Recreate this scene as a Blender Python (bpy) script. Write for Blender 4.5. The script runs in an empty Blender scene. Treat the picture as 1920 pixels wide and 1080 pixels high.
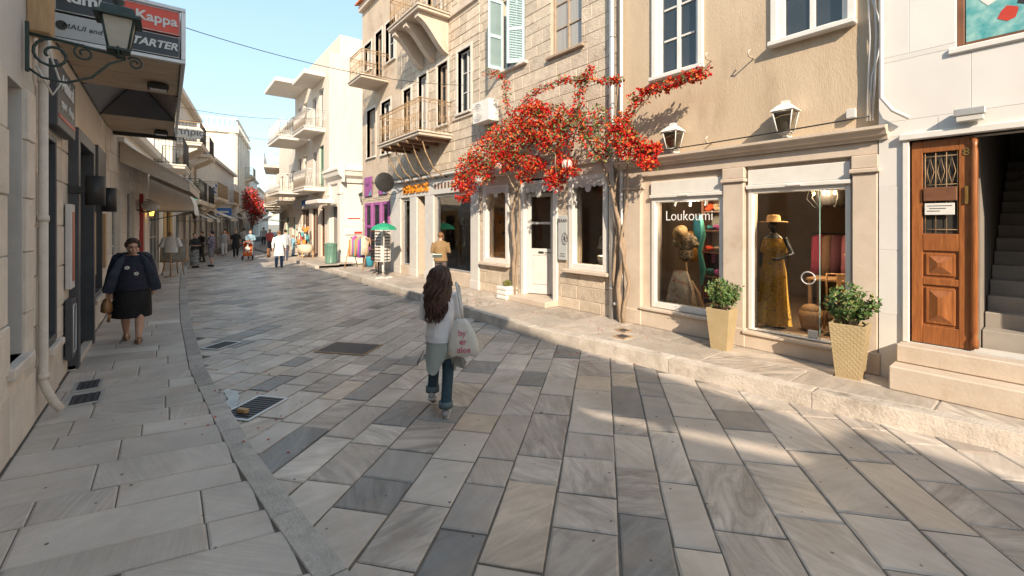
import bpy, bmesh, math, random
from mathutils import Vector, Matrix, noise as mnoise
random.seed(7)
sc = bpy.context.scene
COL = sc.collection
R = math.radians
# ---------------------------------------------------------------- camera
F, HY, CAMZ = 820.0, 419.0, 2.1
TH = R(51.7); SN, CS = math.sin(TH), math.cos(TH)
cam_d = bpy.data.cameras.new('camera'); cam = bpy.data.objects.new('camera', cam_d); COL.objects.link(cam)
cam_d.sensor_width = 36; cam_d.lens = F / 1920 * 36; cam_d.shift_y = -(540 - HY) / 1920
cam_d.clip_start = .05; cam_d.clip_end = 1500
cam.location = (0, 0, CAMZ); cam.rotation_euler = (R(90), 0, TH); sc.camera = cam
# ---------------------------------------------------------------- sky and sun
SUN = Vector((-1.7, 1.0, -1.12)).normalized()          # direction the light travels
el = math.asin(-SUN.z)
w = bpy.data.worlds.new('World'); sc.world = w; w.use_nodes = True
nt = w.node_tree; bg = nt.nodes['Background']
sky = nt.nodes.new('ShaderNodeTexSky'); sky.sky_type = 'NISHITA'; sky.sun_disc = False
sky.sun_elevation = el; sky.sun_rotation = math.atan2(-SUN.x, -SUN.y)
sky.air_density = 1.0; sky.dust_density = .7; sky.ozone_density = 2.0; sky.altitude = 0
hs = nt.nodes.new('ShaderNodeHueSaturation'); hs.inputs['Saturation'].default_value = 1.5; hs.inputs['Value'].default_value = 1.95; hs.inputs['Hue'].default_value = .484
gm = nt.nodes.new('ShaderNodeGamma'); gm.inputs[1].default_value = .38; nt.links.new(sky.outputs[0], gm.inputs[0]); nt.links.new(gm.outputs[0], hs.inputs['Color']); nt.links.new(hs.outputs[0], bg.inputs[0]); bg.inputs[1].default_value = .15
sd = bpy.data.lights.new('sun', 'SUN'); sun = bpy.data.objects.new('sun', sd); COL.objects.link(sun)
sd.energy = 3.4; sd.angle = R(.55); sd.color = (1, .84, .64)
sun.rotation_euler = SUN.to_track_quat('-Z', 'Y').to_euler(); sun.location = (30, -20, 30)
vs = sc.view_settings; vs.view_transform = 'Standard'; vs.look = 'None'; vs.gamma = 1; vs.exposure = 1.17
vs.use_curve_mapping = False
sc.cycles.use_denoising = True; sc.cycles.max_bounces = 7; sc.cycles.diffuse_bounces = 4
sc.cycles.transparent_max_bounces = 12; sc.cycles.caustics_reflective = False; sc.cycles.caustics_refractive = False
sc.cycles.sample_clamp_indirect = 8
# ---------------------------------------------------------------- pixel -> place (distance always from the wall / ground touched)
def ray(px, py):
    a = (px - 960) / F; b = (HY - py) / F
    return (-SN + CS * a, CS + SN * a, b)
def onY(px, py, Y):
    d = ray(px, py); t = Y / d[1]; return (d[0] * t, CAMZ + d[2] * t)
def onX(px, py, X):
    d = ray(px, py); t = X / d[0]; return (d[1] * t, CAMZ + d[2] * t)
def onZ(px, py, z=0):
    d = ray(px, py); t = (z - CAMZ) / d[2]; return (d[0] * t, d[1] * t)
# ---------------------------------------------------------------- mesh builder
class MB:
    def __init__(s): s.v = []; s.f = []; s.m = []; s.t = []; s.sm = []; s.tint = None
    def add(s, vs, fs, m=0, sm=False):
        o = len(s.v); s.v += [tuple(p) for p in vs]
        for f in fs:
            s.f.append([i + o for i in f]); s.m.append(m); s.sm.append(sm); s.t.append(s.tint or (.5, .5, .5, 1))
        return s
    def box(s, x0, x1, y0, y1, z0, z1, m=0, b=0):
        if x1 < x0: x0, x1 = x1, x0
        if y1 < y0: y0, y1 = y1, y0
        if z1 < z0: z0, z1 = z1, z0
        if b <= 0 or min(x1 - x0, y1 - y0, z1 - z0) < 2.2 * b:
            vs = [(x, y, z) for z in (z0, z1) for y in (y0, y1) for x in (x0, x1)]
            return s.add(vs, [(0, 2, 3, 1), (4, 5, 7, 6), (0, 1, 5, 4), (2, 6, 7, 3), (0, 4, 6, 2), (1, 3, 7, 5)], m)
        vs = []; idx = {}
        for i, x in enumerate((x0, x1)):
            for j, y in enumerate((y0, y1)):
                for k, z in enumerate((z0, z1)):
                    sx, sy, sz = (1 - 2 * i), (1 - 2 * j), (1 - 2 * k)
                    for ax, p in enumerate(((x, y + sy * b, z + sz * b), (x + sx * b, y, z + sz * b), (x + sx * b, y + sy * b, z))):
                        idx[(i, j, k, ax)] = len(vs); vs.append(p)
        I = lambda i, j, k, a: idx[(i, j, k, a)]
        fs = []
        for i in (0, 1): fs.append([I(i, 0, 0, 0), I(i, 1, 0, 0), I(i, 1, 1, 0), I(i, 0, 1, 0)])
        for j in (0, 1): fs.append([I(0, j, 0, 1), I(1, j, 0, 1), I(1, j, 1, 1), I(0, j, 1, 1)])
        for k in (0, 1): fs.append([I(0, 0, k, 2), I(1, 0, k, 2), I(1, 1, k, 2), I(0, 1, k, 2)])
        for i in (0, 1):
            for j in (0, 1): fs.append([I(i, j, 0, 0), I(i, j, 1, 0), I(i, j, 1, 1), I(i, j, 0, 1)])
            for k in (0, 1): fs.append([I(i, 0, k, 0), I(i, 1, k, 0), I(i, 1, k, 2), I(i, 0, k, 2)])
        for j in (0, 1):
            for k in (0, 1): fs.append([I(0, j, k, 1), I(1, j, k, 1), I(1, j, k, 2), I(0, j, k, 2)])
        for i in (0, 1):
            for j in (0, 1):
                for k in (0, 1): fs.append([I(i, j, k, 0), I(i, j, k, 1), I(i, j, k, 2)])
        cx, cy, cz = (x0 + x1) / 2, (y0 + y1) / 2, (z0 + z1) / 2      # orient outwards
        out = []
        for f in fs:
            a, b_, c = (Vector(vs[f[n]]) for n in (0, 1, 2)); n = (b_ - a).cross(c - a)
            ctr = sum((Vector(vs[q]) for q in f), Vector()) / len(f) - Vector((cx, cy, cz))
            out.append(f if n.dot(ctr) > 0 else f[::-1])
        return s.add(vs, out, m)
    def prism(s, poly, axis, a, b, m=0):
        n = len(poly)
        def P(p, q): return {'x': (q, p[0], p[1]), 'y': (p[0], q, p[1]), 'z': (p[0], p[1], q)}[axis]
        vs = [P(p, a) for p in poly] + [P(p, b) for p in poly]
        fs = [list(range(n))[::-1], list(range(n, 2 * n))] + [(i, (i + 1) % n, n + (i + 1) % n, n + i) for i in range(n)]
        return s.add(vs, fs, m)
    def loft(s, rings, m=0, cap=True, sm=True, closed=True):
        n = len(rings[0]); vs = [p for r in rings for p in r]; fs = []
        for k in range(len(rings) - 1):
            for i in range(n if closed else n - 1):
                j = (i + 1) % n; fs.append((k * n + i, k * n + j, (k + 1) * n + j, (k + 1) * n + i))
        if cap: fs += [list(range(n))[::-1], [(len(rings) - 1) * n + i for i in range(n)]]
        return s.add(vs, fs, m, sm)
    def tube(s, pts, r, n=8, m=0, cap=True, ell=None):
        pts = [Vector(p) for p in pts]; rr = r if isinstance(r, (list, tuple)) else [r] * len(pts)
        rings = []; up = None
        for i, p in enumerate(pts):
            t = (pts[min(i + 1, len(pts) - 1)] - pts[max(i - 1, 0)])
            if t.length < 1e-9: t = Vector((0, 0, 1))
            t.normalize()
            if up is None: up = Vector((0, 1, 0)) if abs(t.y) < .8 else Vector((1, 0, 0))
            sx = up.cross(t)
            if sx.length < 1e-4: sx = Vector((1, 0, 0)).cross(t)
            sx.normalize(); up = t.cross(sx)
            ra, rb = (rr[i] if isinstance(rr[i], (list, tuple)) else (rr[i], rr[i]))
            rings.append([p + sx * ra * math.cos(2 * math.pi * k / n) + up * rb * math.sin(2 * math.pi * k / n) for k in range(n)])
        return s.loft(rings, m, cap)
    def lathe(s, prof, c=(0, 0, 0), n=16, m=0, sm=True, cap=True):
        rings = [[(c[0] + r * math.cos(2 * math.pi * k / n), c[1] + r * math.sin(2 * math.pi * k / n), c[2] + z) for k in range(n)] for r, z in prof]
        return s.loft(rings, m, cap, sm)
    def ell(s, c, r, n=12, m=0, k=8):
        rings = []
        for i in range(k + 1):
            a = -math.pi / 2 + math.pi * i / k; ca = max(math.cos(a), .02)
            rings.append([(c[0] + r[0] * ca * math.cos(2 * math.pi * j / n), c[1] + r[1] * ca * math.sin(2 * math.pi * j / n), c[2] + r[2] * math.sin(a)) for j in range(n)])
        return s.loft(rings, m)
    def build(s, name, mats, parent=None, kind=None, loc=None, rz=0):
        me = bpy.data.meshes.new(name); me.from_pydata(s.v, [], s.f)
        for mt in (mats if isinstance(mats, (list, tuple)) else [mats]): me.materials.append(mt)
        if s.f:
            me.polygons.foreach_set('material_index', s.m); me.polygons.foreach_set('use_smooth', s.sm)
            at = me.attributes.new('tint', 'FLOAT_COLOR', 'FACE')
            at.data.foreach_set('color', [c for t in s.t for c in t])
        me.update()
        o = bpy.data.objects.new(name, me); COL.objects.link(o)
        if parent is not None: o.parent = parent
        if loc is not None: o.location = loc
        if rz: o.rotation_euler.z = rz
        if kind: o['kind'] = kind
        return o
def tag(o, label, cat, group=None):
    o['label'] = label; o['category'] = cat
    if group: o['group'] = group
    return o
def thing(name, label, cat, loc=(0, 0, 0), rz=0, group=None):
    o = bpy.data.objects.new(name, None); COL.objects.link(o); o.location = loc; o.rotation_euler.z = rz
    o.empty_display_size = .2
    return tag(o, label, cat, group)
def copy_tree(o, parent=None):
    c = o.copy(); COL.objects.link(c); c.parent = parent
    for ch in list(o.children): copy_tree(ch, c)
    return c
# ---------------------------------------------------------------- materials
def N(nt, t, **kw):
    n = nt.nodes.new(t)
    for k, v in kw.items(): setattr(n, k, v)
    return n
MATS = {}
def mat(name, c1, c2=None, rough=.6, scale=3.0, detail=6, bump=0.0, bscale=None, metal=0, spec=.5, tint=0.0, stain=None, stretch=None, emit=None, alpha_noise=None):
    if name in MATS: return MATS[name]
    m = bpy.data.materials.new(name); m.use_nodes = True; MATS[name] = m
    t = m.node_tree; b = t.nodes['Principled BSDF']; L = t.links.new
    b.inputs['Roughness'].default_value = rough; b.inputs['Metallic'].default_value = metal
    b.inputs['Specular IOR Level'].default_value = spec
    if c2 is None: c2 = tuple(min(1, x * 1.18) for x in c1); c1 = tuple(x * .86 for x in c1)
    tc = N(t, 'ShaderNodeTexCoord'); mp = N(t, 'ShaderNodeMapping')
    if stretch: mp.inputs['Scale'].default_value = stretch
    at = N(t, 'ShaderNodeAttribute', attribute_name='tint'); se = N(t, 'ShaderNodeSeparateColor'); L(at.outputs['Color'], se.inputs[0])
    off = N(t, 'ShaderNodeVectorMath', operation='MULTIPLY_ADD'); off.inputs[1].default_value = (37, 53, 71)
    L(at.outputs['Color'], off.inputs[0]); L(tc.outputs['Object'], off.inputs[2])
    L(off.outputs[0], mp.inputs[0])
    n1 = N(t, 'ShaderNodeTexNoise'); n1.inputs['Scale'].default_value = scale; n1.inputs['Detail'].default_value = detail; n1.inputs['Roughness'].default_value = .62
    L(mp.outputs[0], n1.inputs['Vector'])
    rp = N(t, 'ShaderNodeValToRGB'); rp.color_ramp.elements[0].position = .3; rp.color_ramp.elements[1].position = .72
    rp.color_ramp.elements[0].color = (*c1, 1); rp.color_ramp.elements[1].color = (*c2, 1); L(n1.outputs[0], rp.inputs[0])
    cur = rp.outputs[0]
    if stain:                                      # (colour, scale, lo, hi): irregular dirt of its own shape
        n2 = N(t, 'ShaderNodeTexNoise'); n2.inputs['Scale'].default_value = stain[1]; n2.inputs['Detail'].default_value = 8; n2.inputs['Roughness'].default_value = .7
        L(mp.outputs[0], n2.inputs['Vector'])
        mr = N(t, 'ShaderNodeMapRange'); mr.inputs[1].default_value = stain[2]; mr.inputs[2].default_value = stain[3]; L(n2.outputs[0], mr.inputs[0])
        mx = N(t, 'ShaderNodeMix', data_type='RGBA'); L(mr.outputs[0], mx.inputs[0]); L(cur, mx.inputs[6]); mx.inputs[7].default_value = (*stain[0], 1); cur = mx.outputs[2]
    if tint:
        mr = N(t, 'ShaderNodeMapRange'); mr.inputs[3].default_value = 1 - tint; mr.inputs[4].default_value = 1 + tint; L(se.outputs[0], mr.inputs[0])
        mm = N(t, 'ShaderNodeVectorMath', operation='SCALE'); L(cur, mm.inputs[0]); L(mr.outputs[0], mm.inputs['Scale']); cur = mm.outputs[0]
    L(cur, b.inputs['Base Color'])
    if bump:
        n3 = N(t, 'ShaderNodeTexNoise'); n3.inputs['Scale'].default_value = bscale or scale * 6; n3.inputs['Detail'].default_value = 5
        L(mp.outputs[0], n3.inputs['Vector'])
        bp = N(t, 'ShaderNodeBump'); bp.inputs['Strength'].default_value = bump; bp.inputs['Distance'].default_value = .02
        L(n3.outputs[0], bp.inputs['Height']); L(bp.outputs[0], b.inputs['Normal'])
    if emit:
        b.inputs['Emission Color'].default_value = (*emit[0], 1); b.inputs['Emission Strength'].default_value = emit[1]
    return m
def marble(name, dark=.5, pal=None, rough=.5, vein=1.0, vs_=(1.2, 5.5, 1)):
    """paving marble: tone and vein direction from the per-slab tint"""
    m = bpy.data.materials.new(name); m.use_nodes = True; MATS[name] = m
    t = m.node_tree; b = t.nodes['Principled BSDF']; L = t.links.new
    tc = N(t, 'ShaderNodeTexCoord'); at = N(t, 'ShaderNodeAttribute', attribute_name='tint'); se = N(t, 'ShaderNodeSeparateColor'); L(at.outputs['Color'], se.inputs[0])
    off = N(t, 'ShaderNodeVectorMath', operation='MULTIPLY_ADD'); off.inputs[1].default_value = (91, 57, 33)
    L(at.outputs['Color'], off.inputs[0]); L(tc.outputs['Object'], off.inputs[2])
    rot = N(t, 'ShaderNodeVectorRotate', rotation_type='Z_AXIS'); L(off.outputs[0], rot.inputs[0])
    an = N(t, 'ShaderNodeMath', operation='MULTIPLY'); an.inputs[1].default_value = 5.0; L(se.outputs[1], an.inputs[0]); L(an.outputs[0], rot.inputs['Angle'])
    base = N(t, 'ShaderNodeValToRGB'); cr = base.color_ramp; pal = pal or [(0, (.21, .205, .2)), (.075, (.28, .27, .26)), (.12, (.44, .385, .34)), (.5, (.53, .465, .41)), (.9, (.62, .55, .485)), (.95, (.54, .44, .345)), (1, (.56, .46, .37))]
    while len(cr.elements) < len(pal): cr.elements.new(.5)
    for e, (p, c) in zip(cr.elements, pal): e.position = p; e.color = (*c, 1)
    L(se.outputs[0], base.inputs[0])
    mp = N(t, 'ShaderNodeMapping'); mp.inputs['Scale'].default_value = vs_; L(rot.outputs[0], mp.inputs[0])
    n1 = N(t, 'ShaderNodeTexNoise'); n1.inputs['Scale'].default_value = 1.3; n1.inputs['Detail'].default_value = 9; n1.inputs['Roughness'].default_value = .65; n1.inputs['Distortion'].default_value = 1.2
    L(mp.outputs[0], n1.inputs['Vector'])
    vr = N(t, 'ShaderNodeMapRange'); vr.inputs[1].default_value = .36; vr.inputs[2].default_value = .66; vr.inputs[3].default_value = .55; vr.inputs[4].default_value = 1.18; L(n1.outputs[0], vr.inputs[0])
    ve = N(t, 'ShaderNodeMath', operation='POWER'); L(se.outputs[2], ve.inputs[0]); ve.inputs[1].default_value = 1.6
    vm = N(t, 'ShaderNodeMath', operation='MULTIPLY_ADD', use_clamp=True); L(ve.outputs[0], vm.inputs[0]); vm.inputs[1].default_value = .9 * vein; vm.inputs[2].default_value = .22 * vein
    vx = N(t, 'ShaderNodeMix', data_type='FLOAT'); L(vm.outputs[0], vx.inputs[0]); vx.inputs[2].default_value = 1.0; L(vr.outputs[0], vx.inputs[3])
    s1 = N(t, 'ShaderNodeVectorMath', operation='SCALE'); L(base.outputs[0], s1.inputs[0]); L(vx.outputs[0], s1.inputs['Scale'])
    n2 = N(t, 'ShaderNodeTexNoise'); n2.inputs['Scale'].default_value = 2.2; n2.inputs['Detail'].default_value = 7; L(rot.outputs[0], n2.inputs['Vector'])
    wr = N(t, 'ShaderNodeMapRange'); wr.inputs[1].default_value = .5; wr.inputs[2].default_value = .75; wr.inputs[4].default_value = .55; L(n2.outputs[0], wr.inputs[0])
    mx = N(t, 'ShaderNodeMix', data_type='RGBA'); L(wr.outputs[0], mx.inputs[0]); L(s1.outputs[0], mx.inputs[6]); mx.inputs[7].default_value = (.40, .31, .24, 1)
    # trodden-in gum and tar spots
    vo = N(t, 'ShaderNodeTexVoronoi', voronoi_dimensions='2D'); vo.inputs['Scale'].default_value = 2.6; L(tc.outputs['Object'], vo.inputs['Vector'])
    nd = N(t, 'ShaderNodeTexNoise'); nd.inputs['Scale'].default_value = 30; L(tc.outputs['Object'], nd.inputs['Vector'])
    ad = N(t, 'ShaderNodeMath', operation='MULTIPLY_ADD'); ad.inputs[1].default_value = .09; L(nd.outputs[0], ad.inputs[0]); L(vo.outputs['Distance'], ad.inputs[2])
    lt = N(t, 'ShaderNodeMapRange'); lt.inputs[1].default_value = .075; lt.inputs[2].default_value = .06; L(ad.outputs[0], lt.inputs[0])
    sp = N(t, 'ShaderNodeSeparateColor'); L(vo.outputs['Color'], sp.inputs[0])
    gt = N(t, 'ShaderNodeMath', operation='GREATER_THAN'); gt.inputs[1].default_value = .5; L(sp.outputs[0], gt.inputs[0])
    mu = N(t, 'ShaderNodeMath', operation='MULTIPLY'); L(lt.outputs[0], mu.inputs[0]); L(gt.outputs[0], mu.inputs[1])
    mu2 = N(t, 'ShaderNodeMath', operation='MULTIPLY'); mu2.inputs[1].default_value = .85; L(mu.outputs[0], mu2.inputs[0])
    m2 = N(t, 'ShaderNodeMix', data_type='RGBA'); L(mu2.outputs[0], m2.inputs[0]); L(mx.outputs[2], m2.inputs[6]); m2.inputs[7].default_value = (.035, .033, .032, 1)
    gd = N(t, 'ShaderNodeTexNoise'); gd.inputs['Scale'].default_value = .85; gd.inputs['Detail'].default_value = 8; gd.inputs['Roughness'].default_value = .68; L(tc.outputs['Object'], gd.inputs['Vector'])
    gr = N(t, 'ShaderNodeMapRange'); gr.inputs[1].default_value = .3; gr.inputs[2].default_value = .65; gr.inputs[3].default_value = .72; gr.inputs[4].default_value = 1.06; L(gd.outputs[0], gr.inputs[0])
    gs = N(t, 'ShaderNodeVectorMath', operation='SCALE'); L(m2.outputs[2], gs.inputs[0]); L(gr.outputs[0], gs.inputs['Scale'])
    L(gs.outputs[0], b.inputs['Base Color'])
    rr = N(t, 'ShaderNodeMapRange'); rr.inputs[3].default_value = rough - .12; rr.inputs[4].default_value = rough + .2; L(n2.outputs[0], rr.inputs[0]); L(rr.outputs[0], b.inputs['Roughness'])
    b.inputs['Specular IOR Level'].default_value = .4
    n3 = N(t, 'ShaderNodeTexNoise'); n3.inputs['Scale'].default_value = 28; n3.inputs['Detail'].default_value = 6; L(tc.outputs['Object'], n3.inputs['Vector'])
    bp = N(t, 'ShaderNodeBump'); bp.inputs['Strength'].default_value = .25; bp.inputs['Distance'].default_value = .01; L(n3.outputs[0], bp.inputs['Height']); L(bp.outputs[0], b.inputs['Normal'])
    return m
def glass(name, tint=(.92, .95, .94), refl=1.0):
    m = bpy.data.materials.new(name); m.use_nodes = True; t = m.node_tree; L = t.links.new
    for n in list(t.nodes):
        if n.type != 'OUTPUT_MATERIAL': t.nodes.remove(n)
    out = t.nodes['Material Output']; tr = N(t, 'ShaderNodeBsdfTransparent'); tr.inputs[0].default_value = (*tint, 1)
    gl = N(t, 'ShaderNodeBsdfGlossy'); gl.inputs['Roughness'].default_value = .015
    fr = N(t, 'ShaderNodeFresnel'); fr.inputs[0].default_value = 1.5
    mu = N(t, 'ShaderNodeMath', operation='MULTIPLY'); mu.inputs[1].default_value = 1.7 * refl; mu.use_clamp = True; L(fr.outputs[0], mu.inputs[0])
    mx = N(t, 'ShaderNodeMixShader'); L(mu.outputs[0], mx.inputs[0]); L(tr.outputs[0], mx.inputs[1]); L(gl.outputs[0], mx.inputs[2]); L(mx.outputs[0], out.inputs[0])
    MATS[name] = m; return m
def plain(name, c, rough=.6, **k): return mat(name, c, rough=rough, **k)
M = dict(
    road=marble('road_marble', rough=.4),
    pave=marble('pavement_stone', pal=[(0, (.49, .44, .395)), (.5, (.54, .485, .44)), (.93, (.58, .525, .475)), (1, (.68, .64, .59))], rough=.6, vein=.45, vs_=(1.0, 26, 1)),
    walk=marble('sidewalk_marble', pal=[(0, (.43, .375, .32)), (.5, (.5, .435, .375)), (1, (.57, .5, .43))], rough=.55),
    grout=mat('grout', (.11, .096, .082), (.18, .16, .14), .95, 14, bump=.4),
    ground=mat('earth', (.28, .25, .2), rough=.95, scale=.2),
    kerb=mat('kerb_stone', (.40, .35, .30), (.60, .54, .48), .8, 5, bump=.5, bscale=40, tint=.14, stain=((.16, .13, .10), 2.2, .55, .75)),
    kerb_grey=mat('grey_kerb_stone', (.33, .31, .285), (.50, .47, .435), .8, 6, bump=.8, bscale=55, tint=.16, stain=((.16, .145, .13), 3, .56, .75)),
    plaster=mat('beige_plaster', (.48, .375, .265), (.56, .445, .32), .85, 1.3, bump=.3, bscale=45, stain=((.38, .285, .195), 1.5, .52, .78), stretch=(1.6, 1, .45)),
    white=mat('white_plaster', (.66, .61, .55), (.74, .69, .63), .8, 1.6, bump=.12, bscale=50, stain=((.5, .44, .37), 1.4, .58, .85), stretch=(2, 2, .5)),
    creamy=mat('creamy_render', (.6, .53, .45), (.68, .61, .53), .8, 1.6, bump=.12, bscale=50, stain=((.46, .39, .31), 1.4, .58, .85), stretch=(2, 2, .5)),
    cream=mat('cream_plaster', (.68, .60, .50), (.76, .69, .60), .85, 1.5, bump=.15, bscale=40, stain=((.5, .42, .33), 1.2, .55, .85)),
    greywall=mat('grey_plaster', (.50, .47, .44), (.6, .57, .53), .85, 1.5, bump=.15, bscale=40, stain=((.36, .33, .3), 1.0, .55, .85)),
    panel=mat('white_marble_cladding', (.64, .615, .59), (.72, .70, .675), .35, 1.1, tint=.035, detail=9),
    stone=mat('ashlar_stone', (.44, .36, .28), (.60, .51, .41), .9, 5, bump=.7, bscale=26, tint=.11, stain=((.27, .215, .165), 3.2, .58, .8)),
    stone2=mat('pale_block', (.54, .485, .425), (.67, .61, .545), .85, 4, bump=.4, bscale=30, tint=.1, stain=((.42, .36, .3), 2.0, .6, .85)),
    mortar=mat('mortar', (.44, .365, .29), (.53, .45, .365), .95, 8, bump=.4),
    trim=mat('pale_marble_trim', (.50, .41, .33), (.62, .525, .435), .6, 2.4, detail=9, bump=.15, bscale=30, stain=((.43, .32, .22), 2.0, .58, .8)),
    wpaint=mat('white_paint', (.64, .62, .585), (.72, .70, .67), .5, 5, bump=.05),
    lgrey=mat('light_grey_paint', (.54, .52, .50), (.62, .60, .58), .55, 4, bump=.05),
    dgrey=mat('anthracite_paint', (.045, .05, .06), (.065, .07, .08), .5, 4),
    black=mat('black_metal', (.014, .014, .015), (.03, .03, .03), .5, 6),
    iron=mat('rusty_iron', (.22, .13, .07), (.48, .33, .18), .75, 9, bump=.2),
    green=mat('dark_green_iron', (.012, .03, .028), (.03, .055, .05), .5, 8, bump=.1),
    steel=mat('galvanised_steel', (.5, .5, .5), (.62, .62, .62), .42, 6, metal=.6),
    wood=mat('varnished_door_wood', (.2, .066, .02), (.37, .135, .042), .32, 5, stretch=(9, 9, .8), detail=8),
    wood2=mat('pale_wood', (.38, .23, .11), (.52, .34, .18), .6, 5, stretch=(8, 8, .8)),
    brass=mat('brass', (.62, .42, .14), (.75, .55, .22), .3, 8, metal=1),
    tile=mat('roof_tile', (.42, .15, .06), (.6, .25, .11), .85, 6, bump=.4, tint=.2),
    blue=mat('light_blue_paint', (.42, .56, .58), (.5, .64, .65), .55, 5, bump=.08),
    gshut=mat('green_shutter', (.05, .18, .12), (.08, .24, .17), .55, 5),
    brown=mat('brown_wood', (.12, .05, .025), (.2, .085, .04), .5, 6),
    purple=mat('purple_paint', (.27, .075, .25), (.36, .11, .33), .5, 4),
    red=mat('red_paint', (.36, .03, .03), (.46, .05, .04), .5, 4),
    awn=mat('beige_canvas', (.46, .39, .32), (.54, .47, .39), .9, 6, bump=.15, bscale=60),
    awnw=mat('cream_canvas', (.62, .57, .51), (.7, .66, .6), .9, 6, bump=.1, bscale=60),
    dark=mat('dark_interior', (.03, .026, .022), rough=.8),
    room=mat('shop_wall', (.22, .175, .14), rough=.85), roomfloor=mat('shop_floor', (.34, .25, .17), rough=.35, stretch=(1, 8, 1)),
    pane=mat('window_glass', (.022, .026, .03), (.04, .046, .05), .06, 1.5, spec=.9),
    curtain=mat('curtained_pane', (.30, .28, .25), (.42, .39, .36), .12, 2.5, stretch=(14, 1, .3), spec=.8),
    leaf=mat('leaf', (.045, .10, .022), (.11, .19, .05), .55, 30, tint=.4), leaf2=mat('olive_leaf', (.13, .15, .035), (.24, .23, .07), .55, 30, tint=.35),
    petal=mat('red_bract', (.34, .006, .008), (.54, .018, .012), .7, 12, tint=.35, spec=.15), petal2=mat('pink_bract', (.55, .06, .12), (.72, .16, .2), .6, 12, tint=.3),
    bark=mat('bark', (.24, .17, .115), (.42, .32, .23), .9, 18, bump=.6, stretch=(1, 1, .25)),
    wicker=mat('woven_planter', (.40, .305, .17), (.46, .36, .21), .75, 6),
    skin=mat('skin', (.50, .29, .20), (.60, .36, .26), .5, 8), 
    )
M['glass'] = glass('shop_glass'); M['lampglass'] = glass('lamp_glass', (.75, .74, .68), 1.2)
def lit(name, c, e): return mat(name, c, rough=.5, emit=(c, e))
M['bulb'] = lit('warm_bulb', (1, .62, .22), 6)
# ---------------------------------------------------------------- the setting: ground, road, pavements, kerbs
def struct(o): o['kind'] = 'structure'; return o
def lerp_y(pl, x):
    pl = sorted(pl)
    if x <= pl[0][0]: (x0, y0), (x1, y1) = pl[0], pl[1]
    elif x >= pl[-1][0]: (x0, y0), (x1, y1) = pl[-2], pl[-1]
    else:
        for k in range(len(pl) - 1):
            if pl[k][0] <= x <= pl[k + 1][0]: (x0, y0), (x1, y1) = pl[k], pl[k + 1]; break
    return y0 + (y1 - y0) * (x - x0) / (x1 - x0)
KR = [(9, 6.2), (1.5, 6.15)] + [onZ(*p, 0) for p in ((1920, 855), (1460, 752), (1100, 658), (1000, 635), (874, 594), (791, 566))] + [(-18.9, 5.38), (-40, 5.5), (-57, 8.6), (-90, 15.5)]
KL = [(9, 1.0), (1.5, .95)] + [onZ(*p, .12) for p in ((660, 1075), (500, 880), (385, 690), (358, 600), (350, 545))] + [(-22, .62), (-28.8, .95), (-34, 2.55), (-46, 5.2), (-75, 11.4), (-90, 14.6)]
WL = [(30, -1.05), (-13.0, -1.05), (-22.6, -.2), (-34, 1.55), (-46, 4.1), (-75, 10.3), (-90, 13.5)]
def ykr(x): return lerp_y(KR, x)
def ykl(x): return lerp_y(KL, x)
def ywl(x): return lerp_y(WL, x)
g = MB(); g.box(-700, 700, -700, 700, -.5, -.045); struct(g.build('ground', M['ground']))
road = MB()
xs = [9, 6, 3, 1.5, 0, -2, -4, -6, -8, -10, -13, -16, -19, -24, -29, -34, -40, -46, -57, -75, -90]
road.add([(x, ykl(x) - .1, -.012) for x in xs] + [(x, ykr(x) + 2.0, -.012) for x in xs], [(i, i + 1, len(xs) + i + 1, len(xs) + i)[::-1] for i in range(len(xs) - 1)])
ROAD = struct(road.build('road', M['grout']))
def slab(mb, poly, z0, z1, ch=.008, tint=None):
    """one paving slab with a worn, chamfered rim"""
    cx = sum(p[0] for p in poly) / len(poly); cy = sum(p[1] for p in poly) / len(poly); n = len(poly)
    a = 0.5 * sum(poly[i][0] * poly[(i + 1) % n][1] - poly[(i + 1) % n][0] * poly[i][1] for i in range(n))
    if a < 0: poly = poly[::-1]
    mb.tint = tint
    sx, sy = random.uniform(-.003, .003), random.uniform(-.003, .003)
    def ins(p, d):
        l = math.hypot(p[0] - cx, p[1] - cy) or 1; return (p[0] - (p[0] - cx) / l * d * 1.4, p[1] - (p[1] - cy) / l * d * 1.4)
    def zt(p, z): return z + (p[0] - cx) * sx + (p[1] - cy) * sy
    vs = [(p[0], p[1], z0) for p in poly] + [(p[0], p[1], zt(p, z1 - ch * .6)) for p in poly] + [(*ins(p, ch), zt(p, z1)) for p in poly]
    fs = [[2 * n + i for i in range(n)]]
    for i in range(n):
        j = (i + 1) % n; fs += [(i, j, n + j, n + i), (n + i, n + j, 2 * n + j, 2 * n + i)]
    mb.add(vs, fs, 0); mb.tint = None
def tint(): return (random.random(), random.random(), random.random(), 1)
def place_slabs(lst, mat_, parent, name, z1s, limit):
    lst.sort(key=lambda p: (sum(q[0] for q in p) ** 2 + sum(q[1] for q in p) ** 2) / len(p) ** 2)
    rest = MB()
    for k, poly in enumerate(lst):
        z1 = z1s + random.uniform(-.002, .0025)
        if k < limit:
            mb = MB(); slab(mb, poly, z1s - .03, z1, random.uniform(.007, .014), tint()); mb.build(name, mat_, parent)
        else: slab(rest, poly, z1s - .03, z1, .006, tint())
    if rest.f: rest.build(name + '_mass', mat_, parent, kind='stuff')
def seen(x, y, m=.12):
    dx, dy = x, y; dep = -SN * dx + CS * dy
    if dep < .8: return False
    a = (CS * dx + SN * dy) / dep; return abs(a) < 1.171 + m and (CAMZ / dep) < (1080 - HY) / F + .2
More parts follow.
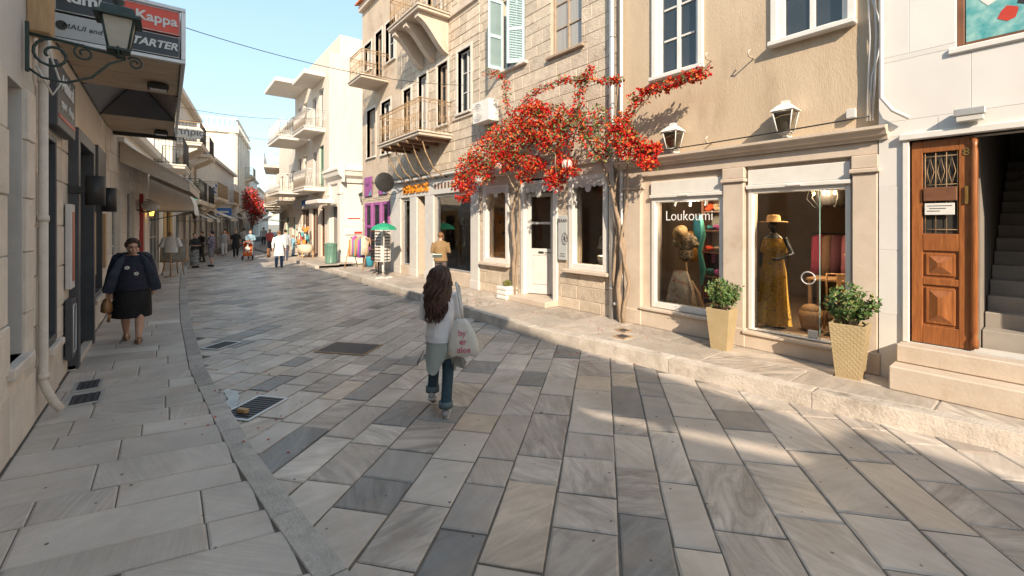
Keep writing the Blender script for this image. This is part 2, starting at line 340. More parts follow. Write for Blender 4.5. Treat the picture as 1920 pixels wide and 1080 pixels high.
# road: diagonal courses
e1 = Vector((-.657, .783)).normalized(); e2 = Vector((e1.y, -e1.x))
polys = []; q = -62.0
random.seed(11)
while q < 12:
    wd = random.choice((.3, .34, .37, .41, .46)); p = -60 + random.random()
    while p < 66:
        ln = random.choice((.4, .46, .54, .62, .74, .9))
        c = e1 * (p + ln / 2) + e2 * (q + wd / 2)
        if -58 < c.x < 3.0 and ykl(c.x) - .2 < c.y < ykr(c.x) + (.2 if not -21.8 < c.x < -18.9 else 3) and (c.x < -3 or seen(c.x, c.y, .3)):
            j = .0035 + random.random() * .005
            ja = lambda: random.uniform(-.004, .004); polys.append([tuple(e1 * (p + a + ja()) + e2 * (q + b_ + ja())) for a, b_ in ((j, j), (ln * .5, j + .002), (ln - j, j), (ln - j, wd - j), (ln * .5, wd - j - .002), (j, wd - j))])
        p += ln
    q += wd
place_slabs(polys, M['road'], ROAD, 'paving_slab', 0.0, 300)
# left pavement: courses laid across, then its kerb
pv = MB(); xl = [9, 4, 2, 0, -2, -4, -6, -9.4, -12, -16, -22, -28.8, -34, -46, -60, -75]
pv.add([(x, ywl(x) - .6, .108) for x in xl] + [(x, ykl(x) - .1, .108) for x in xl], [(i, i + 1, len(xl) + i + 1, len(xl) + i)[::-1] for i in range(len(xl) - 1)])
PAVE = struct(pv.build('pavement', M['grout']))
polys = []; x = 1.2; random.seed(5); sk = .24
while x > -30:
    wd = random.choice((.3, .34, .4, .46)) if x > -14 else .6
    y0, y1 = ywl(x) + .03, ykl(x) - .175; y = y0 - random.random() * .5
    while y < y1 - .02:
        ln = random.choice((.45, .6, .75, .95)); a, b_ = max(y, y0), min(y + ln, y1)
        if y1 - b_ < .18: b_ = y1
        if b_ - a > .06 and (x < -3 or seen(x, (a + b_) / 2, .4)):
            polys.append([(x + sk * (a - .0) * 1 - .004, a + .004), (x + sk * b_ - .004, b_ - .004), (x + sk * b_ - wd + .004, b_ - .004), (x + sk * a - wd + .004, a + .004)])
        y = b_ if b_ == y1 else y + ln
    x -= wd
place_slabs(polys, M['pave'], PAVE, 'pavement_slab', .12, 280)
def kerb(line, x_start, x_end, width, z1, side, parent, lenr=(.75, 1.25), km='kerb'):
    x = x_start
    while x > x_end:
        ln = random.uniform(*lenr); xe = max(x - ln, x_end); mb = MB(); j = .004
        ya, yb = line(x - j), line(xe + j); t = tint()
        poly = [(x - j, ya), (xe + j, yb), (xe + j, yb + side * width), (x - j, ya + side * width)]
        slab(mb, poly, -.1, z1 + random.uniform(-.003, .004), .014, t); mb.build('kerb_stone', M[km], parent); x = xe
LK = struct(thing('kerb', 'x', 'x')); del LK['label']; del LK['category']; LK['kind'] = 'structure'
kerb(ykl, 1.2, -34, .17, .125, -1, LK, (.6, 1.0), 'kerb_grey')
# right sidewalk
SW = .2
def sidewalk(name, x0, x1, z, yb, n_rows=2):
    mb = MB(); k = max(2, int((x0 - x1) / 1.5)); X = [x0 + (x1 - x0) * i / k for i in range(k + 1)]
    mb.add([(x, ykr(x) + .1, z - .012) for x in X] + [(x, yb(x), z - .012) for x in X], [(i, i + 1, k + 1 + i + 1, k + 1 + i)[::-1] for i in range(k)])
    o = struct(mb.build(name, M['grout'])); pl = []; x = x0
    for r in range(n_rows):
        x = x0 - .2 * r
        while x > x1 + .1:
            xe = max(x - random.uniform(.8, 1.4), x1); f = lambda xx, s: (ykr(xx) + .19) * (1 - s) + (yb(xx) - .0) * s
            a, b_ = r / n_rows, (r + 1) / n_rows; j = .0025
            pl.append([(x - j, f(x, a) + j), (xe + j, f(xe, a) + j), (xe + j, f(xe, b_) - j), (x - j, f(x, b_) - j)]); x = xe
    place_slabs(pl, M['walk'], o, 'sidewalk_slab', z, 120)
    kerb(ykr, x0, x1, .19, z, 1, o, (.9, 1.7)); return o
SIDE = sidewalk('sidewalk', 3.0, -19.0, SW, lambda x: 7.06)
mb = MB(); slab(mb, [(-19.004, 5.39), (-19.2, 5.45), (-19.2, 7.6), (-19.004, 7.6)], -.1, SW, .012, tint()); mb.build('kerb_stone', M['kerb'], SIDE)
sidewalk('sidewalk', -21.6, -58, .14, lambda x: ykr(x) + 2.0)
# ---------------------------------------------------------------- facade tools (local frame: x along the wall, y into the house, z up; front face y=0)
def rsub(r, o):
    x0, x1, z0, z1 = r; a, b_, c, d = o
    if a >= x1 or b_ <= x0 or c >= z1 or d <= z0: return [r]
    out = []
    if c > z0: out.append((x0, x1, z0, c))
    if d < z1: out.append((x0, x1, d, z1))
    zz0, zz1 = max(z0, c), min(z1, d)
    if a > x0: out.append((x0, a, zz0, zz1))
    if b_ < x1: out.append((b_, x1, zz0, zz1))
    return out
def wall_mesh(mb, x0, x1, z0, z1, ops, y=0, th=.35, m=0):
    X = sorted({x0, x1, *[min(max(v, x0), x1) for o in ops for v in o[:2]]}); Z = sorted({z0, z1, *[min(max(v, z0), z1) for o in ops for v in o[2:4]]})
    hole = lambda i, k: any(o[0] <= (X[i] + X[i + 1]) / 2 <= o[1] and o[2] <= (Z[k] + Z[k + 1]) / 2 <= o[3] for o in ops)
    H = {(i, k): hole(i, k) for i in range(len(X) - 1) for k in range(len(Z) - 1)}
    for (i, k), h in H.items():
        a, b_, c, d = X[i], X[i + 1], Z[k], Z[k + 1]
        if not h:
            mb.add([(a, y, c), (b_, y, c), (b_, y, d), (a, y, d)], [(0, 1, 2, 3)], m)
            mb.add([(a, y + th, c), (b_, y + th, c), (b_, y + th, d), (a, y + th, d)], [(3, 2, 1, 0)], m)
        for (di, dk, e) in ((-1, 0, ((a, c), (a, d))), (1, 0, ((b_, c), (b_, d))), (0, -1, ((a, c), (b_, c))), (0, 1, ((a, d), (b_, d)))):
            nb = H.get((i + di, k + dk), None)
            if (not h and nb is not False and nb is not None) or (not h and nb is None):
                (p, q), (r, s_) = e
                mb.add([(p, y, q), (r, y, s_), (r, y + th, s_), (p, y + th, q)], [(0, 1, 2, 3)], m)
def blocks(parent, x0, x1, z0, z1, ops, hc, lw, mat_, y=0, proud=.012, limit=300, name='stone_block', gap=.006, key=None):
    rs = []; z = z0; row = 0
    while z < z1 - .03:
        h = random.uniform(*hc); ze = z + h
        if z1 - ze < .12: ze = z1
        x = x0 - random.random() * lw[1] * .7
        while x < x1 - .02:
            xe = x + random.uniform(*lw)
            if x1 - xe < .12: xe = x1
            a, b_ = max(x, x0), min(xe, x1)
            if b_ - a > .05:
                cur = [(a, b_, z, ze)]
                for o in ops: cur = [q for r in cur for q in rsub(r, o)]
                rs += [r for r in cur if r[1] - r[0] > .05 and r[3] - r[2] > .04]
            x = xe
        z = ze
    if key: rs.sort(key=key)
    rest = MB()
    for k, (a, b_, c, d) in enumerate(rs):
        mb = MB() if k < limit else rest
        mb.tint = tint(); pr = proud * random.uniform(.6, 1.4)
        mb.box(a + gap, b_ - gap, y - pr, y + .03, c + gap, d - gap, 0, min(.009, pr * .7)); mb.tint = None
        if k < limit: mb.build(name, mat_, parent)
    if rest.f: rest.build(name + '_mass', mat_, parent, kind='stuff')
def part(parent, name, mat_, fn, kind=None):
    mb = MB(); fn(mb); return mb.build(name, mat_, parent, kind)
def window(parent, x0, x1, z0, z1, fm, y=.12, cols=2, rows=3, bar=.03, fr=.06, pane='pane', sill=None, trim=None, name='window', split=True):
    """casement: frame, glazing bars, panes one by one"""
    mb = MB(); b = .006
    mb.box(x0, x0 + fr, y - .03, y + .05, z0, z1, 0, b); mb.box(x1 - fr, x1, y - .03, y + .05, z0, z1, 0, b)
    mb.box(x0 + fr, x1 - fr, y - .03, y + .05, z0, z0 + fr, 0, b); mb.box(x0 + fr, x1 - fr, y - .03, y + .05, z1 - fr, z1, 0, b)
    ix0, ix1, iz0, iz1 = x0 + fr, x1 - fr, z0 + fr, z1 - fr
    cw = (ix1 - ix0) / cols; ch = (iz1 - iz0) / rows
    for i in range(1, cols):
        bw = bar * (1.5 if cols == 2 else 1); mb.box(ix0 + i * cw - bw / 2 * 1.3, ix0 + i * cw + bw / 2 * 1.3, y - .022, y + .045, iz0, iz1, 0, .004)
    for k in range(1, rows):
        for i in range(cols): mb.box(ix0 + i * cw + bar, ix0 + (i + 1) * cw - bar, y - .014, y + .035, iz0 + k * ch - bar / 2, iz0 + k * ch + bar / 2, 0, .003)
    o = mb.build(name, fm, parent)
    if split:
        for i in range(cols):
            for k in range(rows):
                p = MB(); p.tint = tint(); t = random.uniform(-.004, .004)
                p.add([(ix0 + i * cw, y + .012 + t, iz0 + k * ch), (ix0 + (i + 1) * cw, y + .012 - t, iz0 + k * ch), (ix0 + (i + 1) * cw, y + .012, iz0 + (k + 1) * ch), (ix0 + i * cw, y + .012, iz0 + (k + 1) * ch)], [(0, 1, 2, 3)])
                p.build('pane', M[pane], o)
    else:
        p = MB(); p.add([(ix0, y + .012, iz0), (ix1, y + .012, iz0), (ix1, y + .012, iz1), (ix0, y + .012, iz1)], [(0, 1, 2, 3)]); p.build('pane', M[pane], o)
    if trim:
        tm, tw, pr = trim; t = MB()
        t.box(x0 - tw, x0, -pr, y, z0, z1 + tw, 0, .008); t.box(x1, x1 + tw, -pr, y, z0, z1 + tw, 0, .008); t.box(x0, x1, -pr, y, z1, z1 + tw, 0, .008)
        t.build('window_surround', tm, o)
    if sill:
        sm, ov, pr = sill; t = MB(); t.box(x0 - ov, x1 + ov, -pr, y, z0 - .07, z0, 0, .01); t.build('window_sill', sm, o)
    return o
def shutter(parent, hinge_x, z0, z1, w, fm, ang, y=-.02, flip=1):
    """louvred shutter leaf swung on its hinge"""
    mb = MB(); st = .06
    for a, b_ in ((0, st), (w - st, w)): mb.box(a, b_, 0, .035, z0, z1, 0, .005)
    for c in (z0, (z0 + z1) / 2 - .1, z1 - .09): mb.box(st, w - st, 0, .035, c, c + .09, 0, .004)
    z = z0 + .1
    while z < z1 - .1:
        mb.add([(st, .004, z), (w - st, .004, z), (w - st, .03, z + .035), (st, .03, z + .035)], [(0, 1, 2, 3)]); z += .042
    if flip < 0: mb.v = [(-p[0], p[1], p[2]) for p in mb.v]; mb.f = [f[::-1] for f in mb.f]
    o = mb.build('shutter', fm, parent, loc=(hinge_x, y, 0)); o.rotation_euler.z = ang; return o
def railing(mb, pts, z, h, step=.12, r=.008, scroll=False, m=0):
    for k in range(len(pts) - 1):
        a, b_ = Vector(pts[k]), Vector(pts[k + 1]); L_ = (b_ - a).length; n = max(1, int(L_ / step))
        for zz, rr in ((z + h, r * 2), (z + .07, r * 1.4), (z + h - .12, r * 1.2)): mb.tube([(a.x, a.y, zz), (b_.x, b_.y, zz)], rr, 5, m)
        for i in range(n + 1):
            p = a + (b_ - a) * i / n; big = i in (0, n)
            mb.tube([(p.x, p.y, z), (p.x, p.y, z + h)], r * (1.8 if big else 1), 5, m)
            if scroll and i < n:
                d = (b_ - a) / n; q = p + d / 2; c = z + h * .45; pr = []
                for s_ in range(13):
                    an = s_ / 12 * 2 * math.pi; pr.append((q.x + d.x * .36 * math.cos(an), q.y + d.y * .36 * math.cos(an), c + .13 * math.sin(an)))
                mb.tube(pr, r * .7, 4, m)
                pr = [(q.x + d.x * .3 * math.cos(an), q.y + d.y * .3 * math.cos(an), z + h - .06 + .045 * math.sin(an)) for an in [s_ / 8 * 2 * math.pi for s_ in range(9)]]
                mb.tube(pr, r * .6, 4, m)
def balcony(parent, x0, x1, z, dep, slab_m, rail_m, h=1.0, th=.16, scroll=False, step=.12, solid=None, mould=True):
    mb = MB(); mb.box(x0, x1, -dep, .02, z - th, z, 0, .012)
    if mould: mb.box(x0 - .04, x1 + .04, -dep - .04, .02, z - .055, z + .004, 0, .012)
    o = mb.build('balcony', slab_m, parent)
    rl = MB(); i = .05; railing(rl, [(x0 + i, 0, 0), (x0 + i, -dep + i, 0), (x1 - i, -dep + i, 0), (x1 - i, 0, 0)], z, h, step, .008, scroll)
    rl.build('railing', rail_m, o)
    if solid:
        s_ = MB(); s_.box(x0 + .06, x1 - .06, -dep + .075, -dep + .085, z + .06, z + h - .06); s_.build('railing_screen', solid, o)
    return o
def text(body, size, mat_, parent, loc, rot=(R(90), 0, 0), ext=.006, align='CENTER', sx=1.0, name='lettering', shear=0, off=0):
    cu = bpy.data.curves.new(name, 'FONT'); cu.body = body; cu.size = size; cu.extrude = ext; cu.align_x = align; cu.align_y = 'CENTER'; cu.shear = shear; cu.offset = off
    cu.resolution_u = 3
    tmp = bpy.data.objects.new(name, cu); COL.objects.link(tmp); bpy.context.view_layer.update()
    me = bpy.data.meshes.new_from_object(tmp.evaluated_get(bpy.context.evaluated_depsgraph_get())); bpy.data.objects.remove(tmp)
    me.name = name; me.materials.clear(); me.materials.append(mat_)
    o = bpy.data.objects.new(name, me); COL.objects.link(o)
    if parent is not None: o.parent = parent
    o.location = loc; o.rotation_euler = rot; o.scale = (sx, 1, 1); return o
def tiles(parent, x0, x1, y0, z0, dep, rise, step=.2):
    """barrel-tile eave: each visible cover tile on its own"""
    x = x0
    while x < x1:
        mb = MB(); mb.tint = tint(); r = step * .42
        prof = [(x + step / 2 + r * math.cos(a), r * math.sin(a)) for a in [math.pi * k / 6 for k in range(7)]]
        vs = [(px, y0, z0 + pz) for px, pz in prof] + [(px * 1, y0 + dep, z0 + rise + pz * .85) for px, pz in prof]
        mb.add(vs, [(i, i + 1, 8 + i, 7 + i) for i in range(6)] + [tuple(range(7))]); mb.build('roof_tile', M['tile'], parent); x += step
# ---------------------------------------------------------------- people
def fuse(mb, name, mat_, parent, vox=.012, it=4, mats=None):
    me = bpy.data.meshes.new(name); me.from_pydata(mb.v, [], mb.f); o = bpy.data.objects.new(name, me); COL.objects.link(o)
    r = o.modifiers.new('r', 'REMESH'); r.mode = 'VOXEL'; r.voxel_size = vox
    s_ = o.modifiers.new('s', 'SMOOTH'); s_.factor = .5; s_.iterations = it
    bpy.context.view_layer.update()
    m2 = bpy.data.meshes.new_from_object(o.evaluated_get(bpy.context.evaluated_depsgraph_get())); bpy.data.objects.remove(o)
    m2.name = name; m2.materials.clear(); m2.materials.append(mat_)
    m2.polygons.foreach_set('use_smooth', [True] * len(m2.polygons))
    at = m2.attributes.get('tint') or m2.attributes.new('tint', 'FLOAT_COLOR', 'FACE')
    at.data.foreach_set('color', [.5, .5, .5, 1] * len(m2.polygons))
    o = bpy.data.objects.new(name, m2); COL.objects.link(o); o.parent = parent; return o
def rings(mb, secs, n=20, m=0, fold=0, seed=0, cap=True):
    """stack of horizontal ellipses (cx, cy, z, half width, half depth); fold adds cloth ripples growing downwards"""
    rg = []; rnd = random.Random(seed); ph = [rnd.uniform(0, 6.3) for _ in range(3)]; z0 = max(s_[2] for s_ in secs); z1 = min(s_[2] for s_ in secs)
    for (cx, cy, z, a, b_) in secs:
        k = (z0 - z) / max(z0 - z1, 1e-6); ring = []
        for i in range(n):
            t = 2 * math.pi * i / n; q = 1 + fold * k * (math.sin(5 * t + ph[0]) * .5 + math.sin(8 * t + ph[1] + 3 * k) * .35 + math.sin(13 * t + ph[2]) * .15)
            ring.append((cx + a * q * math.cos(t), cy + b_ * q * math.sin(t), z))
        rg.append(ring)
    return mb.loft(rg, m, cap)
def hand(mb, wrist, d, side, s=1.0, curl=.6):
    """palm, four unequal bent fingers and a thumb off the side of the palm"""
    w_ = Vector(wrist); d = Vector(d).normalized(); lat = Vector((0, -1, 0)); lat = (lat - d * lat.dot(d)).normalized(); nrm = d.cross(lat) * side
    mb.tube([w_, w_ + d * .04 * s, w_ + d * .085 * s], [(.022 * s, .022 * s), (.036 * s, .018 * s), (.034 * s, .016 * s)], 8)
    for i, (o_, l) in enumerate(((.027, .062), (.009, .074), (-.009, .069), (-.026, .052))):
        p0 = w_ + d * .08 * s + lat * o_ * s; p1 = p0 + (d * math.cos(curl * .6) + nrm * math.sin(curl * .6)) * l * .5 * s; p2 = p1 + (d * math.cos(curl * 1.7) + nrm * math.sin(curl * 1.7)) * l * .5 * s
        mb.tube([p0, p1, p2], [.0095 * s, .009 * s, .0075 * s], 6)
    p0 = w_ + d * .025 * s + lat * .026 * s; mb.tube([p0, p0 + (d * .6 + lat * .6 + nrm * .3) * .035 * s, p0 + (d * .9 + lat * .45 + nrm * .6) * .06 * s], [.012 * s, .0105 * s, .008 * s], 6)
def head(mb, c, s=1.0, yaw=0):
    """skull, jaw, nose, ears, brow; faces -y turned by yaw"""
    cx, cy, cz = c; cy_, sy_ = math.cos(yaw), math.sin(yaw)
    def P(x, y, z): return (cx + (x * cy_ - y * sy_) * s, cy + (x * sy_ + y * cy_) * s, cz + z * s)
    for (x, y, z, a, b_, d_) in ((0, .012, .03, .075, .092, .085), (0, -.018, -.035, .062, .068, .075), (0, -.045, -.085, .036, .036, .03), (0, -.085, .028, .05, .012, .012), (0, -.096, -.02, .013, .016, .026), (0, -.088, -.062, .026, .012, .009), (.045, -.07, -.02, .02, .02, .02), (-.045, -.07, -.02, .02, .02, .02), (.077, .0, -.01, .01, .02, .032), (-.077, .0, -.01, .01, .02, .032)):
        mb.ell(P(x, y, z), (a * s, b_ * s, d_ * s), 14, 0, 10)
    mb.tube([P(0, .02, -.06), P(0, .03, -.19)], [.052 * s, .058 * s], 10)
    return P
def limb(mb, pts, rr, n=10): mb.tube(pts, rr, n)
CL = {}
def cloth(c, rough=.85, bump=.25, key=None):
    k = 'cloth_%d_%d_%d' % tuple(int(x * 255) for x in c)
    return mat(k, tuple(x * .9 for x in c), tuple(min(1, x * 1.1) for x in c), rough, 9, bump=bump, bscale=35)
def simple_person(label, x, y, z, face, H=1.7, top=(.1, .1, .1), bottom=(.1, .1, .12), hair=(.03, .02, .015), skirt=False, shorts=False, long_coat=False, stride=.12, arms='down', sit=False, group=None, build=1.0, topmat=None, botmat=None, sleeves=True, hairlong=False, shoe=(.03, .03, .03)):
    """a standing, walking or sitting figure; face = world direction angle"""
    t = thing('person', label, 'person', (x, y, z), face + R(90), group); s = H / 1.7; b_ = build
    hip = .9 if not sit else .46; dz = hip - .9
    bd = MB(); head(bd, (0, -.01 if not sit else -.05, 1.585 + dz), 1.0)
    legs = []
    for sd_, st in ((-1, -stride), (1, stride)):
        if sit: pts = [(sd_ * .09, .02, .48), (sd_ * .12, -.42, .5), (sd_ * .11, -.40, .09)]
        else: pts = [(sd_ * .085, 0, .9), (sd_ * .09, st * .5 - .02, .49), (sd_ * .085, st + (.03 if st > 0 else 0), .09 + (.04 if st > .1 else 0))]
        legs.append(pts); bd.tube(pts, [.075 * b_, .055 * b_, .038], 10)
        a = pts[-1]; bd.tube([(a[0], a[1] + .04, a[2] - .03), (a[0], a[1] - .07, a[2] - .05), (a[0], a[1] - .15, a[2] - .06)], [(.036, .03), (.04, .025), (.033, .016)], 8)
    ar = []
    for sd_ in (-1, 1):
        sh = (sd_ * .185 * b_, 0, 1.39 + dz)
        if arms == 'phone' or sit: pts = [sh, (sd_ * .24 * b_, -.02, 1.12 + dz), (sd_ * .07, -.24, 1.10 + dz)]; d = (-sd_ * .4, -.7, .1)
        else: pts = [sh, (sd_ * .25 * b_, .03 + .04 * sd_, 1.12 + dz), (sd_ * .26 * b_, -.06 + .05 * sd_, .88 + dz)]; d = (0, -.25, -1)
        ar.append(pts); bd.tube(pts, [.045, .037, .026], 8); hand(bd, pts[-1], d, sd_)
    rings(bd, [(0, 0, .86 + dz, .14 * b_, .1 * b_), (0, 0, 1.05 + dz, .125 * b_, .095 * b_), (0, 0, 1.25 + dz, .15 * b_, .1 * b_), (0, 0, 1.4 + dz, .15, .08), (0, .01, 1.47 + dz, .06, .055)], 16)
    ob = fuse(bd, 'body', M['skin'], t, .0125, 3)
    tp = MB(); lo = .55 if long_coat else .84
    secs = [(0, 0, 1.475 + dz, .07, .065), (0, .0, 1.42 + dz, .165 * b_, .095), (0, 0, 1.28 + dz, .185 * b_, .125 * b_), (0, 0, 1.05 + dz, .165 * b_, .125 * b_), (0, 0, .93 + dz, .18 * b_, .135 * b_), (0, 0, lo + dz, (.2 if not long_coat else .23) * b_, (.145 if not long_coat else .17) * b_)]
    rings(tp, secs, 18, fold=.05, seed=int(abs(x) * 10))
    for pts in ar: tp.tube([Vector(pts[0]) + Vector((0, 0, .01)), pts[1], Vector(pts[2]).lerp(Vector(pts[1]), .12 if sleeves else .99)], [.064, .055, .045], 10)
    fuse(tp, 'top', topmat or cloth(top), t, .013, 3)
    bt = MB()
    if skirt: rings(bt, [(0, 0, .98, .16 * b_, .12 * b_), (0, 0, .85, .19 * b_, .15 * b_), (0, 0, .5, .2 * b_, .17 * b_), (0, 0, .12, .2 * b_, .18 * b_)], 24, fold=.08, seed=3)
    else:
        rings(bt, [(0, 0, .99 + dz, .15 * b_, .115 * b_), (0, 0, .86 + dz, .17 * b_, .13 * b_), (0, 0, .8 + dz, .15 * b_, .11 * b_)], 16)
        for p in legs:
            e = Vector(p[2]) if not shorts else Vector(p[1]).lerp(Vector(p[2]), .12)
            bt.tube([p[0], p[1], e + Vector((0, .0, -.02))] if not shorts else [p[0], Vector(p[0]).lerp(Vector(p[1]), .6), e], [.098 * b_, .078 * b_, .062] if not shorts else [.1 * b_, .095 * b_, .09 * b_], 10)
    fuse(bt, 'skirt' if skirt else ('shorts' if shorts else 'trousers'), botmat or cloth(bottom), t, .013, 3)
    for p in legs:
        a = p[-1]; q = MB(); q.tube([(a[0], a[1] + .06, a[2] - .045), (a[0], a[1] - .05, a[2] - .045), (a[0], a[1] - .17, a[2] - .065)], [(.045, .036), (.05, .036), (.038, .02)], 8); q.build('shoe', cloth(shoe), t)
    hr = MB(); hz = 1.585 + dz; hy = 0 if not sit else -.04
    for k in range(26):
        an = random.uniform(0, 6.28); e_ = random.uniform(-.1, 1.4); vx, vy = .072 * math.cos(an) * math.cos(e_), .088 * math.sin(an) * math.cos(e_)
        if vy < -.045 and e_ < .75: continue
        hr.ell((vx, hy + .015 + vy, hz + .04 + .075 * math.sin(e_)), (.03, .03, .03), 8, 0, 6)
    hr.ell((0, hy + .022, hz + .045), (.078, .088, .082), 12)
    if hairlong: rings(hr, [(0, hy + .05, hz + .04, .075, .06), (0, hy + .07, hz - .12, .085, .05), (0, hy + .08, hz - .3, .06, .035)], 12)
    fuse(hr, 'hair', cloth(hair), t, .012, 2)
    t.scale = (s, s, s); return t
# --- woman walking away with the tote bag
def long_haired_woman():
    px, py = onZ(826, 770, 0); FX = R(231.7)
    t = thing('person', 'woman with long dark wavy hair in white sweatshirt and jeans walking up the street', 'person', (px, py, 0), FX)
    bd = MB(); head(bd, (.0, -.03, 1.51), .98)
    LG = [[(.085, 0, .85), (.095, -.15, .50), (.10, -.06, .17)], [(-.085, 0, .85), (-.085, .0, .46), (-.08, .14, .075)]]
    for p in LG: bd.tube(p, [.08, .055, .04], 12)
    AR = [[(-.15, 0, 1.32), (-.195, -.04, 1.07), (-.11, -.23, 1.0)], [(.15, 0, 1.32), (.195, .02, 1.07), (.15, -.19, .97)]]
    for k, p in enumerate(AR): bd.tube(p, [.045, .037, .026], 8); hand(bd, p[-1], (.3 - .6 * k, -.8, .1), 1 - 2 * (1 - k))
    rings(bd, [(0, 0, .8, .13, .1), (0, 0, 1.0, .12, .09), (0, 0, 1.2, .14, .1), (0, 0, 1.33, .14, .075), (0, 0, 1.4, .055, .05)], 16)
    fuse(bd, 'body', M['skin'], t, .01, 3)
    sw = MB(); rings(sw, [(0, 0, 1.40, .07, .06), (0, 0, 1.355, .145, .085), (0, .005, 1.22, .162, .115), (0, .005, 1.02, .15, .115), (0, .005, .86, .162, .125), (0, .005, .79, .158, .12)], 24, fold=.06, seed=4)
    for p in AR: sw.tube([p[0], Vector(p[0]).lerp(Vector(p[1]), .5), p[1], Vector(p[1]).lerp(Vector(p[2]), .85)], [.06, .055, .05, .042], 12)
    o = fuse(sw, 'sweatshirt', mat('white_jersey', (.62, .64, .68), (.74, .75, .78), .9, 6, bump=.35, bscale=14), t, .01, 3)
    hb = MB(); rings(hb, [(0, .005, .835, .167, .13), (0, .005, .79, .165, .128)], 24, cap=False); hb.build('hem_band', mat('white_jersey', (.7, .7, .7)), o)
    tn = MB(); rings(tn, [(0, .005, .83, .15, .115), (0, .005, .72, .16, .13), (.0, .005, .62, .17, .138), (.02, .01, .54, .175, .14)], 40, fold=.15, seed=9, cap=False)
    for i, v in enumerate(tn.v):
        if v[2] < .56: tn.v[i] = (v[0], v[1], v[2] + .10 * math.sin(3 * math.atan2(v[1], v[0]) + 1.1))
    tn.build('tunic', cloth((.30, .34, .32)), t)
    fl = MB(); fl.add([(-.17, .06, .72), (-.19, -.05, .70), (-.29, -.03, .53), (-.27, .09, .50), (-.16, .1, .54)], [(0, 1, 2, 3, 4)]); fl.build('cardigan_tail', cloth((.14, .15, .15)), t); fl = MB(); fl.add([(.17, .06, .70), (.19, -.04, .68), (.27, -.02, .54), (.24, .1, .52)], [(0, 1, 2, 3)]); fl.build('cardigan_tail', cloth((.14, .15, .15)), t)
    jn = MB(); rings(jn, [(0, 0, .88, .135, .105), (0, 0, .8, .145, .115), (0, 0, .74, .135, .1)], 16)
    for p in LG: jn.tube([p[0], Vector(p[0]).lerp(Vector(p[1]), .5), p[1], Vector(p[1]).lerp(Vector(p[2]), .5), Vector(p[2]) + Vector((0, 0, .03))], [.088, .08, .066, .06, .062], 14)
    j = fuse(jn, 'jeans', mat('dark_denim', (.012, .032, .05), (.03, .065, .09), .85, 10, bump=.3, bscale=30), t, .01, 3)
    for p in LG:
        q = MB(); e = Vector(p[2]); q.tube([e + Vector((0, 0, .085)), e + Vector((0, 0, .025))], [.077, .076], 16); q.build('rolled_cuff', cloth((.09, .13, .15)), j)
    for p, tilt in zip(LG, (.5, 0)):
        a = p[-1]; q = MB(); q.tube([(0, .085, -.035), (0, .05, -.03), (0, -.05, -.038), (0, -.13, -.052), (0, -.165, -.056)], [(.03, .03), (.043, .04), (.046, .036), (.043, .022), (.02, .012)], 12)
        q.box(-.04, .04, -.16, .075, -.078, -.055, 1, .006)
        s_ = q.build('shoe', [cloth((.26, .27, .27)), cloth((.42, .42, .41))], t); s_.location = a; s_.rotation_euler.x = tilt
    hr = MB(); hr.ell((0, .0, 1.54), (.088, .1, .098), 16, 0, 10)
    rings(hr, [(0, .02, 1.57, .075, .08), (0, .05, 1.47, .085, .085), (-.005, .085, 1.36, .1, .06), (.02, .11, 1.26, .085, .045), (.03, .12, 1.18, .055, .035), (.035, .125, 1.12, .03, .02)], 24, fold=.16, seed=2)
    hm = mat('dark_hair', (.02, .009, .006), (.1, .042, .026), .45, 7, stretch=(9, 9, .5), bump=.5, bscale=14); h = fuse(hr, 'hair', hm, t, .011, 2)
    st = MB(); rnd = random.Random(3)
    for k in range(230):
        an = rnd.uniform(-.35, math.pi + .35); r0 = rnd.uniform(.9, 1.08); zend = rnd.choice((rnd.uniform(1.0, 1.14), rnd.uniform(1.08, 1.3))); pts = []; ph = rnd.uniform(0, 6.3); am = rnd.uniform(.01, .028)
        for q in range(17):
            f = q / 16; z = 1.635 + (zend - 1.635) * f; am_ = am * (.3 + 1.1 * f); wd = (.086 + .04 * math.sin(min(f * 1.35, 1) * 1.57) - .05 * max(0, f - .6) / .4) * min(1, (f / .14 + .02) ** .5)
            pts.append((wd * r0 * math.cos(an) + .05 * f * f + am_ * math.sin(ph + f * 15), .015 + (.09 + .0 * f) * r0 * math.sin(an) * (1 - .35 * f) * min(1, (f / .14 + .02) ** .5) + .105 * f + am_ * math.cos(ph + f * 13), z))
        st.tube(pts, [.006 + .005 * math.sin(q / 16 * 3.1) - .003 * (q > 14) for q in range(17)], 5)
    st.build('hair_strands', hm, h, kind='stuff')
    # tote bag: hangs from her right shoulder, a thing of its own
    b_ = thing('tote_bag', 'white canvas tote bag with pink lettering hanging from the walking woman\'s shoulder', 'bag', (px, py, .05), FX)
    bg_ = MB(); rg = []
    for (z, w_, d_, cx) in ((.6, .15, .03, -.27), (.615, .168, .05, -.27), (.72, .165, .055, -.27), (.86, .13, .05, -.26), (.96, .085, .035, -.245), (1.0, .05, .025, -.24)):
        rg.append([(cx + w_ * math.cos(2 * math.pi * i / 24), .12 + d_ * math.sin(2 * math.pi * i / 24) * (1 + .12 * math.sin(3 * i)), z + .01 * math.sin(i * 1.7)) for i in range(24)])
    bg_.loft(rg); bag = bg_.build('bag_body', mat('canvas', (.58, .56, .52), (.68, .66, .62), .9, 7, bump=.4, bscale=16), b_)
    sp = MB(); sp.tube([(-.27, .13, .97), (-.24, .14, 1.15), (-.2, .09, 1.33), (-.175, .02, 1.395), (-.2, -.06, 1.33), (-.24, .0, 1.12), (-.26, .1, .97)], [(.013, .004)] * 7, 6); sp.build('strap', MATS['canvas'], b_)
    pk = mat('pink_print', (.6, .17, .23), rough=.8)
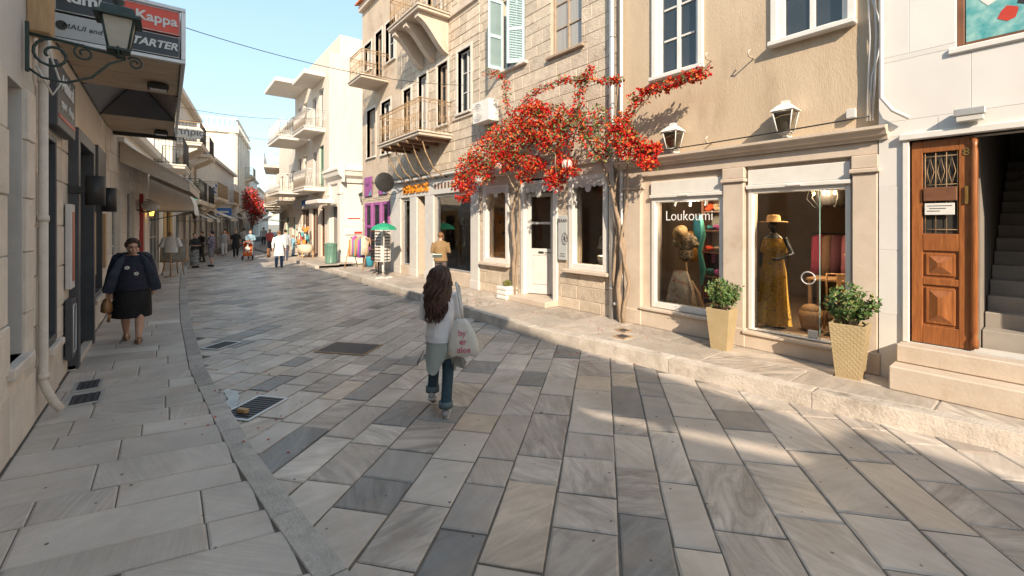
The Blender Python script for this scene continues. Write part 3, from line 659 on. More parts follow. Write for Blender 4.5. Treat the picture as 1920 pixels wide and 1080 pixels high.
    for k, (w_, z, dx) in enumerate((('by', .86, .0), ('er', .77, -.01), ('alos', .68, -.02))):
        text(w_, .095, pk, b_, (-.262 + dx, .12 + .056 - .006 * (k == 0), z), (R(90), 0, R(180)), .005)
    return t
# --- older woman walking towards the camera on the left pavement
def walking_lady():
    px, py = onZ(238, 640, .12); py = max(py, -.45)
    t = thing('person', 'woman in navy flowered top and black skirt with jacket draped over her shoulders', 'person', (px, py, .12), R(90) + R(3)); s = 1.03; t.scale = (s * .93, s, s)
    bd = MB(); head(bd, (.0, -.05, 1.52), 1.02, .18)
    LG = [[(-.1, 0, .82), (-.1, .06, .46), (-.085, .2, .11)], [(.1, 0, .82), (.1, -.14, .46), (.075, -.2, .08)]]
    for p in LG:
        bd.tube([p[0], p[1], Vector(p[1]).lerp(Vector(p[2]), .4) + Vector((0, .015, 0)), p[2]], [.1, .068, .066, .042], 12)
        a = p[-1]; bd.tube([(a[0], a[1] + .05, a[2] - .04), (a[0], a[1] - .06, a[2] - .05), (a[0], a[1] - .14, a[2] - .06)], [(.04, .034), (.045, .026), (.038, .015)], 8)
    AR = [[(-.2, 0, 1.36), (-.27, .03, 1.1), (-.29, -.06, .82)], [(.2, 0, 1.36), (.27, .02, 1.1), (.28, .02, .84)]]
    for k, p in enumerate(AR): bd.tube(p, [.055, .046, .03], 8); hand(bd, p[-1], (0, -.15, -1), -1 + 2 * k, 1, 1.0 if k == 0 else .5)
    rings(bd, [(0, 0, .8, .19, .16), (0, 0, 1.0, .2, .17), (0, 0, 1.2, .19, .15), (0, 0, 1.36, .17, .1), (0, 0, 1.42, .07, .065)], 16)
    b0 = fuse(bd, 'body', M['skin'], t, .0085, 3)
    fe = MB(); P = head(MB(), (.0, -.05, 1.52), 1.02, .18)
    em = mat('dark_brown_eye', (.02, .012, .01), rough=.3)
    for sx in (-1, 1):
        fe = MB(); fe.ell(P(sx * .031, -.083, .008), (.013, .006, .006), 8, 0, 6); fe.build('eye', em, b0); fe = MB(); fe.tube([P(sx * .016, -.094, .03), P(sx * .034, -.092, .035), P(sx * .052, -.078, .028)], .0045, 5); fe.build('eyebrow', em, b0)
    mo = MB(); mo.tube([P(-.024, -.094, -.064), P(0, -.1015, -.062), P(.024, -.094, -.064)], [.003, .0055, .003], 6); mo.build('lips', mat('lips', (.34, .12, .1), rough=.4), b0)
    tp = MB(); rings(tp, [(0, 0, 1.405, .1, .08), (0, -.01, 1.36, .185, .12), (0, -.03, 1.22, .235, .19), (0, -.03, 1.08, .235, .2), (0, -.03, .93, .25, .22), (0, -.03, .84, .245, .215)], 24, fold=.02, seed=2)
    for p in AR: tp.tube([p[0], p[1]], [.075, .07], 10)
    top = fuse(tp, 'top', mat('navy_knit', (.012, .014, .026), (.024, .027, .045), .9, 12, bump=.3, bscale=60), t, .011, 3)
    fw = MB(); wm, pm = M['wpaint'], mat('mauve_thread', (.2, .06, .12), rough=.8)
    for (cx, cz) in ((-.075, 1.215), (.045, 1.115)):
        for k in range(5):
            a = k * 1.257; yy = -.222 + .25 * (abs(cx) ** 1.5) - .004; fw.ell((cx + .022 * math.cos(a), yy, cz + .018 * math.sin(a)), (.016, .006, .013), 8, 0, 5)
    fw.build('embroidered_flower', wm, top)
    st = MB(); st.tube([(-.1 + .2 * q / 14, -.222 + .03 * abs(q / 7 - 1) ** 2, 1.14 + .05 * math.sin(q * .9)) for q in range(15)], .0035, 4); st.tube([(-.03 + .12 * q / 14, -.226 + .012 * abs(q / 7 - 1) ** 2, 1.05 + .04 * math.cos(q * .7)) for q in range(15)], .0035, 4); st.build('embroidered_stem', pm, top)
    jk = MB()                                   # jacket hung over the shoulders, open at the front
    for sx in (-1, 1):
        secs = [(.07, .05, 1.43, .04), (.16, .05, 1.425, .05), (.225, .06, 1.37, .055), (.27, .05, 1.2, .065), (.31, .03, 1.0, .075), (.34, .02, .86, .085)]
        rg = []
        for (x, y, z, d_) in secs: rg.append([(sx * (x + d_ * .75 * (1 + .18 * math.sin(5 * a + z * 6)) * math.cos(a)), y + d_ * 1.1 * (1 + .2 * math.sin(4 * a + z * 9)) * math.sin(a), z + .03 * math.sin(3 * a + x * 9)) for a in [2 * math.pi * i / 18 for i in range(18)]])
        jk.loft(rg)
        jk.tube([(sx * .1, -.06, 1.41), (sx * .17, -.16, 1.3), (sx * .24, -.2, 1.12), (sx * .29, -.17, .95), (sx * .32, -.13, .82)], [(.035, .02), (.06, .022), (.075, .022), (.085, .022), (.08, .02)], 10)
    rings(jk, [(0, .07, 1.44, .1, .06), (0, .09, 1.37, .22, .085), (0, .13, 1.15, .27, .09), (0, .15, .9, .3, .09)], 18, fold=.04)
    fuse(jk, 'jacket', mat('navy_jacket', (.014, .02, .036), (.03, .04, .062), .75, 8, bump=.4, bscale=12), t, .012, 3)
    sk = MB(); rings(sk, [(0, -.02, .92, .2, .17), (0, -.02, .8, .255, .22), (0, -.02, .6, .265, .225), (0, -.01, .44, .27, .22), (0, 0, .40, .265, .215)], 36, fold=.07, seed=6, cap=False); sk.build('skirt', mat('black_cloth', (.006, .006, .007), (.014, .014, .015), .9, 9, bump=.3, bscale=15), t)
    for p in LG:
        a = p[-1]; q = MB(); q.tube([(a[0], a[1] + .07, .018), (a[0], a[1] - .06, .016), (a[0], a[1] - .17, .014)], [(.042, .018), (.048, .016), (.04, .014)], 10)
        for yy, zz, r_ in ((-.11, .045, .042), (-.055, .07, .042), (.02, .1, .05)): q.tube([(a[0] + r_ * math.cos(b_), a[1] + yy, .015 + zz * math.sin(b_)) for b_ in [math.pi * i / 6 for i in range(7)]], [(.006, .016)] * 7, 6)
        q.build('sandal', mat('tan_leather', (.22, .11, .05), (.32, .17, .08), .5, 9), t)
    hr = MB(); rnd = random.Random(8)
    for k in range(120):
        an = rnd.uniform(0, 6.28); e_ = rnd.uniform(-.35, 1.5); c = (.088 * math.cos(an) * math.cos(e_), -.04 + .02 + .1 * math.sin(an) * math.cos(e_), 1.565 + .1 * math.sin(e_))
        if c[1] < -.085 and c[2] < 1.61: continue
        r_ = rnd.uniform(.018, .032); hr.ell(c, (r_, r_, r_), 7, 0, 5)
    hr.ell((0, -.01, 1.57), (.09, .095, .095), 12); fuse(hr, 'hair', mat('dark_auburn_hair', (.022, .01, .008), (.06, .025, .02), .6, 25, bump=.8, bscale=50), t, .009, 1)
    hb = thing('handbag', 'tan leather handbag held low by the woman in navy', 'bag', (px, py, .12), R(93)); hb.scale = (s, s, s)
    q = MB(); q.loft([[(-.31 + a * math.cos(i / 16 * 6.283), -.10 + b_ * math.sin(i / 16 * 6.283), z) for i in range(16)] for z, a, b_ in ((.52, .05, .09), (.54, .075, .13), (.64, .07, .12), (.72, .045, .09), (.745, .02, .06))]); q.build('bag_body', mat('bag_leather', (.24, .12, .045), (.34, .18, .07), .45, 7, bump=.3, bscale=20), hb)
    q = MB(); q.tube([(-.31, -.10 + .1 * math.cos(a), .72 + .1 * math.sin(a)) for a in [math.pi * i / 8 for i in range(9)]], .011, 7); q.tube([(-.27 + .02 * math.sin(a), -.13 + .11 * math.cos(a), .5 + .13 * math.sin(a)) for a in [math.pi + math.pi * i / 8 for i in range(9)]], [(.022, .006)] * 9, 7); q.build('strap', MATS['bag_leather'], hb)
# ---------------------------------------------------------------- right-hand row (front plane y = 7.05)
YR = 7.05
RX = lambda px: onY(px, 400, YR)[0]
def RZ(px, py): return onY(px, py, YR)[1]
def house(name, label, x0, x1, y=YR, rz=0.0):
    return thing(name, label, 'building', (0, y, 0), rz)
def recenter(t, xc):
    dx = xc; c_, s_ = math.cos(t.rotation_euler.z), math.sin(t.rotation_euler.z)
    t.location.x += dx * c_; t.location.y += dx * s_
    for ch in t.children: ch.location.x -= dx
def winpx(a, b_, t_, bt, Y=YR):
    m = (a + b_) / 2; return (onY(a, 0, Y)[0], onY(b_, 0, Y)[0], onY(m, bt, Y)[1], onY(m, t_, Y)[1])
def body(t, x0, x1, z1, ops, mat_, depth=7, y=0, z0=0.0, name='wall'):
    mb = MB(); wall_mesh(mb, x0, x1, z0, z1, ops, y, .3)
    mb.box(x0, x0 + .25, y + .301, y + depth, z0, z1); mb.box(x1 - .25, x1, y + .301, y + depth, z0, z1); mb.box(x0 + .25, x1 - .25, y + depth - .2, y + depth, z0, z1)
    w_ = mb.build(name, mat_, t)
    rf = MB(); rf.box(x0 + .02, x1 - .02, y + .31, y + depth - .21, z1 - .25, z1 - .05); rf.build('roof', M['greywall'], t)
    return w_
def room(t, x0, x1, y0, y1, z0, z1, wallm='room', floorm='roomfloor', ceil='room'):
    mb = MB(); mb.add([(x0, y0, z0), (x1, y0, z0), (x1, y1, z0), (x0, y1, z0)], [(0, 1, 2, 3)], 1); mb.add([(x0, y0, z1), (x1, y0, z1), (x1, y1, z1), (x0, y1, z1)], [(3, 2, 1, 0)], 2)
    mb.add([(x0, y1, z0), (x1, y1, z0), (x1, y1, z1), (x0, y1, z1)], [(0, 1, 2, 3)]); mb.add([(x0, y0, z0), (x0, y1, z0), (x0, y1, z1), (x0, y0, z1)], [(0, 1, 2, 3)]); mb.add([(x1, y0, z0), (x1, y1, z0), (x1, y1, z1), (x1, y0, z1)], [(3, 2, 1, 0)])
    return mb.build('interior', [M[wallm], M[floorm], M[ceil]], t)
def glazing(t, x0, x1, z0, z1, y, name='glass_pane'):
    mb = MB(); mb.add([(x0, y, z0), (x1, y, z0), (x1, y, z1), (x0, y, z1)], [(0, 1, 2, 3)]); return mb.build(name, M['glass'], t)
def frame(t, x0, x1, z0, z1, y0, y1, w_, mat_, name='window_frame', bottom=None):
    bt = w_ if bottom is None else bottom; mb = MB(); b = .006
    mb.box(x0, x0 + w_, y0, y1, z0, z1, 0, b); mb.box(x1 - w_, x1, y0, y1, z0, z1, 0, b); mb.box(x0 + w_, x1 - w_, y0, y1, z1 - w_, z1, 0, b)
    if bt: mb.box(x0 + w_, x1 - w_, y0, y1, z0, z0 + bt, 0, b)
    return mb.build(name, mat_, t)
# ---- white marble-clad house with the wooden door
t = house('marble_clad_house', 'white marble-clad house with carved wooden door and dark stairwell', -1.45, 4)
x0, x1 = -1.45, 5.0; DO = (-1.16, .75, .68, 3.09); PW = (-.77, .85, 4.08, 5.7)
body(t, x0, x1, 9.5, [DO, PW, (1.9, 3.1, 4.08, 5.7)], mat('pale_joint', (.6, .58, .55), rough=.8), 7, -.05)
random.seed(21); blocks(t, x0, x1, .2, 9.5, [(DO[0] - .06, DO[1] + .06, 0, 3.16), PW, (1.9, 3.1, 4.08, 5.7)], (.78, .8), (1.0, 1.5), M['panel'], -.06, .004, name='cladding_panel', gap=.0006)
part(t, 'door_surround', M['wpaint'], lambda m: (m.box(DO[0] - .06, DO[0], -.1, .1, .68, 3.09, 0, .006), m.box(DO[0] - .09, DO[1] + .09, -.13, .1, 3.09, 3.17, 0, .01), m.box(DO[1], DO[1] + .06, -.1, .1, .68, 3.09, 0, .006)))
def leaf(m):
    a, b_ = -1.15, -.63; y0, y1 = -.03, .03
    m.box(a, a + .1, y0, y1, .69, 3.07, 0, .006); m.box(b_ - .12, b_, y0, y1, .69, 3.07, 0, .006)
    for c, d in ((.69, .9), (1.38, 1.46), (1.78, 1.98), (2.93, 3.07)): m.box(a + .1, b_ - .12, y0, y1, c, d, 0, .006)
    m.box(a + .1, b_ - .12, y0 + .022, y1 - .01, .9, 1.78)
    for c, d in ((.93, 1.35), (1.49, 1.75)):
        X0, X1 = a + .125, b_ - .145; m.box(X0, X1, y0 + .004, y0 + .024, c, d, 0, .008)
        h = min((X1 - X0), (d - c)) * .42; m.add([(X0 + .03, y0 + .004, c + .03), (X1 - .03, y0 + .004, c + .03), (X1 - .03, y0 + .004, d - .03), (X0 + .03, y0 + .004, d - .03), (X0 + h, y0 - .03, c + h), (X1 - h, y0 - .03, c + h), (X1 - h, y0 - .03, d - h), (X0 + h, y0 - .03, d - h)], [(0, 1, 5, 4), (1, 2, 6, 5), (2, 3, 7, 6), (3, 0, 4, 7), (4, 5, 6, 7)])
    m.tube([(b_ + .005, y0 - .01, .72)] + [(b_ + .005, y0 - .012, z) for z in (.8, .85, .9, 2.9, 2.95, 3.05)], [.035, .035, .022, .03, .03, .022, .035], 10)
dl = part(t, 'door', M['wood'], leaf)
part(dl, 'door_glass', M['dark'], lambda m: m.box(-1.05, -.75, .004, .012, 1.98, 2.93))
part(dl, 'iron_grille', M['iron'], lambda m: [m.tube([(-1.03 + .045 * k, -.012, 1.98), (-1.03 + .045 * k, -.012, 2.93)], .004, 4) for k in range(0, 7, 2)] + [m.tube([(-.985 + .09 * k, -.014, 2.56), (-.955 + .09 * k, -.014, 2.7), (-.985 + .09 * k, -.014, 2.86), (-1.015 + .09 * k, -.014, 2.7), (-.985 + .09 * k, -.014, 2.56)], .004, 4) for k in range(3)] + [m.tube([(-1.05, -.014, z), (-.75, -.014, z)], .004, 4) for z in (2.03, 2.55, 2.88)])
part(dl, 'letter_plate', M['brown'], lambda m: (m.box(-1.04, -.76, -.055, -.032, 2.36, 2.52, 0, .006)))
part(dl, 'notice', M['wpaint'], lambda m: m.box(-1.03, -.78, -.048, -.036, 2.2, 2.335, 0, .003))
nt_ = mat('ink', (.03, .03, .03)); [part(dl, 'printed_line', nt_, lambda m: m.box(-1.01 + .02 * (k % 2), -.8 - .05 * (k % 3), -.0495, -.0485, 2.3 - .03 * k, 2.308 - .03 * k)) for k in range(4)]
part(dl, 'door_knob', M['brass'], lambda m: m.lathe([(.035, -.0), (.03, .02), (.012, .025), (.014, .05), (.026, .06), (.03, .075), (.02, .09)], n=14))
k_ = dl.children[-1]; k_.rotation_euler = (R(90), 0, 0); k_.location = (-.89, -.03, 1.88)
part(dl, 'door_handle', M['brass'], lambda m: m.box(-.70, -.672, -.055, -.03, 2.32, 2.52, 0, .008))
text('8', .12, M['brass'], dl, (-.69, -.034, 2.9), ext=.004)
def stairs(m):
    for k in range(14): m.box(-.6, .74, .35 + .27 * k, .35 + .27 * (k + 1), .45, .7 + .172 * (k + 1), 0, .008)
part(t, 'stair', mat('grey_stair_marble', (.3, .27, .24), (.4, .36, .32), .5, 3), stairs)
part(t, 'stairwell', mat('stairwell_paint', (.26, .23, .2), rough=.8), lambda m: (m.box(-.66, -.61, .3, 4.6, .3, 5.4), m.box(.745, .8, .3, 4.6, .3, 5.4), m.box(-.61, .745, .25, 4.6, 5.4, 5.5), m.box(-.61, .745, 4.55, 4.6, .3, 5.4), m.box(-.61, .745, .25, 4.55, .3, .45), m.box(-1.4, -.66, .26, .3, .3, 3.1)))
part(t, 'step', M['trim'], lambda m: m.box(-1.24, 3, -.3, -.09, .475, .68, 0, .012)); part(t, 'step', M['trim'], lambda m: m.box(-1.26, 3, -.55, -.09, .2, .47, 0, .012))
wd = window(t, PW[0], PW[1], PW[2], PW[3], M['brown'], .06, 2, 1, .05, .06, sill=(M['wpaint'], .06, .1))
def poster(x0_, x1_):
    m = mat('teal_poster', (.05, .30, .33), (.30, .52, .50), .4, 9, detail=2); q = MB(); q.box(x0_, x1_, .058, .062, PW[2] + .07, PW[3] - .07); o = q.build('poster', m, wd); rnd = random.Random(int(x0_ * 100))
    for k, c in enumerate(((.75, .42, .03), (.5, .05, .03), (.03, .03, .03), (.7, .7, .66), (.75, .42, .03), (.5, .05, .03))):
        cx, cz, s_ = rnd.uniform(x0_ + .12, x1_ - .12), PW[2] + .16 + .13 * k, rnd.uniform(.08, .13); f_ = MB(); f_.prism([(cx + s_ * math.cos(a) * rnd.uniform(.7, 1.2), cz + s_ * math.sin(a) * rnd.uniform(.6, 1.1)) for a in [6.2832 * i / 7 for i in range(7)]], 'y', .0555 - .0003 * k, .0575); f_.build('printed_patch', mat('print_%d' % k, c, rough=.4), o)
poster(PW[0] + .07, .0); poster(.08, PW[1] - .07)
window(t, 1.9, 3.1, 4.08, 5.7, M['brown'], .06, 2, 2)
recenter(t, 1)
lf = thing('bulkhead_lamp', 'flat steel bulkhead lamp fixed above the wooden door', 'lamp', (-.65, YR - .09, 3.22))
part(lf, 'housing', M['steel'], lambda m: m.box(-.12, .12, -.12, 0, .06, .14, 0, .008)); part(lf, 'lamp_glass', mat('milk_glass', (.6, .58, .54), rough=.3), lambda m: m.box(-.105, .105, -.108, -.003, .0, .058, 0, .006))
# ---- beige house with the boutique
t = house('boutique_house', 'beige plastered house over a marble-framed boutique with glass door', -5.55, -1.45)
x0, x1 = -5.53, -1.455; W1 = (-4.76, -3.42, .56, 2.86); D1 = (-3.04, -1.75, .47, 2.92); U1 = (-4.7, -3.78, 4.76, 6.6); U2 = (-2.68, -1.72, 4.76, 6.6)
body(t, x0, x1, 8.6, [U1, U2], M['plaster'], 7, 0, 3.2)
mb = MB(); wall_mesh(mb, x0, x1, 0, 3.2, [W1, D1], .03, .3); mb.build('shop_front', M['trim'], t)
room(t, -5.4, -1.6, .34, 4.2, .46, 3.15)
for a, b_ in ((-5.33, -4.95), (-3.4, -3.08), (-1.72, -1.46)):
    part(t, 'pilaster', M['trim'], lambda m: (m.box(a, b_, -.07, .028, .2, 2.74, 0, .01), m.box(a - .03, b_ + .03, -.1, .028, .2, .48, 0, .012), m.box(a - .03, b_ + .03, -.11, .028, 2.741, 2.80, 0, .012), m.box(a - .01, b_ + .01, -.08, .028, 2.801, 2.97, 0, .01)))
part(t, 'architrave', M['trim'], lambda m: m.box(x0 + .1, x1 - .003, -.055, .028, 2.972, 3.14, 0, .008))
part(t, 'cornice', M['trim'], lambda m: m.prism([(.02, 3.142), (-.1, 3.142), (-.12, 3.19), (-.17, 3.20), (-.2, 3.25), (-.24, 3.265), (-.24, 3.30), (.02, 3.34)], 'x', x0 + .06, x1 + .1))
for (a, b_, c, d) in (W1, D1):
    part(t, 'shutter_box', M['wpaint'], lambda m: (m.box(a, b_, -.02, .2, d - .235, d - .002, 0, .008), m.box(a - .02, b_ + .02, -.05, .2, d - .30, d - .237, 0, .01)))
    part(t, 'shutter_handle', M['wpaint'], lambda m: m.box((a + b_) / 2 - .09, (a + b_) / 2 + .09, -.075, -.052, d - .285, d - .255, 0, .006))
f1 = frame(t, W1[0], W1[1], W1[2], W1[3] - .3, .0, .16, .075, M['wpaint'], bottom=.1); glazing(f1, W1[0] + .07, W1[1] - .07, W1[2] + .09, W1[3] - .37, .08)
lt_ = mat('white_vinyl_lettering', (.85, .86, .86), rough=.5); text('Loukoumi', .255, lt_, f1, ((W1[0] + W1[1]) / 2 + .02, .07, 2.23), ext=.001, sx=.86, off=-.003)
f2 = frame(t, D1[0], D1[1], D1[2], D1[3] - .3, .0, .16, .06, M['wpaint'], 'door_frame', bottom=.02); GX = -2.12
glazing(f2, D1[0] + .06, GX - .003, D1[2] + .02, D1[3] - .36, .08, 'glass_door')
part(f2, 'door_edge', mat('glass_edge', (.25, .42, .38), rough=.1), lambda m: m.box(GX - .004, GX + .004, .072, .088, D1[2] + .02, D1[3] - .36))
part(f2, 'door_lock', M['steel'], lambda m: m.box(GX - .14, GX - .02, .055, .1, D1[2] + .02, D1[2] + .13, 0, .006))
part(f2, 'door_handle', M['steel'], lambda m: m.tube([(GX - .13 + .085 * math.cos(a), .045, 1.33 + .085 * math.sin(a)) for a in [6.2832 * i / 20 for i in range(21)]], .009, 6))
for a, b_, z in ((-4.93, -3.43, .55), (-3.07, -1.73, .46)):
    part(t, 'plinth', M['trim'], lambda m: (m.box(a, b_, -.09, .028, .2, z - .05, 0, .01), m.box(a - .01, b_ + .01, -.13, .1, z - .049, z, 0, .01)))
for u in (U1, U2): window(t, u[0] + .06, u[1] - .06, u[2], u[3], M['wpaint'], .07, 2, 3, .035, .075, sill=(M['wpaint'], .1, .14), trim=(M['wpaint'], .09, .05))
for px_, pz in ((-3.62, 4.78), (-2.96, 4.62), (-3.62, 3.42)): part(t, 'iron_hook', M['trim'], lambda m: m.tube([(px_, .01, pz), (px_, -.17, pz), (px_, -.2, pz + .05), (px_ + .02, -.17, pz + .09)], .012, 6))
# goods inside the boutique
def shelf_goods():
    sh = thing('display_shelf', 'dark wooden shelf unit of beachwear behind the boutique window', 'shelf', (-3.86, YR + .75, .6)); x_ = .34
    part(sh, 'shelf_frame', M['brown'], lambda m: (m.box(-x_, -x_ + .04, 0, .4, 0, 2.1, 0, .004), m.box(x_ - .04, x_, 0, .4, 0, 2.1, 0, .004), m.box(-x_ + .04, x_ - .04, .37, .4, 0, 2.1)))
    cl = [(.75, .09, .02), (.06, .3, .42), (.5, .36, .2), (.8, .13, .16), (.07, .25, .22), (.35, .3, .28), (.55, .1, .3), (.04, .04, .05), (.62, .5, .3)]
    for k, z in enumerate((.1, .5, .95, 1.35, 1.7)):
        part(sh, 'shelf_board', M['brown'], lambda m: m.box(-x_ + .04, x_ - .04, .01, .37, z, z + .03, 0, .004))
        for j in range(4):
            g_ = MB(); xx = -.24 + .155 * j; ci = (k * 4 + j * 2 + k // 2) % 9; c = cl[ci]; hh = random.uniform(.05, .12)
            for q in range(3): g_.ell((xx + random.uniform(-.03, .03), .14 + random.uniform(-.04, .04), z + .03 + hh * (.5 + q * .35)), (.075, .09, hh * .55), 9, 0, 6)
            o = g_.build('folded_garment', cloth(c), None, loc=(-3.86, YR + .75, .6)); tag(o, ('orange', 'blue', 'beige', 'coral', 'teal', 'taupe', 'pink', 'black', 'straw coloured')[ci] + ' beach garment on the ' + ('lowest', 'second', 'third', 'fourth', 'topmost')[k] + ' board of the boutique shelf', 'garment', 'garments on the boutique shelf')
shelf_goods()
def bust(name, label, x, y, z, topm, hat=False):
    b_ = thing(name, label, 'mannequin', (x, y, z)); part(b_, 'stand', M['wood2'], lambda m: (m.tube([(0, 0, 0), (.04, 0, .35), (0, 0, .75)], .025, 7), m.lathe([(.17, 0), (.16, .02), (.03, .04)], n=14)))
    m = MB(); rings(m, [(0, 0, .72, .05, .04), (0, 0, .78, .15, .1), (0, 0, .95, .14, .1), (0, 0, 1.12, .17, .11), (0, 0, 1.22, .14, .08), (0, 0, 1.26, .05, .05)], 16, fold=.06); m.tube([(-.14, 0, 1.18), (-.22, -.02, 1.0)], [.06, .075], 8); m.tube([(.14, 0, 1.18), (.22, -.02, 1.0)], [.06, .075], 8); fuse(m, 'blouse', topm, b_, .014, 2)
    return b_
leo = mat('leopard_print', (.02, .016, .012), (.45, .33, .2), .8, 28, detail=1); flo = mat('floral_print', (.46, .41, .34), (.58, .53, .45), .85, 12, stain=((.42, .1, .05), 13, .54, .6))
bust('dress_form', 'dress form in leopard print blouse hanging in the boutique window', -4.37, YR + .5, .68, leo)
h_ = MB(); h_.lathe([(.15, 0), (.145, .012), (.08, .02), (.075, .08), (.055, .1), (.01, .105)], n=20); o = h_.build('straw_hat', mat('straw', (.46, .28, .12), (.58, .38, .18), .8, 30, bump=.4), None, loc=(-4.36, YR + .3, 1.93)); o.rotation_euler = (R(70), 0, 0); tag(o, 'tan brimmed hat hung in front of the leopard print blouse', 'hat')
m_ = MB(); rings(m_, [(0, 0, .66, .13, .09), (0, 0, .4, .22, .17), (0, 0, .02, .3, .23)], 30, fold=.12); o = m_.build('floral_skirt', flo, None, loc=(-4.42, YR + .42, .56)); tag(o, 'pale floral skirt spread at the bottom of the boutique window', 'skirt')
m_ = MB(); m_.tube([(0, 0, 0), (-.1, .0, .3), (-.22, 0, .5)], [.035, .03, .02], 8); o = m_.build('driftwood_prop', M['wood2'], None, loc=(-3.95, YR + .36, .57)); tag(o, 'leaning pale driftwood with scarf in the boutique window', 'prop')
m_ = MB(); m_.tube([(0, 0, 1.25), (.05, -.02, .9), (-.03, 0, .6), (.03, 0, .3), (0, 0, .0)], [(.02, .02), (.05, .03), (.04, .02), (.06, .03), (.03, .02)], 8); o = m_.build('hanging_scarf', cloth((.08, .34, .27)), None, loc=(-4.02, YR + .42, 1.0)); tag(o, 'turquoise scarf hanging beside the boutique shelf', 'scarf')
# full mannequin in mustard dress
mq = thing('mannequin', 'black mannequin in long mustard dress and straw hat behind the glass door', 'mannequin', (-2.84, YR + .42, .47)); mq.scale = (.97,) * 3
b_ = MB(); head(b_, (0, 0, 1.64), .95, .5); rings(b_, [(0, 0, 1.0, .12, .09), (0, 0, 1.2, .11, .08), (0, 0, 1.38, .14, .09), (0, 0, 1.46, .13, .07), (0, 0, 1.52, .05, .05)], 14)
b_.tube([(.16, 0, 1.45), (.27, .02, 1.2), (.12, -.14, 1.12)], [.042, .034, .024], 8); hand(b_, (.12, -.14, 1.12), (-.8, -.3, 0), 1, .9); b_.tube([(-.16, 0, 1.45), (-.2, .02, 1.2), (-.19, -.02, .95)], [.042, .034, .024], 8); b_.tube([(0, 0, .05), (0, 0, 1.0)], [.1, .1], 8); b_.tube([(.06, -.05, .03), (.06, -.15, .02)], [.035, .02], 8)
fuse(b_, 'body', mat('black_mannequin', (.015, .014, .014), rough=.35), mq, .012, 2)
mus = mat('mustard_print', (.44, .235, .03), (.56, .33, .05), .85, 3, bump=.3, bscale=20, stain=((.07, .045, .03), 30, .55, .6))
b_ = MB(); rings(b_, [(0, 0, 1.44, .15, .1), (0, 0, 1.38, .17, .12), (0, 0, 1.22, .2, .15), (0, 0, 1.19, .15, .12), (0, 0, 1.12, .14, .11), (0, 0, .9, .18, .14), (0, 0, .5, .2, .16), (0, 0, .06, .24, .19)], 48, fold=.17, seed=3, cap=False); b_.build('dress', mus, mq)
b_ = MB(); b_.lathe([(.2, 0), (.195, .01), (.1, .02), (.095, .09), (.075, .12), (.01, .125)], (0, 0, 1.7), 20); b_.build('straw_hat', MATS['straw'], mq)
ch = thing('chandelier', 'dark ornate chandelier with glowing bulbs inside the boutique', 'chandelier', (-2.3, YR + 1.2, 2.35))
part(ch, 'chandelier_frame', M['black'], lambda m: (m.tube([(0, 0, .75), (0, 0, .1)], .02, 6), m.lathe([(.12, .02), (.2, .05), (.24, .3), (.18, .36), (.2, .4)], n=12, cap=False), [m.tube([(0, 0, .1), (.22 * math.cos(a), .22 * math.sin(a), .0), (.34 * math.cos(a), .34 * math.sin(a), .15), (.3 * math.cos(a), .3 * math.sin(a), .3)], .012, 5) for a in [k * 1.047 for k in range(6)]]))
for k in range(3): part(ch, 'bulb', M['bulb'], lambda m: m.ell((-.16 + .14 * k, -.26, .22), (.022, .022, .034), 8, 0, 6))
ld = bpy.data.lights.new('chandelier_light', 'POINT'); ld.energy = 45; ld.color = (1, .7, .4); ld.shadow_soft_size = .12; lo_ = bpy.data.objects.new('chandelier_light', ld); COL.objects.link(lo_); lo_.parent = ch; lo_.location = (-.05, -.45, .25)
tb = thing('display_table', 'low pale display table inside the boutique', 'table', (-2.15, YR + 1.3, .47)); part(tb, 'table_top', M['wood2'], lambda m: m.box(-.45, .4, -.25, .25, .72, .76, 0, .006)); [part(tb, 'leg', M['wood2'], lambda m: m.box(a, a + .05, b_, b_ + .05, 0, .72, 0, .004)) for a in (-.43, .33) for b_ in (-.23, .18)]
cr = thing('metal_chair', 'cream metal chair inside the boutique door', 'chair', (-2.02, YR + .85, .47), R(30)); part(cr, 'seat', M['wood2'], lambda m: m.box(-.2, .2, -.2, .2, .44, .47, 0, .01)); part(cr, 'backrest', M['wood2'], lambda m: (m.tube([(-.19, .2, .46), (-.17, .26, .85), (.17, .26, .85), (.19, .2, .46)], .016, 6), m.box(-.05, .05, .23, .25, .47, .85)))
for a in (-1, 1):
    for b_ in (-1, 1): part(cr, 'leg', M['wood2'], lambda m: m.tube([(a * .17, b_ * .17, .45), (a * .22, b_ * .22, 0)], [.024, .016], 6))
part(t, 'doormat', M['black'], lambda m: m.box(-2.2, -1.85, .5, .95, .462, .474))
bk = MB(); bk.lathe([(.12, 0), (.16, .2), (.15, .3)], n=16); bk.ell((0, 0, .3), (.14, .14, .1), 10); o = bk.build('wicker_basket', M['wood2'], None, loc=(-2.42, YR + .7, .47)); tag(o, 'wicker basket of scarves on the boutique floor', 'basket')
for k in range(6): g_ = MB(); rings(g_, [(0, 0, .6, .03, .02), (0, 0, .55, .13, .04), (0, 0, 0, .15, .05)], 12, fold=.12, seed=k); cc = [(.7, .3, .05), (.06, .3, .38), (.6, .08, .2), (.5, .45, .36), (.1, .12, .3), (.65, .5, .1)][k]; o = g_.build('pinned_garment', cloth(cc), None, loc=(-4.6 + .18 * k, YR + 1.1, 1.35 + .3 * (k % 2))); tag(o, ['orange', 'turquoise', 'pink', 'beige', 'navy', 'yellow'][k] + ' beach garment pinned up behind the lettered window', 'garment', 'garments pinned in the window')
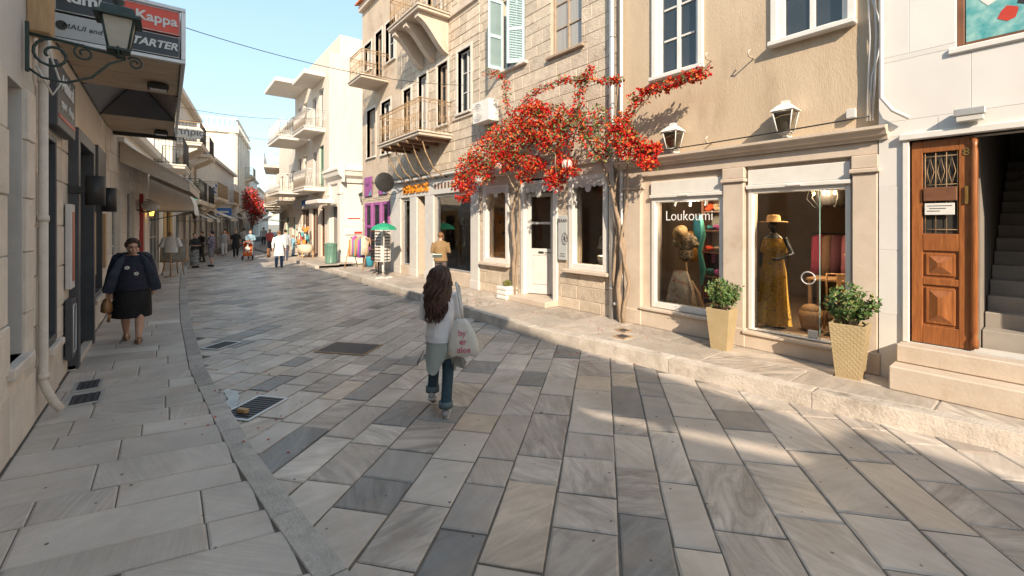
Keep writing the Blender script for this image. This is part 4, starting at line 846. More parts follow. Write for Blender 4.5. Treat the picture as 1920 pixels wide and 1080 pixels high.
for k in range(9):
    g_ = MB(); rings(g_, [(0, 0, .75, .05, .03), (0, 0, .7, .16, .06), (0, 0, .3, .17, .06), (0, 0, 0, .19, .07)], 12, fold=.1, seed=k); o = g_.build('hanging_garment', cloth([(.4, .05, .12), (.3, .2, .14), (.16, .07, .1), (.5, .2, .25), (.1, .08, .08), (.3, .25, .2), (.45, .3, .1), (.1, .16, .2), (.5, .42, .34)][k]), None, loc=(-2.75 + .13 * k, YR + 2.2 + .05 * (k % 2), 1.15)); o.rotation_euler.z = R(60 + 8 * k); tag(o, ('crimson', 'tan', 'dark plum', 'pink', 'charcoal', 'taupe', 'mustard', 'slate blue', 'cream')[k] + ' garment on the rail at the back of the boutique', 'garment', 'garments on the boutique rail')
rl_ = MB(); rl_.tube([(-2.9, 2.22, 1.92), (-1.6, 2.22, 1.92)], .015, 6); rl_.build('garment_rail', M['black'], t)
simple_person('shopper in white t-shirt and dark trousers inside the boutique', -1.86, YR + 1.55, .47, R(200), 1.7, (.6, .58, .55), (.03, .035, .05), (.12, .06, .03), arms='phone', stride=.05, sleeves=False)
for k in range(4): part(t, 'spot_fixture', M['wpaint'], lambda m: m.tube([(-4.5 + .3 * k, .4, 2.55), (-4.5 + .3 * k + .03, .3, 2.42)], .022, 8))
ld = bpy.data.lights.new('window_spot_light', 'POINT'); ld.energy = 10; ld.color = (1, .8, .58); ld.shadow_soft_size = .1; lo_ = bpy.data.objects.new('window_spot_light', ld); COL.objects.link(lo_); lo_.parent = t; lo_.location = (-4.1, .3, 2.4)
recenter(t, -3.5)
def wall_lantern(x, z, lab):
    l = thing('wall_lantern', lab, 'lantern', (x, YR - .17, z))
    part(l, 'lantern_base', M['wpaint'], lambda m: (m.box(-.03, .03, -.03, .16, -.02, .02, 0, .004), m.box(-.06, .06, -.06, .06, .021, .04, 0, .005)))
    def fr(m):
        a, b_, h = .075, .125, .3
        for sx in (-1, 1):
            for sy in (-1, 1): m.tube([(sx * a, sy * a, .04), (sx * b_, sy * b_, .04 + h)], .009, 4)
        for r_, z_ in ((a, .045), (b_, .04 + h)): m.tube([(-r_, -r_, z_), (r_, -r_, z_), (r_, r_, z_), (-r_, r_, z_), (-r_, -r_, z_)], .011, 4)
    part(l, 'lantern_frame', M['wpaint'], fr)
    part(l, 'lantern_roof', M['wpaint'], lambda m: (m.loft([[(r_ * sx, r_ * sy, z_) for sx, sy in ((-1, -1), (1, -1), (1, 1), (-1, 1))] for r_, z_ in ((.15, .345), (.145, .36), (.07, .44), (.045, .45), (.045, .49), (.02, .5))], sm=False)))
    for k in range(4):
        p = MB(); a, b_ = .07, .118; p.add([(-a, -a, .05), (a, -a, .05), (b_, -b_, .335), (-b_, -b_, .335)], [(0, 1, 2, 3)]); o = p.build('lantern_pane', M['lampglass'], l); o.rotation_euler.z = R(90 * k)
    part(l, 'lamp_bulb', mat('frosted_bulb', (.7, .64, .5), rough=.4), lambda m: m.lathe([(.012, .05), (.02, .1), (.03, .15), (.02, .2), (.004, .215)], n=10))
wall_lantern(-4.21, 3.34, 'cream lantern on the cornice above the lettered boutique window'); wall_lantern(-2.46, 3.34, 'cream lantern on the cornice above the boutique glass door')
# ---- stone house behind the bougainvillea
t = house('stone_house', 'ashlar stone house with light blue shutters behind the bougainvillea', -10.4, -5.55)
x0, x1 = -10.4, -5.535; A = (-10.12, -9.12, 1.05, 3.12); Dd = (-8.42, -7.32, .34, 3.1); Bw = (-6.76, -5.84, 1.12, 3.08); u1 = (-9.3, -8.4, 6.15, 8.0); u2 = (-7.45, -6.5, 5.98, 7.8)
body(t, x0, x1, 9.8, [A, Dd, Bw, u1, u2], M['mortar'])
random.seed(31); OPS = [(A[0] - .1, A[1] + .1, A[2] - .1, A[3] + .1), (Dd[0] - .12, Dd[1] + .12, 0, Dd[3] + .1), (Bw[0] - .1, Bw[1] + .1, Bw[2] - .1, Bw[3] + .1), u1, u2, (x0, x1, 3.12, 3.46)]
blocks(t, x0, x1, .2, 9.8, OPS, (.24, .34), (.35, .7), M['stone'], 0, .01, limit=300)
room(t, x0 + .3, x1 - .3, .31, 3.5, .3, 3.3)
part(t, 'fascia', M['trim'], lambda m: (m.box(x0, x1, -.05, .0, 3.125, 3.36, 0, .008), m.box(x0, x1, -.13, .0, 3.361, 3.44, 0, .012)))
for (a, b_, c, d) in (A, Bw):
    f = frame(t, a - .09, b_ + .09, c - .02, d + .09, -.045, .2, .13, M['wpaint'], bottom=.12); glazing(f, a + .02, b_ - .02, c + .05, d, .1)
    part(f, 'window_sill', M['trim'], lambda m: m.box(a - .16, b_ + .16, -.15, -.001, c - .1, c - .021, 0, .012))
    pe = [(a + .04, d - .03)] + [(a + .04 + (b_ - a - .08) * q / 40, d - .16 - .05 * abs(math.sin(q / 40 * math.pi * 5)) - (.1 if 16 < q < 24 else 0)) for q in range(41)] + [(b_ - .04, d - .03)]
    part(f, 'pelmet', M['lgrey'], lambda m: m.prism(pe[::-1], 'y', -.03, .0))
f = frame(t, Dd[0] - .1, Dd[1] + .1, .3, Dd[3] + .09, -.05, .25, .13, M['wpaint'], 'door_frame', bottom=0)
pe = [(Dd[0] + .04, 3.06)] + [(Dd[0] + .04 + 1.02 * q / 40, 2.9 - .05 * abs(math.sin(q / 40 * math.pi * 5)) - (.12 if 16 < q < 24 else 0)) for q in range(41)] + [(Dd[1] - .04, 3.06)]
part(f, 'pelmet', M['lgrey'], lambda m: m.prism(pe[::-1], 'y', -.035, -.005))
def door_leaf(m):
    w_ = .72
    for a, b_ in ((0, .1), (w_ - .1, w_)): m.box(a, b_, 0, .045, 0, 2.5, 0, .005)
    for c, d in ((0, .16), (.95, 1.12), (1.72, 1.78), (2.4, 2.5)): m.box(.1, w_ - .1, 0, .045, c, d, 0, .005)
    m.box(.1, w_ - .1, .012, .03, .16, .95); m.box(.16, w_ - .16, -.008, .011, .24, .87, 0, .01)
lf_ = MB(); door_leaf(lf_); dl = lf_.build('door', M['lgrey'], t, loc=(Dd[0] + .05, .06, .36)); dl.rotation_euler.z = R(24)
part(dl, 'door_glass', M['glass'], lambda m: m.add([(.1, .022, 1.12), (.62, .022, 1.12), (.62, .022, 2.4), (.1, .022, 2.4)], [(0, 1, 2, 3)])); part(dl, 'door_handle', M['black'], lambda m: (m.tube([(.62, -.01, 1.03), (.62, -.06, 1.03), (.5, -.06, 1.03)], .011, 6), m.box(.3, .44, -.012, -.001, 1.0, 1.05)))
part(t, 'step', M['trim'], lambda m: m.box(Dd[0] - .22, Dd[1] + .12, -.42, .3, .2, .335, 0, .012))
w_ = window(t, *u1, M['blue'], .1, 2, 3, sill=(M['stone2'], .12, .12)); shutter(w_, u1[1], u1[2], u1[3], .46, M['blue'], R(-38) + math.pi, -.02, -1).rotation_euler.z = R(38); shutter(w_, u1[0], u1[2], u1[3], .46, M['blue'], R(-95), -.02, 1)
window(t, *u2, mat('weathered_wood', (.3, .22, .15), (.42, .33, .25), .8, 8), .1, 2, 3, pane='curtain', sill=(MATS['weathered_wood'], .1, .1))
recenter(t, -8)
# goods of the decor shop
def amphora(x, y, z, s, label, litp):
    a = thing('amphora_lamp', label, 'lamp', (x, y, z)); a.scale = (s,) * 3; wc = mat('white_ceramic', (.66, .63, .58), rough=.4)
    part(a, 'lamp_base', wc, lambda m: m.lathe([(.07, 0), (.09, .01), (.16, .2), (.17, .26), (.14, .27)], n=20)); part(a, 'amphora_neck', wc, lambda m: (m.lathe([(.17, .43), (.16, .47), (.07, .6), (.04, .64), (.045, .72), (.05, .73)], n=20, cap=False), [m.tube([(s_ * .045, 0, .7), (s_ * .13, 0, .66), (s_ * .15, 0, .52)], .014, 6) for s_ in (-1, 1)]))
    part(a, 'bulb', M['bulb'], lambda m: m.ell((0, 0, .4), (.035, .035, .045), 8)); ld = bpy.data.lights.new('amphora_light', 'POINT'); ld.energy = 5; ld.color = (1, .7, .4); ld.shadow_soft_size = .05; lo_ = bpy.data.objects.new('amphora_light', ld); COL.objects.link(lo_); lo_.parent = a; lo_.location = (0, -.06, .4)
amphora(-6.2, YR + .42, 1.13, 1.0, 'white amphora lamp split by a glowing band in the shop window', 1)
lp = thing('table_lamp', 'small lit table lamp with amber shade in the shop window', 'lamp', (-9.35, YR + .55, 1.15)); part(lp, 'lamp_shade', lit('amber_shade', (.9, .5, .16), 1.3), lambda m: m.lathe([(.17, .42), (.1, .62)], n=16, cap=False)); ld = bpy.data.lights.new('table_lamp_light', 'POINT'); ld.energy = 5; ld.color = (1, .65, .35); lo_ = bpy.data.objects.new('table_lamp_light', ld); COL.objects.link(lo_); lo_.parent = lp; lo_.location = (0, 0, .5); part(lp, 'lamp_foot', M['brass'], lambda m: m.lathe([(.08, 0), (.07, .02), (.015, .03), (.015, .45)], n=10))
part(bpy.data.objects['stone_house'], 'display_ledge', M['wood2'], lambda m: (m.box(-10.15 + 8, -9.1 + 8, .25, .9, 1.04, 1.13), m.box(-6.8 + 8, -5.8 + 8, .25, .9, 1.04, 1.12)))
for k, (xx, zz) in enumerate(((-9.95, 2.1), (-9.75, 1.8), (-9.85, 2.45), (-9.6, 2.2))):
    g_ = MB(); g_.add([(0, 0, 0), (.12, 0, .08), (.2, 0, .05), (.1, 0, 0)], [(0, 1, 2, 3)]); g_.add([(0, .004, 0), (.12, .004, .08), (.2, .004, .05), (.1, .004, 0)], [(3, 2, 1, 0)]); g_.add([(.02, 0, .02), (.05, 0, .14), (.08, 0, .05)], [(0, 1, 2)]); o = g_.build('paper_swallow', M['black'], None, loc=(xx, YR + .3, zz)); tag(o, 'black paper swallow hung in the decor shop window', 'ornament', 'swallows in the shop window')
sg = thing('shop_sign', 'pale grey enamel wall sign lettered BEAAN with a round emblem beside the door', 'sign', (-7.0, YR - .06, 1.28)); sp_ = mat('sign_grey', (.42, .44, .44), (.5, .51, .51), .35, 3)
part(sg, 'sign_board', sp_, lambda m: m.box(-.14, .14, -.02, .0, 0, 1.0, 0, .006)); text('BEAAN', .115, nt_, sg, (0, -.023, .88), ext=.002, sx=.8)
part(sg, 'emblem', nt_, lambda m: (m.tube([(.07 + .085 * math.cos(a), -.026, .48 + .13 * math.sin(a)) for a in [6.2832 * i / 24 for i in range(25)]], .006, 4), [m.tube([(.07, -.026, .48), (.07 + .06 * math.cos(a), -.026, .48 + .1 * math.sin(a))], .006, 4) for a in [k * 1.047 + .3 for k in range(6)]])); [part(sg, 'printed_line', nt_, lambda m: m.box(-.07 - .01 * k, .07 + .01 * k, -.0225, -.0205, .13 - .05 * k, .145 - .05 * k)) for k in range(2)]
# pipes between the stone and the beige house
dp = thing('downpipe', 'grey zinc downpipe running down between stone and beige houses', 'pipe', (-5.6, YR - .09, .2)); part(dp, 'pipe', M['steel'], lambda m: m.tube([(0, 0, .0), (0, 0, 9.2)], .055, 10)); [part(dp, 'pipe_bracket', M['steel'], lambda m: m.lathe([(.064, z), (.064, z + .03)], n=10)) for z in (.6, 2.2, 3.9, 5.6, 7.3)]
dp = thing('drain_pipe', 'white drainpipe with bent outlet beside the bougainvillea trunk', 'pipe', (-5.38, YR - .08, .2)); part(dp, 'pipe', M['wpaint'], lambda m: m.tube([(0, 0, 9), (0, 0, .5), (0, -.02, .38), (-.05, -.08, .33), (-.1, -.1, .33)], .032, 8)); 
cdt = thing('conduit', 'bundle of cables and conduit running down beside the marble house', 'cable', (-1.5, YR - .03, 3.35)); part(cdt, 'cable_run', M['lgrey'], lambda m: [m.tube([(-.05 + .03 * k, -.03, 5), (-.05 + .03 * k, -.03, 1.6), (-.03 + .03 * k + .1 * (k == 1), -.05, 1.1), (-.05 + .03 * k, -.03, .6), (-.07 + .03 * k, -.03, .05)], .012, 6) for k in range(3)]); part(cdt, 'junction_box', M['lgrey'], lambda m: m.box(-.28, -.18, -.06, .02, .12, .24, 0, .006)); part(cdt, 'pipe', M['wpaint'], lambda m: m.tube([(.09, -.1, 5), (.09, -.1, .3), (.2, -.12, .12), (.35, -.12, -.0)], .022, 8))
# ---- tall stone house with the balconies, fashion shop and purple shop
t = house('balcony_house', 'tall stone house with rusty iron balconies over a fashion shop', -20, -10.4)
x0, x1 = -19.95, -10.405; WN = [winpx(*q) for q in ((684, 697, 62, 100), (705, 717, 50, 138), (724, 742, 25, 107), (689, 705, 214, 296), (716, 733, 195, 270), (757, 771, 157, 240), (785, 801, 139, 240), (821, 840, 117, 208), (859, 883, 91, 192))]
# tidy into storeys
WN = [(a, b_, *zz) for (a, b_, _, _), zz in zip(WN, ((8.9, 10.1), (7.95, 10.2), (8.6, 10.2), (5.0, 7.1), (4.95, 7.1), (4.9, 7.1), (4.9, 7.3), (5.3, 7.3), (5.45, 7.35)))] + [(-13.6, -12.7, 8.75, 10.9), (-11.6, -11.3, 8.9, 9.25)]
S1 = (-15.65, -14.95, .55, 3.0); S2 = (-14.3, -13.75, .3, 3.05); S3 = (-13.05, -10.85, .62, 3.02); SH = [S1, S2, S3]; PZ = [(-19.55, -18.75, .95, 3.0), (-18.6, -17.75, .95, 3.0), (-17.6, -16.85, .95, 3.0)]
body(t, x0, x1, 12.0, WN + SH + PZ, M['mortar'], 8)
random.seed(41); ops = WN + [(-16.6, x1, 0, 3.75)] + [(a - .06, b_ + .06, c - .1, d + .1) for a, b_, c, d in PZ]
blocks(t, -15.7, x1, 3.4, 12.0, ops, (.26, .36), (.4, .8), M['stone'], 0, .014, limit=200, key=lambda r: abs(r[0] + 11))
blocks(t, x0, -16.6, .2, 3.4, ops, (.26, .36), (.4, .8), M['stone'], 0, .014, limit=80)
mb = MB(); wall_mesh(mb, x0, -15.7, 3.4, 12.0, [o for o in WN if o[1] < -15.7], -.02, .02); mb.build('rendered_wall', mat('weathered_render', (.46, .37, .28), (.56, .46, .36), .9, 1.2, bump=.3, bscale=20, stain=((.33, .25, .18), 1.3, .5, .75)), t)
ww = MATS['weathered_wood']
for k, u in enumerate(WN[:-1]): window(t, *u, ww if k % 2 else M['lgrey'], .14, 2, 3 if u[3] - u[2] > 1.6 else 2, .03, .05, pane='curtain' if k % 3 == 0 else 'pane', sill=(M['stone2'], .08, .1) if k not in (1, 5, 6, 9) else None, trim=(M['stone2'], .1, .035))
for a, b_, z, sc_ in ((-15.15, -11.95, 4.9, True), (-14.25, -12.0, 8.7, True), (-18.4, -16.9, 7.92, True)):
    bl = balcony(t, a, b_, z, 1.15, M['trim'], M['iron'], 1.0, .14, sc_, .13)
    if z < 5:
        for q in range(5):
            xx = a + .25 + (b_ - a - .5) * q / 4; part(bl, 'iron_bracket', M['iron'], lambda m: m.tube([(xx, -1.05, z - .28), (xx, -1.12, z - .2), (xx, -1.03, z - .15), (xx, -.93, z - .22), (xx, -.8, z - .6), (xx, -.55, z - 1.05), (xx, -.2, z - 1.3), (xx, -.02, z - 1.33)], .022, 6))
            part(bl, 'joist', M['brown'], lambda m: m.box(xx - .05, xx + .05, -1.08, -.02, z - .24, z - .142))
    elif z > 8.5:
        for xx in (a + .15, (a + b_) / 2 - .12, b_ - .4):
            pr = [(-.02, z - .142), (-1.05, z - .142), (-1.08, z - .3)] + [(-1.05 + 1.03 * q / 10, z - .32 - .28 * (q / 10) - .62 * (1 - math.cos(q / 10 * math.pi)) / 2) for q in range(1, 11)]
            part(bl, 'stone_console', M['trim'], lambda m: m.prism(pr, 'x', xx, xx + .24))
[part(t, 'string_course', M['trim'], lambda m: m.box(*q, 0, .01)) for q in ((-11.94, x1, -.09, 0, 8.55, 8.7), (-11.9, x1, -.05, .0, 5.28, 5.36), (x0 - .02, x1, -.2, 0, 11.7, 11.95))]
tiles(t, x0 - .1, -15.6, -.35, 11.98, .9, .3)
# shop front of the fashion shop
part(t, 'shop_fascia', M['lgrey'], lambda m: (m.box(-16.58, x1, -.06, -.0, 3.06, 3.62, 0, .008), m.box(-16.62, x1, -.22, .0, 3.621, 3.7, 0, .015)))
for a, b_ in ((-16.58, -15.72), (-14.9, -14.34), (-13.7, -13.1), (-10.82, x1)): part(t, 'shop_pilaster', M['lgrey'], lambda m: (m.box(a, b_, -.06, .0, .2, 3.055, 0, .008), m.box(a - .015, b_ + .015, -.08, 0, .2, .45, 0, .008)))
room(t, -16.4, -10.7, .31, 4, .3, 3.3, ceil='dark'); part(t, 'plinth', M['trim'], lambda m: m.box(-13.1, -10.82, -.05, .1, .2, .6, 0, .01)); part(t, 'plinth', M['trim'], lambda m: m.box(-15.72, -14.9, -.05, .1, .2, .53, 0, .01))
for q in (S1, S3): f = frame(t, *q, .02, .14, .05, M['steel']); glazing(f, q[0] + .05, q[1] - .05, q[2] + .05, q[3] - .05, .08)
text('MARAGOS', .42, mat('orange_letters', (.75, .27, .02), rough=.35, spec=.6), t, (-14.4, -.085, 3.33), ext=.025, sx=1.0, name='sign_lettering', off=.012); part(t, 'faint_letter_marks', M['brown'], lambda m: [m.box(-13.0 + .22 * k, -12.9 + .22 * k, -.075, -.061, 3.24, 3.42, 0, .004) for k in range(8)], 'stuff')
for (a, b_, c, d) in PZ:
    w_ = window(t, a, b_, c, d, M['purple'], -.02, 1, 2, .12, .12, sill=(M['purple'], .05, .08))
for xx in (-19.1, -17.45): sgn = thing('purple_sign', 'purple sign board over the purple shop ' + ('next to the lane corner' if xx < -18 else 'next to the round black sign'), 'sign', (xx, YR - .05, 3.3)); part(sgn, 'sign_board', M['purple'], lambda m: m.box(-.45, .45, -.03, 0, 0, .85, 0, .006)); part(sgn, 'printed_corner', mat('teal_print', (.1, .3, .33)), lambda m: m.add([(.05, -.033, .02), (.43, -.033, .02), (.43, -.033, .3)], [(0, 1, 2)])); part(sgn, 'printed_flourish', nt_, lambda m: m.tube([(-.25 + .4 * q / 12, -.034, .5 + .07 * math.sin(q * 1.3)) for q in range(13)], .008, 4))
for k in range(2):
    mm = thing('shop_mannequin', ('white mannequin in dark jacket and brown trousers in the fashion shop window', 'white mannequin in orange shirt and dark skirt in the fashion shop window')[k], 'mannequin', (-12.35 + 1.0 * k, YR + .6, .62)); mm.scale = (.98,) * 3
    b_ = MB(); head(b_, (0, 0, 1.6), .95); wht = mat('mannequin_white', (.62, .62, .6), rough=.4)
    for sx in (-1, 1): b_.tube([(sx * .09, 0, .9), (sx * .1, 0, .48), (sx * .1, 0, .06)], [.08, .055, .04], 8); b_.tube([(sx * .1, .03, .03), (sx * .1, -.12, .02)], [.04, .025], 8); b_.tube([(sx * .18, 0, 1.4), (sx * .25, .02, 1.12), (sx * .25, -.05, .86)], [.045, .036, .026], 8); hand(b_, (sx * .25, -.05, .86), (0, -.2, -1), sx)
    rings(b_, [(0, 0, .85, .14, .1), (0, 0, 1.1, .12, .09), (0, 0, 1.35, .16, .1), (0, 0, 1.43, .12, .07)], 14); fuse(b_, 'body', wht, mm, .013, 2)
    j_ = MB(); rings(j_, [(0, 0, 1.46, .08, .07), (0, 0, 1.41, .18, .1), (0, 0, 1.2, .18, .13), (0, 0, .85, .18, .14)], 14); [j_.tube([(sx * .18, 0, 1.41), (sx * .26, .02, 1.12), (sx * .26, -.04, .9)], [.065, .055, .048], 8) for sx in (-1, 1)]; fuse(j_, 'jacket' if k == 0 else 'shirt', cloth((.03, .035, .045) if k == 0 else (.55, .2, .03)), mm, .014, 2)
    j_ = MB()
    if k == 0: [j_.tube([(sx * .09, 0, .92), (sx * .1, 0, .5), (sx * .1, 0, .12)], [.1, .08, .07], 10) for sx in (-1, 1)]; fuse(j_, 'trousers', cloth((.16, .09, .05)), mm, .014, 2)
    else: rings(j_, [(0, 0, .95, .15, .11), (0, 0, .5, .2, .16)], 20, fold=.06); j_.build('skirt', cloth((.05, .05, .06)), mm)
recenter(t, -15)
rs = thing('round_sign', 'round black projecting sign beside the fashion shop', 'sign', (-15.55, YR - .75, 3.62)); part(rs, 'sign_disc', M['black'], lambda m: m.lathe([(.33, -.03), (.36, -.02), (.36, .02), (.33, .03)], n=28)); rs.children[0].rotation_euler = (0, R(90), 0); part(rs, 'bracket', M['black'], lambda m: (m.tube([(0, .36, 0), (0, .74, 0)], .018, 6), m.tube([(0, 0, -.36), (0, .2, -.45), (0, .5, -.4), (0, .74, -.2)], .014, 6)))
ac = thing('air_conditioner', 'white air conditioner unit on the stone wall above the bougainvillea', 'air conditioner', (-9.85, YR - .2, 4.85)); part(ac, 'casing', M['wpaint'], lambda m: m.box(-.4, .4, -.16, .16, 0, .58, 0, .012)); part(ac, 'fan_grille', M['lgrey'], lambda m: [m.tube([(-.12 + r_ * math.cos(a), -.17, .29 + r_ * math.sin(a)) for a in [6.2832 * i / 20 for i in range(21)]], .007, 4) for r_ in (.06, .12, .18, .23)])
# ---- white corner portal and the white balcony house past the side lane
t = thing('portal_house', 'low white shop with classical cornice on the lane corner', 'building', (0, YR, 0)); x0, x1 = -25.2, -22.9
body(t, x0, x1, 4.7, [(-24.7, -23.5, .14, 3.0)], M['white'], 4)
part(t, 'entablature', M['white'], lambda m: (m.prism([(.0, 4.2), (-.1, 4.2), (-.12, 4.4), (-.3, 4.55), (-.34, 4.75), (-.4, 4.8), (-.4, 4.9), (0, 5.15)], 'x', x0, x1 + .4), m.prism([(x1, 4.2), (x1 + .1, 4.2), (x1 + .12, 4.4), (x1 + .3, 4.55), (x1 + .34, 4.75), (x1 + .4, 4.8), (x1 + .4, 4.9), (x1, 5.15)], 'y', .001, 3.2)))
for a, b_ in ((-25.15, -24.75), (-23.35, -22.9)): part(t, 'pilaster', M['white'], lambda m: (m.box(a, b_, -.12, -.0, .14, 4.19, 0, .012), m.box(a - .05, b_ + .05, -.17, -.001, 3.6, 3.75, 0, .012), m.box(a - .05, b_ + .05, -.17, -.001, .14, .5, 0, .012)))
part(t, 'door', M['pane'], lambda m: m.box(-24.7, -23.5, .1, .14, .14, 3.0)); part(t, 'shop_canopy', M['white'], lambda m: m.box(-26.2, -23.6, -1.0, -.18, 3.15, 3.35, 0, .02)); recenter(t, -24)
t = thing('white_balcony_house', 'tall white house with projecting balconies past the side lane', 'building', (0, YR, 0)); x0, x1 = -33.4, -25.25
ops = [(-27.2, -26.3, 4.2, 6.6), (-28.6, -27.8, 4.2, 6.4), (-27.2, -26.3, 7.6, 9.9), (-28.7, -27.9, 7.6, 9.7), (-32.5, -31.6, 7.6, 9.9), (-31, -30.2, 7.6, 9.9), (-32.5, -31.6, 4.2, 6.5), (-31, -30.2, 4.2, 6.5), (-26.9, -26.1, .2, 3.0), (-28.9, -27.5, .2, 3.0), (-31.5, -29.6, .2, 3.0)]
body(t, x0, x1, 11.6, ops, M['creamy'], 9)
for k, u in enumerate(ops): window(t, *u, M['gshut'] if k == 0 else M['brown'] if k > 7 else M['lgrey'], .12, 2, 2, split=False)
balcony(t, -28.9, -26.0, 4.15, 1.1, M['white'], M['steel'], 1, .22, solid=M['wood2']); balcony(t, -28.9, -26.0, 7.5, 1.1, M['white'], M['steel'], 1, .22, solid=M['wood2']); balcony(t, -33.3, -29.6, 4.15, 1.7, M['white'], M['wpaint'], 1, .24); balcony(t, -33.3, -29.6, 7.5, 1.7, M['white'], M['wpaint'], 1, .24)
part(t, 'eave_slab', M['white'], lambda m: m.box(-28.9, -26.0, -1.1, -.001, 10.4, 10.65, 0, .02)); part(t, 'eave_slab', M['white'], lambda m: m.box(-33.3, -29.6, -1.9, -.001, 10.75, 11.0, 0, .02)); part(t, 'roof_storey', M['creamy'], lambda m: m.box(-32.9, x1 - .7, .8, 8.8, 11.6, 13.0)); part(t, 'shop_fascia', M['lgrey'], lambda m: m.box(-33.3, -27.5, -.12, -.001, 3.05, 3.75, 0, .01)); text('JAMES', .5, mat('blue_letters', (.05, .16, .4)), t, (-30.2, -.14, 3.4), ext=.02, name='sign_lettering'); recenter(t, -29)
def far_right(name, label, xa, xb, h, mt, seed, cols=3, st=3.3, bal=True, rail='steel'):
    """a further house on the bending right side"""
    pa, pb = (xa, ykr(xa) + 1.75), (xb, ykr(xb) + 1.75); W = math.hypot(pa[0] - pb[0], pa[1] - pb[1]); an = math.atan2(pa[1] - pb[1], pa[0] - pb[0])
    t = thing(name, label, 'building', (pb[0], pb[1], 0), an); rnd = random.Random(seed); ops = []
    for s_ in range(int(h // st)):
        for c in range(cols): xx = (c + .5) * W / cols; ops.append((xx - .5, xx + .5, s_ * st + (.2 if s_ == 0 else .6), s_ * st + 2.6))
    body(t, 0, W, h, ops, mt, 8)
    for u in ops: window(t, *u, random.choice((M['lgrey'], M['brown'], M['gshut'])), .12, 2, 2, split=False)
    if bal:
        for s_ in range(1, int(h // st)): balcony(t, .3 + .5 * (s_ % 2), W - .4, s_ * st + .4, 1.15, M['cream'], M[rail], 1, .2, step=.16, solid=M['wood2'] if s_ % 2 else None)
    part(t, 'cornice', mt, lambda m: m.box(-.15, W + .15, -.3, -.001, h - .3, h - .02, 0, .03)); return t
far_right('cream_balcony_house', 'cream house with stacked screened balconies beyond the white house', -33.6, -40.5, 9.6, M['cream'], 2, 3); far_right('narrow_white_house', 'narrow white house with iron balconies down the street', -40.8, -47.5, 9.9, M['white'], 3, 3); far_right('low_cream_house', 'low cream house at the bend of the street', -48, -57, 7.0, M['cream'], 4, 4, rail='iron'); far_right('white_house', 'white two-storey house beyond the low cream house', -57.5, -70, 9.0, M['white'], 5, 5)
# ---------------------------------------------------------------- left-hand row (fronts face +y; local x = distance up the street)
def left_frame(u0, u1):
    a = Vector((-u0, ywl(-u0))); b_ = Vector((-u1, ywl(-u1))); d = b_ - a; return a, math.atan2(d.y, d.x), d.length
def lhouse(name, label, u0, u1, h, mt, ops, depth=8, cat='building', z0=0):
    a, an, W = left_frame(u0, u1); t = thing(name, label, cat, (a.x, a.y, 0), an)
    body(t, 0, W, h, ops, mt, depth, 0, z0); return t, W
YL = -1.05
# near house: pale blocks and a deep dark window
t, W = lhouse('pale_block_house', 'pale stone block house with a deep dark window beside the sports shop', 1.0, 6.3, 7.2, M['greywall'], [(4.42, 4.98, .9, 3.35)])
random.seed(51); blocks(t, 2.6, W, .12, 3.36, [(4.40, 5.0, .85, 3.36)], (.5, .62), (.6, .95), M['stone2'], 0, .03, name='stone_block', gap=.004)
f = frame(t, 4.44, 4.96, .92, 3.33, .12, .2, .07, M['dgrey']); part(f, 'pane', M['pane'], lambda m: m.box(4.5, 4.9, .16, .17, .98, 3.27)); part(t, 'window_sill', M['stone2'], lambda m: m.box(4.35, 5.05, -.08, .1, .8, .9, 0, .012))
dp = thing('downpipe', 'cream downpipe with kicked outlet between the left houses', 'pipe', (-6.42, YL + .07, .12)); part(dp, 'pipe', M['stone2'], lambda m: m.tube([(0, 0, 6), (0, 0, .38), (.0, .02, .3), (.0, .08, .14), (0, .13, .06)], .037, 10)); [part(dp, 'pipe_joint', M['stone2'], lambda m: m.lathe([(.045, z), (.045, z + .06)], n=10)) for z in (.4, 2.0, 3.4)]
jb = thing('meter_box', 'beige wooden cable box high on the near left wall', 'box', (-6.25, YL + .02, 3.95)); part(jb, 'casing', M['wood2'], lambda m: m.box(-.12, .12, -.02, .14, 0, .9, 0, .01)); part(jb, 'loose_cable', M['wpaint'], lambda m: m.tube([(0, .1, 0), (.1, .14, -.2), (.02, .2, -.45), (.14, .16, -.6), (.2, .06, -.35)], .009, 6))
# sports shop
ops = [(.5, 1.05, .75, 3.1), (2.1, 3.55, .2, 3.3), (4.3, 5.7, .75, 3.1), (1.0, 2.0, 4.9, 6.4), (4.0, 5.0, 4.9, 6.4)]
t, W = lhouse('sports_shop', 'sports shop house with anthracite shopfront under the sign canopy', 6.3, 13.0, 7.0, M['cream'], ops)
random.seed(52); blocks(t, 0, W, .12, 3.5, [(a - .05, b_ + .05, c if c > .3 else 0, d + .05) for a, b_, c, d in ops], (.4, .55), (.4, .8), M['stone2'], 0, .02)
room(t, .2, W - .2, .31, 3, .15, 3.4, ceil='dark')
for q in (ops[0], ops[2]): f = frame(t, *q, -.04, .12, .07, M['dgrey']); glazing(f, q[0] + .06, q[1] - .06, q[2] + .06, q[3] - .06, .05); part(f, 'window_sill', M['stone2'], lambda m: m.box(q[0] - .06, q[1] + .06, -.1, -.041, q[2] - .08, q[2], 0, .01))
f = frame(t, 1.95, 3.7, .14, 3.4, -.12, .1, .17, M['dgrey'], 'door_frame', bottom=0); part(f, 'door', M['dgrey'], lambda m: (m.box(2.1, 2.75, .12, .17, .2, 3.2, 0, .008), m.box(2.2, 2.65, .1, .12, .4, 1.2, 0, .01))); part(f, 'door_glass', M['pane'], lambda m: m.box(2.78, 3.5, .14, .15, .2, 3.2)); part(f, 'red_poster', M['red'], lambda m: m.box(2.45, 2.95, -.02, -.005, 2.1, 2.75)); part(f, 'door_step', M['stone2'], lambda m: m.box(1.95, 3.7, -.1, .3, .12, .2, 0, .01))
